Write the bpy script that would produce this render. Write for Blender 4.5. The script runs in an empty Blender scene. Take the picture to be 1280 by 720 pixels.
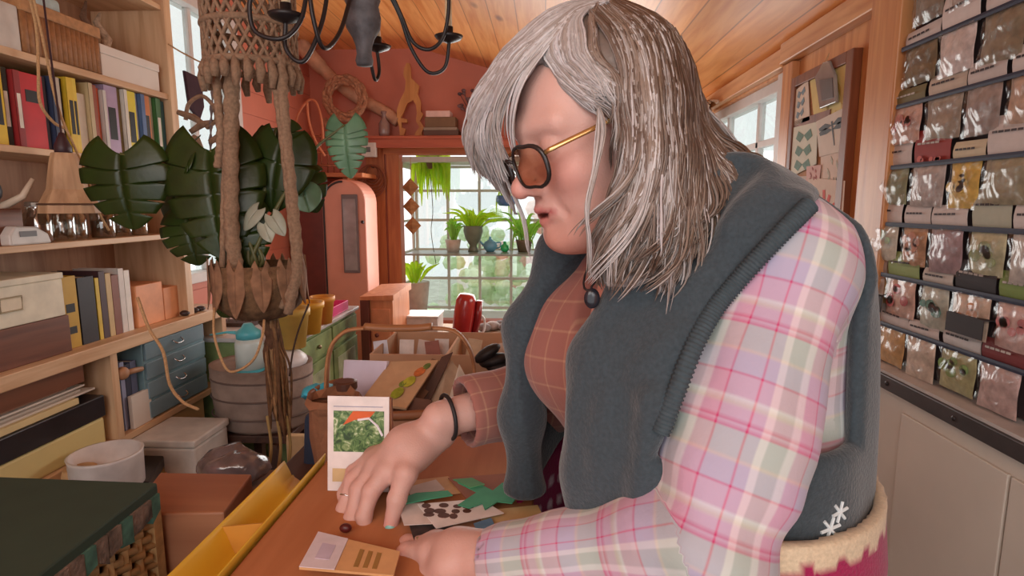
import bpy, math, random
import numpy as np
from mathutils import Vector, Matrix, noise
random.seed(7)
rng = np.random.default_rng(7)
C = bpy.context.scene.collection
FPX = 720.0
CAM = Vector((0, 0, 1.42))
YAW, PITCH = math.radians(3.15), math.radians(8.27)
RC = Matrix.Rotation(YAW, 3, 'Z') @ Matrix.Rotation(math.pi/2 - PITCH, 3, 'X')
def ray(px, py): return RC @ Vector(((px-640)/FPX, (360-py)/FPX, -1))
def WY(px, py, Y): d = ray(px, py); return CAM + d*(Y/d.y)
def WX(px, py, X): d = ray(px, py); return CAM + d*(X/d.x)
def WZ(px, py, Z): d = ray(px, py); return CAM + d*((Z-CAM.z)/d.z)
def lin(c):
    out = []
    for v in c[:3]:
        v = v/255.0
        out.append(v/12.92 if v <= .04045 else ((v+.055)/1.055)**2.4)
    return out
# ---------------------------------------------------------------- materials
MC = {}
def newmat(name):
    m = bpy.data.materials.new(name); m.use_nodes = True
    nt = m.node_tree; b = nt.nodes['Principled BSDF']
    return m, nt, b
def M(name, col, rough=.6, var=.12, scale=18, bump=.0, metal=0., emit=0, spec=.5, stretch=(1,1,1), alpha=1, sheen=0, trans=0, bscale=None):
    if name in MC: return MC[name]
    m, nt, b = newmat(name); N = nt.nodes; Lk = nt.links
    c = lin(col)
    tc = N.new('ShaderNodeTexCoord'); mp = N.new('ShaderNodeMapping'); mp.inputs['Scale'].default_value = stretch
    Lk.new(tc.outputs['Object'], mp.inputs['Vector'])
    nz = N.new('ShaderNodeTexNoise'); nz.inputs['Scale'].default_value = scale; nz.inputs['Detail'].default_value = 5
    Lk.new(mp.outputs[0], nz.inputs['Vector'])
    cr = N.new('ShaderNodeValToRGB')
    cr.color_ramp.elements[0].position = .3; cr.color_ramp.elements[1].position = .7
    cr.color_ramp.elements[0].color = [max(0, v*(1-var)) for v in c]+[1]
    cr.color_ramp.elements[1].color = [min(1, v*(1+var)) for v in c]+[1]
    Lk.new(nz.outputs['Fac'], cr.inputs['Fac']); Lk.new(cr.outputs['Color'], b.inputs['Base Color'])
    b.inputs['Roughness'].default_value = rough; b.inputs['Metallic'].default_value = metal
    b.inputs['Specular IOR Level'].default_value = spec
    b.inputs['Alpha'].default_value = alpha
    b.inputs['Transmission Weight'].default_value = trans
    if sheen: b.inputs['Sheen Weight'].default_value = sheen; b.inputs['Sheen Roughness'].default_value = .5
    if bump:
        n2 = N.new('ShaderNodeTexNoise'); n2.inputs['Scale'].default_value = bscale or scale*4; n2.inputs['Detail'].default_value = 4
        Lk.new(mp.outputs[0], n2.inputs['Vector'])
        bp = N.new('ShaderNodeBump'); bp.inputs['Strength'].default_value = bump; bp.inputs['Distance'].default_value = .004
        Lk.new(n2.outputs['Fac'], bp.inputs['Height']); Lk.new(bp.outputs[0], b.inputs['Normal'])
    MC[name] = m
    return m
def wood(name, col, dark=None, axis='Y', rough=.5, planks=None, paxis='X', knots=True, gs=1.0, contrast=.35):
    """grain stretched along axis; optional planks of given width across paxis"""
    if name in MC: return MC[name]
    m, nt, b = newmat(name); N = nt.nodes; Lk = nt.links
    c = lin(col); d = lin(dark) if dark else [v*(1-contrast) for v in c]
    tc = N.new('ShaderNodeTexCoord'); mp = N.new('ShaderNodeMapping')
    s = {'X': (1.2, 14, 14), 'Y': (14, 1.2, 14), 'Z': (14, 14, 1.2)}[axis]
    mp.inputs['Scale'].default_value = [v*gs for v in s]
    vec = tc.outputs['Object']
    if planks:
        sx = N.new('ShaderNodeSeparateXYZ'); Lk.new(vec, sx.inputs[0])
        mu = N.new('ShaderNodeMath'); mu.operation = 'DIVIDE'; mu.inputs[1].default_value = planks
        Lk.new(sx.outputs[paxis], mu.inputs[0])
        fl = N.new('ShaderNodeMath'); fl.operation = 'FLOOR'; Lk.new(mu.outputs[0], fl.inputs[0])
        fr = N.new('ShaderNodeMath'); fr.operation = 'FRACT'; Lk.new(mu.outputs[0], fr.inputs[0])
        wn = N.new('ShaderNodeTexWhiteNoise'); wn.noise_dimensions = '1D'; Lk.new(fl.outputs[0], wn.inputs['W'])
        va = N.new('ShaderNodeVectorMath'); va.operation = 'SCALE'; Lk.new(wn.outputs['Color'], va.inputs[0]); va.inputs['Scale'].default_value = 7
        ad = N.new('ShaderNodeVectorMath'); Lk.new(vec, ad.inputs[0]); Lk.new(va.outputs[0], ad.inputs[1]); vec = ad.outputs[0]
    Lk.new(vec, mp.inputs['Vector'])
    nz = N.new('ShaderNodeTexNoise'); nz.inputs['Scale'].default_value = 2.2; nz.inputs['Detail'].default_value = 6; nz.inputs['Distortion'].default_value = .6
    Lk.new(mp.outputs[0], nz.inputs['Vector'])
    cr = N.new('ShaderNodeValToRGB'); cr.color_ramp.elements[0].position = .32; cr.color_ramp.elements[1].position = .62
    cr.color_ramp.elements[0].color = d+[1]; cr.color_ramp.elements[1].color = c+[1]
    Lk.new(nz.outputs['Fac'], cr.inputs['Fac']); col_out = cr.outputs['Color']
    if knots:
        vo = N.new('ShaderNodeTexVoronoi'); vo.inputs['Scale'].default_value = 3.2
        mp2 = N.new('ShaderNodeMapping'); mp2.inputs['Scale'].default_value = {'X': (.45, 1, 1), 'Y': (1, .45, 1), 'Z': (1, 1, .45)}[axis]
        Lk.new(vec, mp2.inputs['Vector']); Lk.new(mp2.outputs[0], vo.inputs['Vector'])
        kr = N.new('ShaderNodeValToRGB'); kr.color_ramp.elements[0].position = .03; kr.color_ramp.elements[1].position = .09
        kr.color_ramp.elements[0].color = (.38, .28, .22, 1); kr.color_ramp.elements[1].color = (1, 1, 1, 1)
        Lk.new(vo.outputs['Distance'], kr.inputs['Fac'])
        mx = N.new('ShaderNodeMix'); mx.data_type = 'RGBA'; mx.blend_type = 'MULTIPLY'; mx.inputs[0].default_value = 1
        Lk.new(col_out, mx.inputs[6]); Lk.new(kr.outputs['Color'], mx.inputs[7]); col_out = mx.outputs[2]
    if planks:
        # thin seam + tone change per plank
        r1 = N.new('ShaderNodeValToRGB'); e = r1.color_ramp.elements
        e[0].position = 0; e[0].color = (.35, .28, .24, 1); e[1].position = .03; e[1].color = (1, 1, 1, 1)
        e2 = e.new(.97); e2.color = (1, 1, 1, 1); e3 = e.new(1.0); e3.color = (.35, .28, .24, 1)
        Lk.new(fr.outputs[0], r1.inputs['Fac'])
        mx = N.new('ShaderNodeMix'); mx.data_type = 'RGBA'; mx.blend_type = 'MULTIPLY'; mx.inputs[0].default_value = 1
        Lk.new(col_out, mx.inputs[6]); Lk.new(r1.outputs['Color'], mx.inputs[7])
        mr = N.new('ShaderNodeMapRange'); mr.inputs['To Min'].default_value = .8; mr.inputs['To Max'].default_value = 1.12
        Lk.new(wn.outputs['Value'], mr.inputs['Value'])
        mx2 = N.new('ShaderNodeVectorMath'); mx2.operation = 'SCALE'
        Lk.new(mx.outputs[2], mx2.inputs[0]); Lk.new(mr.outputs[0], mx2.inputs['Scale']); col_out = mx2.outputs[0]
    Lk.new(col_out, b.inputs['Base Color'])
    b.inputs['Roughness'].default_value = rough
    bp = N.new('ShaderNodeBump'); bp.inputs['Strength'].default_value = .12; bp.inputs['Distance'].default_value = .003
    Lk.new(nz.outputs['Fac'], bp.inputs['Height']); Lk.new(bp.outputs[0], b.inputs['Normal'])
    MC[name] = m
    return m
def glass(name, col=(235, 240, 238), rough=.02, mixf=.82):
    """thin clear sheet: mostly transparent, some gloss"""
    if name in MC: return MC[name]
    m, nt, b = newmat(name); N = nt.nodes; Lk = nt.links
    tr = N.new('ShaderNodeBsdfTransparent'); tr.inputs[0].default_value = lin(col)+[1]
    gl = N.new('ShaderNodeBsdfGlossy'); gl.inputs['Roughness'].default_value = rough
    mx = N.new('ShaderNodeMixShader'); mx.inputs[0].default_value = 1-mixf
    Lk.new(tr.outputs[0], mx.inputs[1]); Lk.new(gl.outputs[0], mx.inputs[2])
    Lk.new(mx.outputs[0], N['Material Output'].inputs['Surface']); N.remove(b)
    MC[name] = m
    return m
def foil(name='clear_plastic', mixf=.88):
    """crinkled clear plastic film"""
    if name in MC: return MC[name]
    m, nt, b = newmat(name); N = nt.nodes; Lk = nt.links
    tr = N.new('ShaderNodeBsdfTransparent'); tr.inputs[0].default_value = (.93, .93, .93, 1)
    gl = N.new('ShaderNodeBsdfGlossy'); gl.inputs['Roughness'].default_value = .22
    nz = N.new('ShaderNodeTexNoise'); nz.inputs['Scale'].default_value = 20; nz.inputs['Detail'].default_value = 1; nz.inputs['Distortion'].default_value = 1.0
    tc = N.new('ShaderNodeTexCoord'); Lk.new(tc.outputs['Object'], nz.inputs['Vector'])
    bp = N.new('ShaderNodeBump'); bp.inputs['Strength'].default_value = .45; bp.inputs['Distance'].default_value = .02
    Lk.new(nz.outputs['Fac'], bp.inputs['Height']); Lk.new(bp.outputs[0], gl.inputs['Normal'])
    mx = N.new('ShaderNodeMixShader'); mx.inputs[0].default_value = 1-mixf
    Lk.new(tr.outputs[0], mx.inputs[1]); Lk.new(gl.outputs[0], mx.inputs[2])
    Lk.new(mx.outputs[0], N['Material Output'].inputs['Surface']); N.remove(b)
    MC[name] = m
    return m
def amat(name, attr='Col', rough=.6, bump=0., bscale=300, spec=.4, sheen=0, sss=0, mult=1.0, stretch=(1,1,1), noisy=0.):
    """colour comes from a mesh colour attribute (pigment)"""
    if name in MC: return MC[name]
    m, nt, b = newmat(name); N = nt.nodes; Lk = nt.links
    a = N.new('ShaderNodeAttribute'); a.attribute_name = attr
    out = a.outputs['Color']
    tc = N.new('ShaderNodeTexCoord')
    mp = N.new('ShaderNodeMapping'); mp.inputs['Scale'].default_value = stretch; Lk.new(tc.outputs['Object'], mp.inputs[0])
    n2 = N.new('ShaderNodeTexNoise'); n2.inputs['Scale'].default_value = bscale; n2.inputs['Detail'].default_value = 4
    Lk.new(mp.outputs[0], n2.inputs['Vector'])
    if noisy:
        mr = N.new('ShaderNodeMapRange'); mr.inputs['From Min'].default_value = .3; mr.inputs['From Max'].default_value = .7
        mr.inputs['To Min'].default_value = 1-noisy; mr.inputs['To Max'].default_value = 1+noisy
        Lk.new(n2.outputs['Fac'], mr.inputs[0])
        sc = N.new('ShaderNodeVectorMath'); sc.operation = 'SCALE'; Lk.new(out, sc.inputs[0]); Lk.new(mr.outputs[0], sc.inputs['Scale']); out = sc.outputs[0]
    Lk.new(out, b.inputs['Base Color'])
    b.inputs['Roughness'].default_value = rough; b.inputs['Specular IOR Level'].default_value = spec
    if sheen: b.inputs['Sheen Weight'].default_value = sheen
    if sss:
        b.inputs['Subsurface Weight'].default_value = sss; b.inputs['Subsurface Radius'].default_value = (.012, .005, .003); b.inputs['Subsurface Scale'].default_value = 1
    if bump:
        bp = N.new('ShaderNodeBump'); bp.inputs['Strength'].default_value = bump; bp.inputs['Distance'].default_value = .002
        Lk.new(n2.outputs['Fac'], bp.inputs['Height']); Lk.new(bp.outputs[0], b.inputs['Normal'])
    MC[name] = m
    return m
# ---------------------------------------------------------------- mesh building
class MB:
    def __init__(s): s.v = []; s.f = []; s.mi = []; s.cur = 0; s.col = []; s.cc = None
    def _add(s, vs, fs):
        o = len(s.v); s.v += [tuple(v) for v in vs]; s.f += [tuple(i+o for i in f) for f in fs]; s.mi += [s.cur]*len(fs)
        if s.cc is not None: s.col += [s.cc]*len(fs)
        return s
    def box(s, x0, x1, y0, y1, z0, z1, R=None, c=None):
        vs = [(x, y, z) for x in (x0, x1) for y in (y0, y1) for z in (z0, z1)]
        if R is not None:
            cc = Vector(c) if c else Vector(((x0+x1)/2, (y0+y1)/2, (z0+z1)/2))
            vs = [cc + R @ (Vector(v)-cc) for v in vs]
        return s._add(vs, [(0, 1, 3, 2), (4, 6, 7, 5), (0, 4, 5, 1), (2, 3, 7, 6), (0, 2, 6, 4), (1, 5, 7, 3)])
    def hexa(s, bot, top):
        """bot, top: 4 points each, same winding"""
        return s._add(list(bot)+list(top), [(3, 2, 1, 0), (4, 5, 6, 7)]+[(i, (i+1) % 4, 4+(i+1) % 4, 4+i) for i in range(4)])
    def prism(s, pts, n, h):
        """pts 3D outline, extruded by vector n*h"""
        k = len(pts); n = Vector(n).normalized()*h
        return s._add([Vector(p) for p in pts]+[Vector(p)+n for p in pts], [tuple(reversed(range(k))), tuple(range(k, 2*k))]+[(i, (i+1) % k, k+(i+1) % k, k+i) for i in range(k)])
    def lathe(s, prof, c=(0, 0, 0), n=24, ax=None, caps=True, sx=1, sy=1):
        """prof list (r,z)"""
        R = ax or Matrix.Identity(3); c = Vector(c); vs = []; fs = []
        for (r, z) in prof:
            for i in range(n):
                a = 2*math.pi*i/n; vs.append(c+R @ Vector((r*math.cos(a)*sx, r*math.sin(a)*sy, z)))
        for j in range(len(prof)-1):
            for i in range(n):
                fs.append((j*n+i, j*n+(i+1) % n, (j+1)*n+(i+1) % n, (j+1)*n+i))
        if caps:
            if prof[0][0] > 1e-5: fs.append(tuple(reversed(range(n))))
            if prof[-1][0] > 1e-5: fs.append(tuple(range((len(prof)-1)*n, len(prof)*n)))
        return s._add(vs, fs)
    def tube(s, pts, r, n=8, closed=False, flat=1.0, up=None):
        pts = [Vector(p) for p in pts]; k = len(pts)
        rr = r if hasattr(r, '__len__') else [r]*k
        vs = []; fs = []; prev = None
        for i, p in enumerate(pts):
            if closed: t = pts[(i+1) % k]-pts[i-1]
            else: t = pts[min(i+1, k-1)]-pts[max(i-1, 0)]
            if t.length < 1e-9: t = Vector((0, 0, 1))
            t.normalize()
            if prev is None:
                u = Vector(up) if up else (Vector((0, 0, 1)) if abs(t.z) < .9 else Vector((1, 0, 0)))
                a = (u-t*u.dot(t)).normalized()
            else: a = (prev-t*prev.dot(t)); a = a.normalized() if a.length > 1e-6 else prev
            prev = a; b = t.cross(a)
            for j in range(n):
                an = 2*math.pi*j/n; vs.append(p+(a*math.cos(an)*flat+b*math.sin(an))*rr[i])
        for i in range(k-1 if not closed else k):
            i2 = (i+1) % k
            for j in range(n): fs.append((i*n+j, i*n+(j+1) % n, i2*n+(j+1) % n, i2*n+j))
        if not closed: fs.append(tuple(reversed(range(n)))); fs.append(tuple(range((k-1)*n, k*n)))
        return s._add(vs, fs)
    def ball(s, c, r, n=16, m=10, R=None):
        c = Vector(c); r = r if hasattr(r, '__len__') else (r, r, r); vs = []; fs = []
        R = R or Matrix.Identity(3)
        for j in range(1, m):
            ph = math.pi*j/m
            for i in range(n):
                a = 2*math.pi*i/n
                vs.append(c+R @ Vector((r[0]*math.sin(ph)*math.cos(a), r[1]*math.sin(ph)*math.sin(a), r[2]*math.cos(ph))))
        vs += [c+R @ Vector((0, 0, r[2])), c+R @ Vector((0, 0, -r[2]))]; t = len(vs)-2
        for j in range(m-2):
            for i in range(n): fs.append((j*n+i, (j+1)*n+i, (j+1)*n+(i+1) % n, j*n+(i+1) % n))
        for i in range(n): fs.append((t, i, (i+1) % n)); fs.append((t+1, (m-2)*n+(i+1) % n, (m-2)*n+i))
        return s._add(vs, fs)
    def grid(s, fn, nu, nv):
        vs = [fn(i/(nu-1), j/(nv-1)) for i in range(nu) for j in range(nv)]
        return s._add(vs, [(i*nv+j, (i+1)*nv+j, (i+1)*nv+j+1, i*nv+j+1) for i in range(nu-1) for j in range(nv-1)])
    def build(s, name, mat, parent=None, smooth=False, bevel=0, solid=0, sub=0, origin=None, **tg):
        me = bpy.data.meshes.new(name)
        o0 = Vector(origin) if origin is not None else Vector((0, 0, 0))
        if parent is not None and origin is None: o0 = parent_origin(parent)
        me.from_pydata([Vector(v)-o0 for v in s.v], [], s.f)
        mats = mat if isinstance(mat, (list, tuple)) else [mat]
        for m_ in mats: me.materials.append(m_)
        if len(mats) > 1: me.polygons.foreach_set('material_index', s.mi)
        if smooth: me.polygons.foreach_set('use_smooth', [True]*len(me.polygons))
        if s.col:
            ca = me.color_attributes.new('Col', 'FLOAT_COLOR', 'CORNER')
            arr = []
            for p, cc in zip(me.polygons, s.col): arr += (list(cc)+[1])*p.loop_total
            ca.data.foreach_set('color', arr)
        me.update()
        o = bpy.data.objects.new(name, me); C.objects.link(o)
        if parent is not None: o.parent = parent
        else: o.location = o0
        if solid:
            md = o.modifiers.new('s', 'SOLIDIFY'); md.thickness = solid; md.offset = 0
        if bevel:
            md = o.modifiers.new('b', 'BEVEL'); md.width = bevel; md.segments = 2; md.limit_method = 'ANGLE'; md.angle_limit = .7
        if sub:
            md = o.modifiers.new('u', 'SUBSURF'); md.levels = sub; md.render_levels = sub
        return tagp(o, **tg)
ORG = {}
def parent_origin(p):
    v = Vector((0, 0, 0))
    while p is not None: v += p.location; p = p.parent
    return v
def tagp(o, label=None, cat=None, group=None, kind=None):
    if label: o['label'] = label
    if cat: o['category'] = cat
    if group: o['group'] = group
    if kind: o['kind'] = kind
    return o
def empty(name, loc, label, cat, group=None):
    o = bpy.data.objects.new(name, None); o.empty_display_size = .05; C.objects.link(o); o.location = Vector(loc)
    return tagp(o, label, cat, group)
def one(mb, name, mat, label, cat, group=None, origin=None, **kw):
    """thing that is one mesh; origin at its base"""
    if origin is None:
        xs = [v[0] for v in mb.v]; ys = [v[1] for v in mb.v]; zs = [v[2] for v in mb.v]
        origin = ((min(xs)+max(xs))/2, (min(ys)+max(ys))/2, min(zs))
    return mb.build(name, mat, origin=origin, label=label, cat=cat, group=group, **kw)
def struct(mb, name, mat, **kw):
    return mb.build(name, mat, kind='structure', **kw)
def catmull(pts, n=6):
    P = [Vector(p) for p in pts]; out = []
    P = [P[0]*2-P[1]]+P+[P[-1]*2-P[-2]]
    for i in range(1, len(P)-2):
        for k in range(n):
            t = k/n; a, b, c, d = P[i-1], P[i], P[i+1], P[i+2]
            out.append(.5*((2*b)+(c-a)*t+(2*a-5*b+4*c-d)*t*t+(3*b-3*c+d-a)*t**3))
    out.append(P[-2].copy()); return out
EXPO, SKY, L_REAR, L_FILL, L_GAR, L_SIDE = -.1, 1.8, 18, 21, 28, 9
TYAW, TCX, TCY = 27, .190, .72
HYAW, HPITCH, HCEN, HS = 24, 20, (.062, .665, 1.508), .98
ELN_ = (.150, .50, 1.122); WRN_ = (-.0625, .60, 1.022); ELF_ = (.06, .90, 1.13); WRF_ = (-.147, .78, 1.117)
BH, SHH = .0034, .005
# ================================================================ camera, light
cam_d = bpy.data.cameras.new('camera'); cam = bpy.data.objects.new('camera', cam_d); C.objects.link(cam)
cam.location = CAM; cam.rotation_euler = RC.to_euler(); cam_d.sensor_width = 36; cam_d.lens = FPX/1280*36; cam_d.clip_start = .02
cam_d.dof.use_dof = False
sc = bpy.context.scene; sc.camera = cam
vs_ = sc.view_settings; vs_.view_transform = 'Standard'; vs_.look = 'None'; vs_.gamma = 1; vs_.use_curve_mapping = False
vs_.exposure = EXPO
w = bpy.data.worlds.new('sky'); sc.world = w; w.use_nodes = True
bg = w.node_tree.nodes['Background']; bg.inputs[0].default_value = (.97, .98, 1.0, 1); bg.inputs[1].default_value = SKY
def area(name, loc, target, size, power, col=(1, 1, 1), sy=None):
    l = bpy.data.lights.new(name, 'AREA'); l.energy = power; l.color = col; l.size = size
    if sy: l.shape = 'RECTANGLE'; l.size_y = sy
    o = bpy.data.objects.new(name, l); C.objects.link(o); o.location = loc
    o.rotation_euler = (Vector(target)-Vector(loc)).to_track_quat('-Z', 'Y').to_euler(); return o
# area lamp added for an assumed, unbuilt window behind the camera, and an added fill for the left shelves
area('assumed_window_lamp', (.75, -1.1, 2.0), (.1, .9, 1.2), 1.3, L_REAR, (1, .97, .97), 1.1)
area('left_fill', (-.6, -.9, 2.3), (-.6, 2.2, .8), 1.4, L_FILL, (1, .9, .82), 1.0)  # added warm lamp, no opening above it; lifts the left shelves
area('garden_window_daylight', (-.3, 4.35, 1.3), (-.3, 0, 1.1), 1.5, L_GAR, (1, .98, .95), 1.0)
area('side_window_daylight', (.9, 3.0, 1.45), (-1.5, 2.4, .9), 1.0, L_SIDE, (1, .96, .92), .6)
# ================================================================ room shell
XR, XL, YB, Y0, ZL = .95, -1.80, 4.5, -1.6, 2.58
ZR = 2.03; XK = -.94
pine = wood('pine_ceiling', (240, 168, 100), (218, 136, 72), 'Y', .35, planks=.145, paxis='X')
pine_v = wood('pine_wall', (226, 162, 104), (204, 134, 78), 'Z', .45, knots=True)
salmon = M('salmon_paint', (204, 122, 100), .55, .06, 6, bump=.15)
m = MB(); m.box(XL-.15, XR+.15, Y0, YB+.15, -.06, 0)
struct(m, 'floor', wood('floor_boards', (120, 82, 58), (88, 56, 38), 'Y', .5, planks=.12))
m = MB()
m.hexa([(XK, Y0, ZL), (XR+.12, Y0, ZR-.035), (XR+.12, YB+.1, ZR-.035), (XK, YB+.1, ZL)], [(XK, Y0, ZL+.05), (XR+.12, Y0, ZR+.02), (XR+.12, YB+.1, ZR+.02), (XK, YB+.1, ZL+.05)])
m.box(XL-.12, XK, Y0, YB+.1, ZL, ZL+.05)
struct(m, 'ceiling', pine)
# planked salmon left wall, window opening Y 2.75..3.45
def planked(m, x, y0, y1, z0, z1, t=.10, wd=.14, gap=.004):
    z = z0
    while z < z1-1e-4:
        zz = min(z+wd, z1); m.box(x-t, x, y0, y1, z+gap, zz); m.box(x-t, x-.006, y0, y1, z, z+gap); z = zz
wy0, wy1, wz0, wz1 = 2.62, 3.42, 1.02, 2.46
m = MB(); planked(m, XL, wy1, YB, 0, ZL); planked(m, XL, wy0, wy1, 0, wz0); planked(m, XL, wy0, wy1, wz1, ZL); m.box(XL-.1, XL, Y0, wy0, 0, ZL)
struct(m, 'wall_left', salmon)
f = MB(); t = .05
f.box(XL-.08, XL+.02, wy0, wy0+t, wz0, wz1); f.box(XL-.08, XL+.02, wy1-.075, wy1, wz0, wz1); f.box(XL-.079, XL+.03, wy0+t, wy1-.075, wz0, wz0+t); f.box(XL-.079, XL+.019, wy0+t, wy1-.075, wz1-t, wz1)
f.box(XL-.05, XL-.02, (wy0+wy1)/2-.015, (wy0+wy1)/2+.015, wz0+t, wz1-t)
w1 = struct(f, 'window_1', M('window_white', (214, 208, 204), .5, .05), bevel=.003)
g = MB(); g.box(XL-.037, XL-.033, wy0+t, wy1-t, wz0+t, wz1-t); g.build('glass', glass('pane_glass'), w1)
# back wall with bay opening
bx0, bx1, bz0, bz1 = -1.12, .62, .50, 1.80
m = MB(); m.box(XL-.1, bx0, YB, YB+.1, 0, ZL); m.box(bx1, XR+.1, YB, YB+.1, 0, ZL); m.box(bx0, bx1, YB, YB+.1, bz1, ZL); m.box(bx0, bx1, YB, YB+.1, 0, bz0)
struct(m, 'wall_back', salmon)
# garden window bay
YG = 4.98
f = MB()
gx = [bx0+.02+i*.273 for i in range(7)]
for x in gx: f.box(x-.011, x+.011, YG-.015, YG+.015, bz0, bz1-.06)
for z in (bz0+.02, .78, 1.03, 1.285, 1.535, bz1-.065): f.box(bx0, bx1, YG-.013, YG+.013, z-.011, z+.011)
for x in (bx0-.02, bx1): 
    f.box(x, x+.02, YB+.1, YG, bz1-.09, bz1-.05); f.box(x, x+.02, YB+.1, YG, bz0-.02, bz0+.02); f.box(x, x+.02, YG-.03, YG, bz0, bz1-.05)
    for z in (.78, 1.03, 1.285, 1.535): f.box(x, x+.02, YB+.1, YG, z-.01, z+.01)
f.box(bx0-.03, bx1+.03, YB+.08, YG+.02, bz1-.05, bz1-.01); f.box(bx0-.03, bx1+.03, YB+.08, YG+.02, bz0-.05, bz0-.01)
w2 = struct(f, 'window_2', M('window_frame_grey', (206, 208, 196), .5, .05))
g = MB(); g.box(bx0, bx1, YG-.002, YG+.002, bz0, bz1-.06); g.build('glass', glass('pane_glass'), w2)
g = MB(); g.box(bx0+.02, bx1-.02, YB+.02, YG-.06, 1.015, 1.03); sh = g.build('glass_shelf', M('shelf_edge', (150, 160, 150), .3), w2)
# trim boards round the bay
trimw = wood('trim_orange', (196, 118, 70), (170, 92, 52), 'Z', .5)
trimh = wood('trim_orange_h', (196, 118, 70), (170, 92, 52), 'X', .5)
m = MB(); m.box(bx0-.10, bx0, YB-.025, YB, .0, 1.86); struct(m, 'trim_1', trimw, bevel=.003)
m = MB(); m.box(bx0-.26, bx0-.115, YB-.018, YB, .0, 1.86); struct(m, 'trim_2', trimw, bevel=.003)
m = MB(); m.box(bx0-.12, bx1+.12, YB-.03, YB, 1.80, 1.86); struct(m, 'trim_3', trimh, bevel=.003)
# right wall: window opening, pine wall
ry0, ry1, rz0, rz1 = 2.40, 3.75, 1.05, 1.935
m = MB(); m.box(XR, XR+.1, Y0, ry0, 0, ZR); m.box(XR, XR+.1, ry1, YB, 0, ZR); m.box(XR, XR+.1, ry0, ry1, 0, rz0); m.box(XR, XR+.1, ry0, ry1, rz1, ZR)
struct(m, 'wall_right', pine_v)
f = MB()
f.box(XR-.015, XR+.1, ry0, ry0+.07, rz0, rz1); f.box(XR+.02, XR+.1, ry1-.05, ry1, rz0, rz1); f.box(XR+.02, XR+.1, ry0, ry1, rz0, rz0+.05); f.box(XR+.02, XR+.1, ry0, ry1, rz1-.05, rz1)
for y in (2.85, 3.3): f.box(XR+.05, XR+.08, y-.015, y+.015, rz0, rz1)
f.box(XR+.05, XR+.08, ry0, ry1, 1.68, 1.71)
w3 = struct(f, 'window_3', M('window_white', (214, 208, 204)), bevel=.003)
g = MB(); g.box(XR+.062, XR+.066, ry0+.06, ry1-.05, rz0+.05, rz1-.05); g.build('glass', glass('pane_glass'), w3)
pinetrim = wood('pine_trim', (216, 158, 104), (190, 124, 76), 'Z', .4)
pinetrimy = wood('pine_trim_y', (222, 166, 112), (196, 132, 82), 'Y', .4)
m = MB(); m.box(XR-.03, XR, 2.30, 2.385, 0, 1.95); struct(m, 'trim_4', pinetrim, bevel=.003)
m = MB(); m.box(XR-.05, XR, 1.60, 1.74, 0, 2.03); struct(m, 'trim_5', pinetrim, bevel=.004)
m = MB(); m.box(XR-.045, XR, Y0, 2.385, 1.955, 2.03); struct(m, 'trim_6', pinetrimy, bevel=.004)
m = MB(); m.box(XR-.035, XR, 2.39, YB, 1.945, 2.02); struct(m, 'trim_7', pinetrimy, bevel=.004)
# ground outside
m = MB(); m.box(-9, 9, YB+.8, 14, -.4, -.35); struct(m, 'ground', M('pale_gravel', (200, 200, 185), .9, .2, 5))
# ================================================================ implicit surfaces
def A3(v): return np.array(v, dtype=np.float64)
def s_ball(P, c, r): return np.linalg.norm(P-A3(c), axis=1)-r
def s_ell(P, c, r, R=None):
    q = P-A3(c)
    if R is not None: q = q @ R            # columns of R are the axes
    r = A3(r); k0 = np.linalg.norm(q/r, axis=1); k1 = np.linalg.norm(q/(r*r), axis=1)
    return np.where(k1 < 1e-9, -min(r), k0*(k0-1)/np.maximum(k1, 1e-9))
def s_cap(P, a, b, ra, rb=None):
    rb = ra if rb is None else rb; a = A3(a); b = A3(b); d = b-a
    t = np.clip(((P-a) @ d)/max(d @ d, 1e-12), 0, 1)
    return np.linalg.norm(P-a-t[:, None]*d, axis=1)-(ra+(rb-ra)*t)
def s_chain(P, pts, rs, k=.01):
    d = None
    for i in range(len(pts)-1):
        e = s_cap(P, pts[i], pts[i+1], rs[i], rs[i+1]); d = e if d is None else smin(d, e, k)
    return d
def smin(a, b, k):
    h = np.maximum(k-np.abs(a-b), 0)/k; return np.minimum(a, b)-h*h*k*.25
def smax(a, b, k): return -smin(-a, -b, k)
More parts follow.
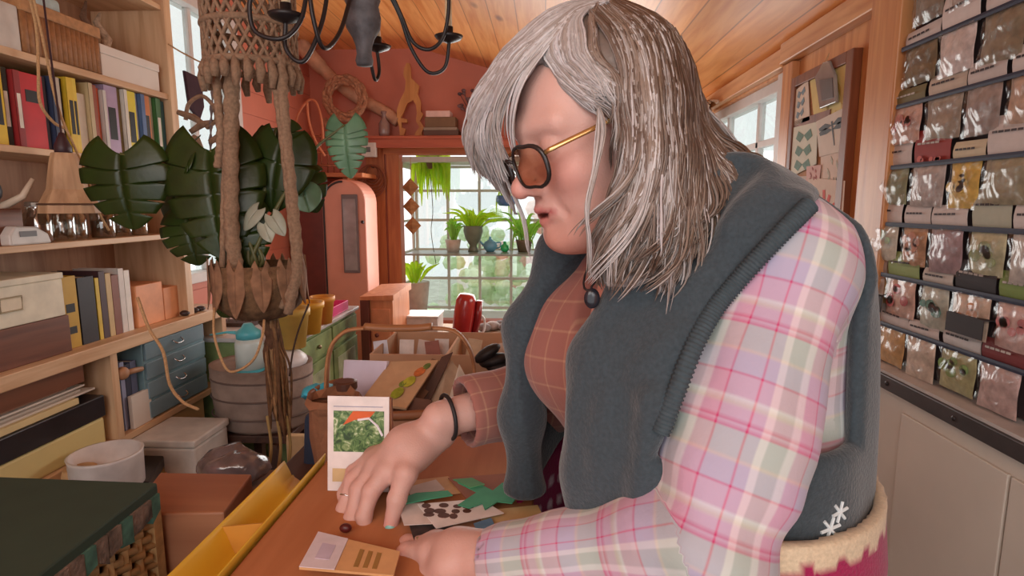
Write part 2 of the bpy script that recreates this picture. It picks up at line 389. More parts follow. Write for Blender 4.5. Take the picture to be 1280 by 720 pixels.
def nets(sdf, lo, hi, h, blk=8):
    lo = A3(lo); n = np.ceil((A3(hi)-lo)/h/blk).astype(int)
    cs = lo+(np.stack(np.meshgrid(*[np.arange(k) for k in n], indexing='ij'), -1).reshape(-1, 3)+.5)*h*blk
    dc = sdf(cs); V = np.repeat(np.repeat(np.repeat(dc.reshape(n), blk, 0), blk, 1), blk, 2).astype(np.float32)
    need = np.where(np.abs(dc) < h*blk*1.35+.006)[0]
    off = np.stack(np.meshgrid(*[np.arange(blk)]*3, indexing='ij'), -1).reshape(-1, 3)
    idx = np.stack(np.unravel_index(need, n), -1)*blk
    for s in range(0, len(idx), 400):
        g = (idx[s:s+400, None, :]+off[None]).reshape(-1, 3)
        V[g[:, 0], g[:, 1], g[:, 2]] = sdf(lo+g*h)
    V[0] = V[-1] = .1; V[:, 0] = V[:, -1] = .1; V[:, :, 0] = V[:, :, -1] = .1
    I = V < 0
    sh = [(i, j, k) for i in (0, 1) for j in (0, 1) for k in (0, 1)]
    nx, ny, nz = V.shape
    cnt = sum(I[i:nx-1+i, j:ny-1+j, k:nz-1+k].astype(np.int8) for i, j, k in sh)
    act = np.argwhere((cnt > 0) & (cnt < 8))
    cid = -np.ones((nx-1, ny-1, nz-1), dtype=np.int64); cid[act[:, 0], act[:, 1], act[:, 2]] = np.arange(len(act))
    cv = np.stack([V[act[:, 0]+i, act[:, 1]+j, act[:, 2]+k] for i, j, k in sh], 1).astype(float)
    acc = np.zeros((len(act), 3)); num = np.zeros(len(act)); S = np.array(sh, float)
    for a in range(8):
        for b in range(a+1, 8):
            if abs(S[a]-S[b]).sum() != 1: continue
            m_ = (cv[:, a] < 0) != (cv[:, b] < 0)
            t = np.where(m_, cv[:, a]/np.where(m_, cv[:, a]-cv[:, b], 1), 0)
            acc += np.where(m_[:, None], S[a]+t[:, None]*(S[b]-S[a]), 0); num += m_
    vs = lo+(act+acc/num[:, None])*h
    F = []
    for ax in range(3):
        o = [0, 0, 0]; o[ax] = 1
        A = I[:nx-1, :ny-1, :nz-1]; B = I[o[0]:nx-1+o[0], o[1]:ny-1+o[1], o[2]:nz-1+o[2]]
        e = np.argwhere(A != B); e = e[(e > 0).all(1)] if len(e) else e
        u, v = [(1, 2), (2, 0), (0, 1)][ax]; du = np.eye(3, dtype=int)[u]; dv = np.eye(3, dtype=int)[v]
        q = np.stack([cid[tuple(p.T)] for p in (e-du-dv, e-dv, e, e-du)], 1)
        fl = ~A[tuple(e.T)]
        q[fl] = q[fl][:, ::-1]; q = q[(q >= 0).all(1)]; F.append(q)
    return vs, np.concatenate(F)
def npmesh(name, vs, F, mats, parent, colf=None, mi=None, smooth=True, attrs=None):
    me = bpy.data.meshes.new(name); o0 = np.array(parent_origin(parent)) if parent is not None else np.zeros(3)
    me.vertices.add(len(vs)); me.vertices.foreach_set('co', (vs-o0).ravel().astype(np.float32))
    k = F.shape[1]
    me.loops.add(len(F)*k); me.loops.foreach_set('vertex_index', F.ravel().astype(np.int32))
    me.polygons.add(len(F)); me.polygons.foreach_set('loop_start', np.arange(0, len(F)*k, k, dtype=np.int32)); me.polygons.foreach_set('loop_total', np.full(len(F), k, dtype=np.int32))
    me.polygons.foreach_set('use_smooth', np.full(len(F), smooth))
    for m_ in (mats if isinstance(mats, (list, tuple)) else [mats]): me.materials.append(m_)
    if mi is not None: me.polygons.foreach_set('material_index', mi.astype(np.int32))
    me.update(calc_edges=True)
    if colf is not None:
        ca = me.color_attributes.new('Col', 'FLOAT_COLOR', 'POINT'); c4 = np.ones((len(vs), 4), np.float32); c4[:, :3] = colf; ca.data.foreach_set('color', c4.ravel())
    if attrs:
        for nm, arr in attrs.items():
            a = me.attributes.new(nm, 'FLOAT_VECTOR', 'POINT'); a.data.foreach_set('vector', arr.ravel().astype(np.float32))
    me.validate()
    o = bpy.data.objects.new(name, me); C.objects.link(o)
    if parent is not None: o.parent = parent
    return o
def noise3(P, s, seed=0):
    """cheap smooth pseudo noise"""
    r = np.random.default_rng(seed); out = 0
    for i in range(5):
        k = r.normal(size=3); k = k/np.linalg.norm(k)*s*(.7+.7*r.random()); out = out+np.sin(P @ k+r.random()*6.28)
    return out/5
# ================================================================ the woman
ty = math.radians(TYAW)
TF = A3((-math.cos(ty), -math.sin(ty), 0)); TL = A3((math.sin(ty), -math.cos(ty), 0)); TC = A3((TCX, TCY, 0))
def T(f, l, z): return TC+TF*f+TL*l+A3((0, 0, z))
hy, hp = math.radians(HYAW), math.radians(HPITCH)
HF = A3((-math.cos(hy)*math.cos(hp), -math.sin(hy)*math.cos(hp), -math.sin(hp))); HL = A3((math.sin(hy), -math.cos(hy), 0)); HU = np.cross(HF, HL)
HC = A3(HCEN); HR = np.stack([HF, HL, HU], 1)
def H(f, l, u): return HC+(HF*f+HL*l+HU*u)*HS
ZK = [.80, .95, 1.05, 1.14, 1.22, 1.29, 1.35, 1.40, 1.44, 1.48]
FK = [-.035, -.035, -.03, -.02, -.01, .0, .0, .0, .01, .03]
AK = [.215, .21, .20, .188, .178, .178, .178, .16, .115, .06]
BK = [.17, .17, .168, .165, .160, .150, .128, .10, .075, .05]
def torso(P, da=0, db=0, AKx=None, BKx=None, FKx=None):
    q = P-TC; f = q @ TF; l = q @ TL; z = P[:, 2]
    fc = np.interp(z, ZK, FKx or FK); a = np.interp(z, ZK, AKx or AK)+da; b = np.interp(z, ZK, BKx or BK)+db
    k = np.sqrt((l/a)**2+((f-fc)/b)**2+1e-9)
    d = (k-1)*np.minimum(a, b)*.9
    return smax(d, z-1.485-da*.5, .04)
nb = T(.035, 0, 1.43)
def shoulders(P, e=0):
    d = s_cap(P, T(.03, .06, 1.43), SHN, .05+e, .058+e)
    d = smin(d, s_cap(P, T(.03, -.06, 1.43), SHF, .05+e, .058+e), .04)
    return d
SHN = T(.02, .148, 1.358); SHF = T(.03, -.17, 1.365)
ELN = A3(ELN_); WRN = A3(WRN_); ELF = A3(ELF_); WRF = A3(WRF_)
# fingers: far (right) hand reaching down to the papers, near (left) hand holding a packet
def pw(px, py, Y): return np.array(WY(px, py, Y))
RH = dict(
 thumb=([pw(520, 565, .755), pw(507, 592, .725), pw(496, 624, .710), pw(488, 658, .700)], [.016, .0135, .0105, .0085]),
 index=([pw(484, 590, .735), pw(464, 614, .722), pw(455, 645, .708), pw(457, 674, .698)], [.013, .0105, .009, .0075]),
 middle=([pw(472, 583, .752), pw(449, 612, .740), pw(440, 648, .718), pw(444, 680, .699)], [.013, .0108, .0092, .0076]),
 ring=([pw(468, 576, .770), pw(441, 600, .760), pw(430, 636, .738), pw(433, 670, .714)], [.0125, .010, .0088, .0073]),
 little=([pw(468, 570, .79), pw(442, 590, .78), pw(430, 617, .765), pw(430, 647, .744)], [.0115, .009, .0078, .0066]))
RPALM = [(pw(548, 540, .79), .027), (pw(510, 562, .768), .032), (pw(484, 585, .762), .025)]
for k_ in RH: RH[k_] = (RH[k_][0], [x_*1.14 for x_ in RH[k_][1]])
LH = dict(
 thumb=([pw(560, 708, .60), pw(535, 722, .61), pw(512, 722, .635), pw(494, 712, .655)], [.016, .0125, .010, .0082]),
 index=([pw(538, 690, .63), pw(508, 690, .645), pw(490, 697, .665), pw(478, 709, .68)], [.013, .0105, .009, .0075]),
 middle=([pw(540, 684, .65), pw(510, 680, .668), pw(490, 686, .69), pw(479, 699, .705)], [.013, .0108, .0092, .0076]),
 ring=([pw(545, 680, .67), pw(517, 676, .69), pw(500, 680, .71), pw(490, 693, .722)], [.0125, .010, .0088, .0073]),
 little=([pw(552, 678, .69), pw(528, 674, .705), pw(514, 678, .72), pw(506, 690, .73)], [.0115, .009, .0078, .0066]))
LPALM = [(pw(604, 692, .605), .025), (pw(572, 694, .62), .027), (pw(545, 692, .65), .022)]
def hand(P, D, palm, side):
    d = s_chain(P, [p for p, r in palm], [r for p, r in palm], .02)
    # flat palm: web between the knuckles
    ks = [D[k][0][0] for k in ('index', 'middle', 'ring', 'little')]
    for a, b in zip(ks[:-1], ks[1:]): d = smin(d, s_cap(P, a, b, .0125), .012)
    for kx in ks: d = smin(d, s_cap(P, palm[1][0], kx, .018, .013), .012)
    d = smin(d, s_cap(P, palm[0][0]*.6+palm[1][0]*.4, D['thumb'][0][0], .02, .016), .015)
    for k in D:
        pts, rs = D[k]; e = s_chain(P, pts, rs, .004)
        for j in (1, 2): e = smin(e, s_ball(P, pts[j], rs[j]*1.06), .004)
        d = smin(d, e, .0055 if k != 'thumb' else .010)
    return d
def head(P):
    q = (P-HC) @ HR/HS; e = lambda c, r, R=None: s_ell(q, c, r, R); cp = lambda a, b, ra, rb=None: s_cap(q, a, b, ra, rb)
    d = e((-.008, 0, .036), (.092, .076, .070))
    d = smin(d, e((.040, 0, -.02), (.058, .060, .080)), .03)
    for s in (1, -1):
        d = smin(d, cp((.005, .052*s, -.062), (.075, .018*s, -.098), .026, .022), .03)
        d = smin(d, e((.064, .041*s, -.036), (.025, .024, .024)), .02)          # cheek
        d = smin(d, e((.060, .030*s, -.072), (.024, .024, .026)), .02)          # jowl
        d = smin(d, cp((.088, .008*s, .022), (.074, .044*s, .020), .010, .009), .016)  # brow
        d = smax(d, -s_ell(q, (.102, .033*s, -.002), (.020, .018, .013)), .014)  # socket
        d = smin(d, e((.079, .032*s, -.003), (.0142, .0155, .0130)), .003)       # lid over eyeball
        d = smax(d, -cp((.100, .018*s, -.004), (.092, .045*s, -.0075), .0012), .003)  # lid line
        ea = s_ell(q, (-.006, .080*s, -.008), (.019, .007, .031))
        ea = smax(ea, -s_ell(q, (-.003, .088*s, -.004), (.011, .007, .019)), .004)
        d = smin(d, ea, .006)
    d = smin(d, cp((.089, 0, .008), (.1135, 0, -.034), .0075, .0095), .010)      # nose
    d = smin(d, s_ball(q, (.1165, 0, -.036), .0112), .006)
    for s in (1, -1):
        d = smin(d, e((.1035, .0125*s, -.0405), (.0105, .0068, .0080)), .005)
        d = smax(d, -e((.111, .0065*s, -.0482), (.005, .0032, .0035)), .003)
    d = smin(d, e((.078, 0, -.066), (.026, .031, .020)), .014)                   # muzzle
    d = smin(d, cp((.1035, 0, -.0645), (.095, .020, -.0695), .0052, .003), .005); d = smin(d, cp((.1035, 0, -.0645), (.095, -.020, -.0695), .0052, .003), .005)
    d = smin(d, cp((.1000, 0, -.0785), (.093, .021, -.0720), .0064, .003), .005); d = smin(d, cp((.1000, 0, -.0785), (.093, -.021, -.0720), .0064, .003), .005)
    d = smax(d, -s_chain(q, [(.094, .024, -.0665), (.104, .010, -.0708), (.106, 0, -.0716), (.104, -.010, -.0708), (.094, -.024, -.0665)], [.0006, .0014, .0019, .0014, .0006], .002), .003); d = smax(d, -e((.106, 0, -.0714), (.011, .015, .0022)), .003)
    d = smin(d, e((.086, 0, -.102), (.020, .022, .018)), .010)                   # chin
    for s in (1, -1): d = smax(d, -s_chain(q, [(.1045, .018*s, -.040), (.098, .028*s, -.056), (.088, .034*s, -.074)], [.0016, .0022, .001], .003), .009)
    d = smin(d, e((.035, 0, -.108), (.045, .040, .022)), .025)                   # soft under-chin
    return d*HS
def body_sdf(P):
    d = head(P)
    d = smin(d, s_cap(P, H(-.03, 0, -.04), T(.03, 0, 1.43), .058, .066), .03)
    d = smin(d, s_cap(P, H(.02, 0, -.09), T(.08, 0, 1.40), .042, .05), .03)
    d = smin(d, torso(P, -.012, -.012), .03); d = smin(d, shoulders(P, -.008), .035)
    for s in (1, -1): d = smin(d, s_ell(P, T(.105, .078*s, 1.235), (.075, .075, .075)), .04)
    d = smin(d, s_chain(P, [SHN, ELN, WRN], [.050, .040, .026], .02), .02)
    d = smin(d, s_chain(P, [SHF, ELF, WRF], [.050, .040, .025], .02), .02)
    d = smin(d, hand(P, RH, RPALM, 1), .012); d = smin(d, hand(P, LH, LPALM, -1), .012)
    return d
ROOT = empty('person', (TC[0], TC[1], 0), 'long grey-haired woman in slate wool vest and pink plaid shirt bending over the table', 'person')
vs, F = nets(body_sdf, (-.36, .40, .93), (.56, 1.02, 1.70), BH)
def skin_col(P):
    base = A3(lin((202, 160, 148))); c = np.tile(base, (len(P), 1))
    q = (P-HC) @ HR/HS
    def blend(w, col): 
        nonlocal c; w = np.clip(w, 0, 1)[:, None]; c = c*(1-w)+A3(lin(col))*w
    for s in (1, -1): blend(.38*np.exp(-((q-A3((.08, .045*s, -.035)))**2).sum(1)/.028**2), (205, 112, 100))
    blend(.45*np.exp(-((q-A3((.118, 0, -.038)))**2).sum(1)/.018**2), (208, 118, 108))
    lip = np.minimum.reduce([s_chain(q, [(.095, .021*s, -.0695), (.1045, 0, -.0645)], [.004, .0055]) for s in (1, -1)]+[s_chain(q, [(.093, .019*s, -.0735), (.101, 0, -.0785)], [.004, .0065]) for s in (1, -1)])
    blend(.75*(1-lip/.0025), (172, 100, 98))
    blend((1-s_ell(q, (.100, 0, -.0714), (.012, .015, .0028))/.001)*(q[:, 0] < .1035), (90, 40, 40))
    blend(.5*np.clip((1.42-P[:, 2])/.06, 0, 1)*(P[:, 0] < .2)*(P[:, 2] > 1.2), (200, 112, 84))
    for D in (RH, LH):
        for k in D: blend(.35*np.exp(-s_ball(P, D[k][0][1], .004)**2/.008**2), (205, 120, 110)); blend(.45*np.exp(-s_ball(P, D[k][0][3], .004)**2/.010**2), (210, 122, 118))
    m_ = noise3(P, 220, 3)*.04+noise3(P, 60, 4)*.04
    return c*(1+m_[:, None])
body = npmesh('body', vs, F, amat('skin', rough=.48, bump=.25, bscale=420, sss=.12, spec=.4), ROOT, skin_col(vs))
# nails
nm_ = amat('x_unused') if False else None
def nail(D, k, mat, side=-1):
    p3, p2 = D[k][0][3], D[k][0][2]; ax = Vector(p3-p2).normalized(); r = D[k][1][3]
    tocam = (CAM-Vector(p3)).normalized(); n = (tocam-ax*tocam.dot(ax)).normalized(); b = ax.cross(n)
    m = MB(); R = Matrix((b, ax, n)).transposed()
    m.ball(Vector(p3)+ax*r*.15+n*r*.62, (r*.72, r*1.05, r*.45), 14, 10, R)
    m.build('fingernail', mat, ROOT, smooth=True)
nail(RH, 'thumb', M('teal_nail', (120, 176, 165), .25, .03)); 
for k in ('index', 'middle', 'ring', 'little'): nail(RH, k, M('teal_nail', (120, 176, 165), .25, .03))
for k in ('index', 'middle', 'ring', 'little'): nail(LH, k, M('teal_nail', (120, 176, 165), .25, .03))
# eyes
for s in (1, -1):
    m = MB(); m.ball(H(.0785, .032*s, -.004), .0125*HS, 16, 12); e = m.build('eye', M('eye_white', (225, 215, 208), .2, .02), ROOT, smooth=True)
# ---------------------------------------------------------------- shirt
def wr(P, a, b, amp, fr, seed):   # soft folds running round a limb
    d = A3(b)-A3(a); L = np.linalg.norm(d); t = ((P-A3(a)) @ d)/L
    return amp*np.sin(t*fr+noise3(P, 22, seed)*2.6)
def sleeve(P, a, b, c, rs, seed):
    d = s_cap(P, a, b, rs[0], rs[1]); d2 = s_cap(P, b, c, rs[2], rs[3])
    el = np.exp(-np.linalg.norm(P-A3(b), axis=1)**2/.075**2)
    up = np.exp(-np.linalg.norm(P-A3((A3(a)*.6+A3(b)*.4)), axis=1)**2/.12**2)
    d = smin(d, d2, .02)
    d = d+(wr(P, a, b, .0075, 105, seed))*el+wr(P, b, c, .0045, 80, seed+1)*(.35+.65*el)+noise3(P, 34, seed+2)*.006+noise3(P, 70, seed+4)*.0018+wr(P, T(0, 0, 1.2), a, .002, 60, seed)*up
    return d
CFN = WRN+(ELN-WRN)*.02; CFF = WRF+(ELF-WRF)*.15
def shirt_sdf(P):
    d = torso(P, .004, .004); d = smin(d, shoulders(P, .006), .03)
    for s in (1, -1): d = smin(d, s_ell(P, T(.108, .078*s, 1.232), (.084, .086, .088)), .05)
    d = d+noise3(P, 30, 11)*.004+noise3(P, 62, 12)*.0018
    n_ = sleeve(P, SHN, ELN, CFN, (.060, .068, .055, .034), 21); f_ = sleeve(P, SHF, ELF, CFF, (.062, .060, .058, .050), 31)
    dn = A3(CFN)-ELN; dn /= np.linalg.norm(dn); n_ = smax(n_, (P-CFN) @ dn, .004)
    df = A3(CFF)-ELF; df /= np.linalg.norm(df); f_ = smax(f_, (P-CFF) @ df, .004)
    # hollow cuffs
    n_ = smax(n_, -s_cap(P, CFN-dn*.03, CFN+dn*.05, .0275), .003); f_ = smax(f_, -s_cap(P, CFF-df*.035, CFF+df*.05, .043), .003)
    d = smin(d, n_, .012); d = smin(d, f_, .012)
    # open collar: a V down the breastbone
    q = P-TC; f = q @ TF; l = q @ TL; z = P[:, 2]
    vw = np.interp(z, [1.24, 1.28, 1.36, 1.44], [-.01, .012, .045, .075])
    V_ = np.maximum(np.abs(l+.0)-vw, .02-f)
    d = smax(d, -V_, .006); d = smax(d, z-1.432, .01)
    # placket edge
    return d
vs, F = nets(shirt_sdf, (-.14, .38, .93), (.58, 1.06, 1.50), SHH)
def plaid_uv(P):
    q = P-TC; f = q @ TF; l = q @ TL
    uv = np.stack([np.where(f > -.02, l*1.05, np.sign(l)*(.18+(-f))), P[:, 2]+.1*np.abs(l)], 1)
    def seg(a, b, off, flip=1):
        d = A3(b)-A3(a); L = np.linalg.norm(d); d = d/L; t = (P-A3(a)) @ d; tc = np.clip(t, 0, L)
        r = P-A3(a)-tc[:, None]*d; dist = np.linalg.norm(r, axis=1)
        ref = A3((-.2, -.6, .77)); ref = ref-d*(ref @ d); ref /= np.linalg.norm(ref); r2 = np.cross(d, ref)
        an = np.arctan2(r @ r2, r @ ref); return dist, np.stack([an*.062, off+t], 1)
    ds = [np.maximum(torso(P), -1)]; us = [uv]
    for a, b, o in ((SHN, ELN, .3), (ELN, WRN, .3+np.linalg.norm(ELN-SHN)), (SHF, ELF, .1), (ELF, WRF, .1+np.linalg.norm(ELF-SHF))):
        dd, u = seg(a, b, o); ds.append(dd-.066+(.0)); us.append(u)
    k = np.argmin(np.stack([ds[0]]+ds[1:], 1), 1)
    out = np.zeros((len(P), 3)); S = np.stack(us, 0); out[:, :2] = S[k, np.arange(len(P))]
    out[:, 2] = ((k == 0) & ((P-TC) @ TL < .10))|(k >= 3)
    return out
def plaid_material():
    m, nt, b = newmat('plaid_cotton'); N = nt.nodes; Lk = nt.links
    a = N.new('ShaderNodeAttribute'); a.attribute_name = 'uvp'
    sx = N.new('ShaderNodeSeparateXYZ'); Lk.new(a.outputs['Vector'], sx.inputs[0])
    def band(sock, per, stops):
        d = N.new('ShaderNodeMath'); d.operation = 'DIVIDE'; d.inputs[1].default_value = per; Lk.new(sock, d.inputs[0])
        f = N.new('ShaderNodeMath'); f.operation = 'FRACT'; Lk.new(d.outputs[0], f.inputs[0])
        r = N.new('ShaderNodeValToRGB'); r.color_ramp.interpolation = 'LINEAR'
        e = r.color_ramp.elements; e[0].position = stops[0][0]; e[0].color = lin(stops[0][1])+[1]; e[1].position = stops[-1][0]; e[1].color = lin(stops[-1][1])+[1]
        for p, c in stops[1:-1]: x = e.new(p); x.color = lin(c)+[1]
        Lk.new(f.outputs[0], r.inputs[0]); return r.outputs[0]
    pk, lv, gn, wh, st, yl = (196, 154, 176), (174, 166, 190), (168, 178, 172), (214, 214, 212), (190, 26, 96), (198, 184, 166)
    su = band(sx.outputs['X'], .080, [(0, lv), (.10, lv), (.12, st), (.14, pk), (.30, pk), (.33, wh), (.40, wh), (.43, gn), (.60, gn), (.62, wh), (.68, wh), (.70, lv), (.80, lv), (.82, st), (.84, lv), (1, lv)])
    sv = band(sx.outputs['Y'], .092, [(0, pk), (.04, st), (.06, pk), (.10, st), (.12, gn), (.34, gn), (.37, yl), (.40, lv), (.58, lv), (.60, st), (.62, pk), (.80, pk), (.83, wh), (.88, yl), (.92, pk), (1, pk)])
    mx = N.new('ShaderNodeMix'); mx.data_type = 'RGBA'; mx.inputs[0].default_value = .5; Lk.new(su, mx.inputs[6]); Lk.new(sv, mx.inputs[7])
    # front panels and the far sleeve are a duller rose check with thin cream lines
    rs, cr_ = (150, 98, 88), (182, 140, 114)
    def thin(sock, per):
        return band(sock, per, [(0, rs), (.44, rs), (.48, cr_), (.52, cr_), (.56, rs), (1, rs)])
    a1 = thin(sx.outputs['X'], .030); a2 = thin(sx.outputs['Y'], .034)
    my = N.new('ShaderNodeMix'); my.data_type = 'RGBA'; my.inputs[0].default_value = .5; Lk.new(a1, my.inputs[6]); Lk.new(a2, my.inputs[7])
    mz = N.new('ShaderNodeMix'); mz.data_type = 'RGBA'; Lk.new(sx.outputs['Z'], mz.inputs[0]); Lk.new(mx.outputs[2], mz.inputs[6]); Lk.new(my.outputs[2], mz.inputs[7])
    Lk.new(mz.outputs[2], b.inputs['Base Color'])
    tc = N.new('ShaderNodeTexCoord'); n2 = N.new('ShaderNodeTexNoise'); n2.inputs['Scale'].default_value = 60; n2.inputs['Detail'].default_value = 5
    Lk.new(tc.outputs['Object'], n2.inputs['Vector']); bp = N.new('ShaderNodeBump'); bp.inputs['Strength'].default_value = .35; bp.inputs['Distance'].default_value = .004
    Lk.new(n2.outputs['Fac'], bp.inputs['Height']); Lk.new(bp.outputs[0], b.inputs['Normal'])
    b.inputs['Roughness'].default_value = .85; b.inputs['Specular IOR Level'].default_value = .2; b.inputs['Sheen Weight'].default_value = .2
    return m
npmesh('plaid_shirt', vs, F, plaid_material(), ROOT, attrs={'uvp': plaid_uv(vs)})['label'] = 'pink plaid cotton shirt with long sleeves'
# ---------------------------------------------------------------- vest
def z_c(P): return P[:, 2]-1.482
def vest_out(P):
    # the wool hangs loose: own profile, wide over bust and back
    AV = [.225, .224, .222, .216, .210, .204, .198, .172, .118, .07]
    BV = [.192, .192, .194, .195, .192, .180, .158, .122, .090, .06]
    d = torso(P, 0, 0, AV, BV, [.018, .018, .018, .016, .012, .005, 0, 0, .01, .03])
    d = smin(d, s_cap(P, T(.02, .06, 1.418), SHN+A3((0, 0, .004)), .062, .072), .03)
    d = smin(d, s_cap(P, T(.02, -.06, 1.418), SHF, .062, .068), .03)
    d = smin(d, s_chain(P, [T(.0, -.06, 1.425), T(-.03, 0, 1.432), T(.0, .06, 1.425)], [.026, .028, .026], .03), .03)
    for s in (1, -1): d = smin(d, s_ell(P, T(.104, .078*s, 1.205), (.098, .100, .140)), .05)   # rolled collar behind the neck
    # long folds
    q = P-TC; f = q @ TF; l = q @ TL
    th = np.arctan2(l, f)
    d = d+.002*np.sin(th*11+P[:, 2]*6)*np.clip((1.40-P[:, 2])/.2, 0, 1)+noise3(P, 18, 5)*.0022
    return smax(d, z_c(P), .03)
def lapels(P):
    """thick rolled shawl edges down each side of the opening"""
    d = None
    for s in (1, -1):
        w_ = (.062, .060) if s > 0 else (.112, .116)
        pts = [T(.0, .075*s, 1.435), T(.07, .084*s, 1.42), T(.135, (.080 if s > 0 else .10)*s, 1.36), T(.180, w_[0]*s, 1.26), T(.185, w_[1]*s, 1.14), T(.180, w_[1]*s, 1.02), T(.175, w_[1]*s, .93)]
        e = s_chain(P, [p for p in pts], [.020, .024, .025, .024, .024, .022, .022], .04)
        d = e if d is None else np.minimum(d, e)
    return d
def vest_sdf(P):
    o = vest_out(P)
    for pts, r_ in FOLDS:
        e = s_chain(P, pts, [.001]*len(pts), .01); o = o+r_*np.exp(-(e/.013)**2)-r_*1.1*np.exp(-((e-.026)/.014)**2)
    d = np.maximum(o, -(vest_out(P)+.017))
    q = P-TC; f = q @ TF; l = q @ TL; z = P[:, 2]
    op = np.interp(z, [.93, 1.05, 1.25, 1.36, 1.46, 1.52], [.052, .052, .05, .062, .07, .06])
    cut = np.maximum(np.where(l > 0, l-op, -l-op-.055*np.clip((1.40-z)/.12, 0, 1)), .0-f)
    neck = s_cap(P, T(.05, 0, 1.40), T(.10, 0, 1.60), .07, .085)
    d = smax(d, -np.minimum(cut, neck), .006)
    d = smin(d, smax(lapels(P), -s_cap(P, T(.0, 0, 1.40), T(.05, 0, 1.60), .060, .07), .01), .012)
    # armholes
    an = s_ell(P, T(.02, .215, 1.235), (.075, .105, .150), np.stack([TL, TF, A3((0, 0, 1))], 1)) if False else None
    for s, sh, el in ((1, SHN, ELN), (-1, SHF, ELF)):
        fz = np.interp(z, [1.08, 1.21, 1.27, 1.37, 1.42, 1.50], [.150, .140, .108, .050, .025, .02])
        vv = P-A3(CAM)
        front = np.maximum(vv @ AN1, vv @ AN2) if s > 0 else f-fz
        arm = np.maximum.reduce([front, -.028-f, 1.19-z, .085-l*s])
        d = smax(d, -arm, .016)
    d = smax(d, HEM-.04*np.clip((f-.06)/.08, 0, 1)+.03*np.clip((l-.05)/.1, 0, 1)-z, .006)
    return d
HEM = 1.070
FOLDS = []
def nplane(a, b, ref):
    n = np.cross(A3(ray(*a)), A3(ray(*b))); n /= np.linalg.norm(n); return n if A3(ray(*ref)) @ n < 0 else -n
AN1 = nplane((1018, 258), (902, 388), (1000, 500)); AN2 = nplane((902, 388), (822, 570), (1000, 500))
def march(px, py, sdf, off=0.0, t0=.3):
    o = A3(CAM); d = A3(ray(px, py)); d = d/np.linalg.norm(d); t = t0
    for _ in range(80):
        e = float(sdf((o+d*t)[None])[0])-off
        if e < .0003: break
        t += e*.7
    return o+d*t
for ln, rr_ in (([(925, 215), (878, 300), (825, 385), (785, 470), (768, 560), (762, 650)], .0085), ([(985, 262), (925, 320), (868, 395), (830, 470)], .005), ([(872, 250), (815, 340), (765, 430), (738, 520), (734, 640)], .0065)):
    FOLDS.append(([march(a_, b_, vest_out, .004) for a_, b_ in ln], rr_))
vs, F = nets(vest_sdf, (-.12, .34, .93), (.66, 1.12, 1.56), SHH)
q_ = vs-TC; f_ = q_ @ TF
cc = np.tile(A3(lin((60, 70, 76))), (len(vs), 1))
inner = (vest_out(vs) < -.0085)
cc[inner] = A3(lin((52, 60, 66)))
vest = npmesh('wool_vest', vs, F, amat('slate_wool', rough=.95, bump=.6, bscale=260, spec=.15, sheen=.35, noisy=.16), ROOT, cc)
vest['label'] = 'slate grey felted wool vest with shawl collar'

def march(px, py, sdf, off=0.0, t0=.3):
    o = A3(CAM); d = A3(ray(px, py)); d = d/np.linalg.norm(d); t = t0
    for _ in range(80):
        e = float(sdf((o+d*t)[None])[0])-off
        if e < .0003: break
        t += e*.7
    return o+d*t
def normal(p, sdf, h=.002):
    e = np.eye(3)*h; v = sdf(np.concatenate([p+e, p-e])); n = v[:3]-v[3:]; return n/np.linalg.norm(n)

# ---------------------------------------------------------------- knitted skirt, legs, boots
def skirt_sdf(P):
    AS = [.285, .272, .258, .244, .236, .230]; BS = [.245, .232, .218, .208, .202, .197]; ZS = [.45, .62, .80, .95, 1.05, 1.10]
    q = P-TC; f = q @ TF; l = q @ TL; z = P[:, 2]
    a = np.interp(z, ZS, AS); b = np.interp(z, ZS, BS)
    k = np.sqrt((l/a)**2+((f-.018)/b)**2+1e-9); d = (k-1)*np.minimum(a, b)*.9
    th = np.arctan2(l, f); d = d+.010*np.sin(th*9)*np.clip((1.0-z)/.4, 0, 1)-.004*(z > 1.045)
    d = np.maximum(d, -(d+.010)); d = smax(d, z-1.098-.036*np.clip((l-.03)/.1, 0, 1)+.17*np.clip(f/.06, 0, 1)*np.clip((.16-np.abs(l))/.04, 0, 1)-.004*np.sin(th*40), .004); return smax(d, .46-z, .004)
vs, F = nets(skirt_sdf, (-.16, .36, .43), (.56, 1.08, 1.13), .008)
z = vs[:, 2]; th = np.arctan2((vs-TC) @ TL, (vs-TC) @ TF)
cc = np.tile(A3(lin((150, 30, 78))), (len(vs), 1)); lk = (vs-TC) @ TL; cc[z > 1.060+.036*np.clip((lk-.03)/.1, 0, 1)+.004*np.sin(th*40)] = A3(lin((206, 188, 160)))
pat = (np.abs(((th*9) % 1)-.5) < .22) & (np.abs(((z*26) % 1)-.5) < .26) & (z < 1.0); cc[pat] = A3(lin((222, 190, 200)))
cc[(z < .80)] = A3(lin((84, 88, 96)))
npmesh('knit_skirt', vs, F, amat('knit_wool', rough=.95, bump=.5, bscale=300, spec=.1, sheen=.2, noisy=.12), ROOT, cc)['label'] = 'cream and fuchsia knitted band below the vest'
m = MB()
for s in (1, -1):
    p = [T(-.03, .095*s, .75), T(-.03, .10*s, .45), T(-.05, .10*s, .09)]; m.tube(p, [.085, .062, .045], 16)
m.build('trousers', M('dark_denim', (52, 58, 70), .9, .15, 60), ROOT, smooth=True)
for s in (1, -1):
    m = MB(); a = T(-.05, .10*s, 0)
    for (f0, r, zz) in ((0, .045, .10),): m.lathe([(.05, 0.0), (.052, .05), (.05, .14)], a, 16)
    R = Matrix([list(TF), list(TL), [0, 0, 1]]).transposed()
    m.ball(T(.02, .10*s, .04), (.115, .045, .04), 16, 10, R); m.build('boot', M('brown_leather', (88, 58, 42), .5), ROOT, smooth=True)
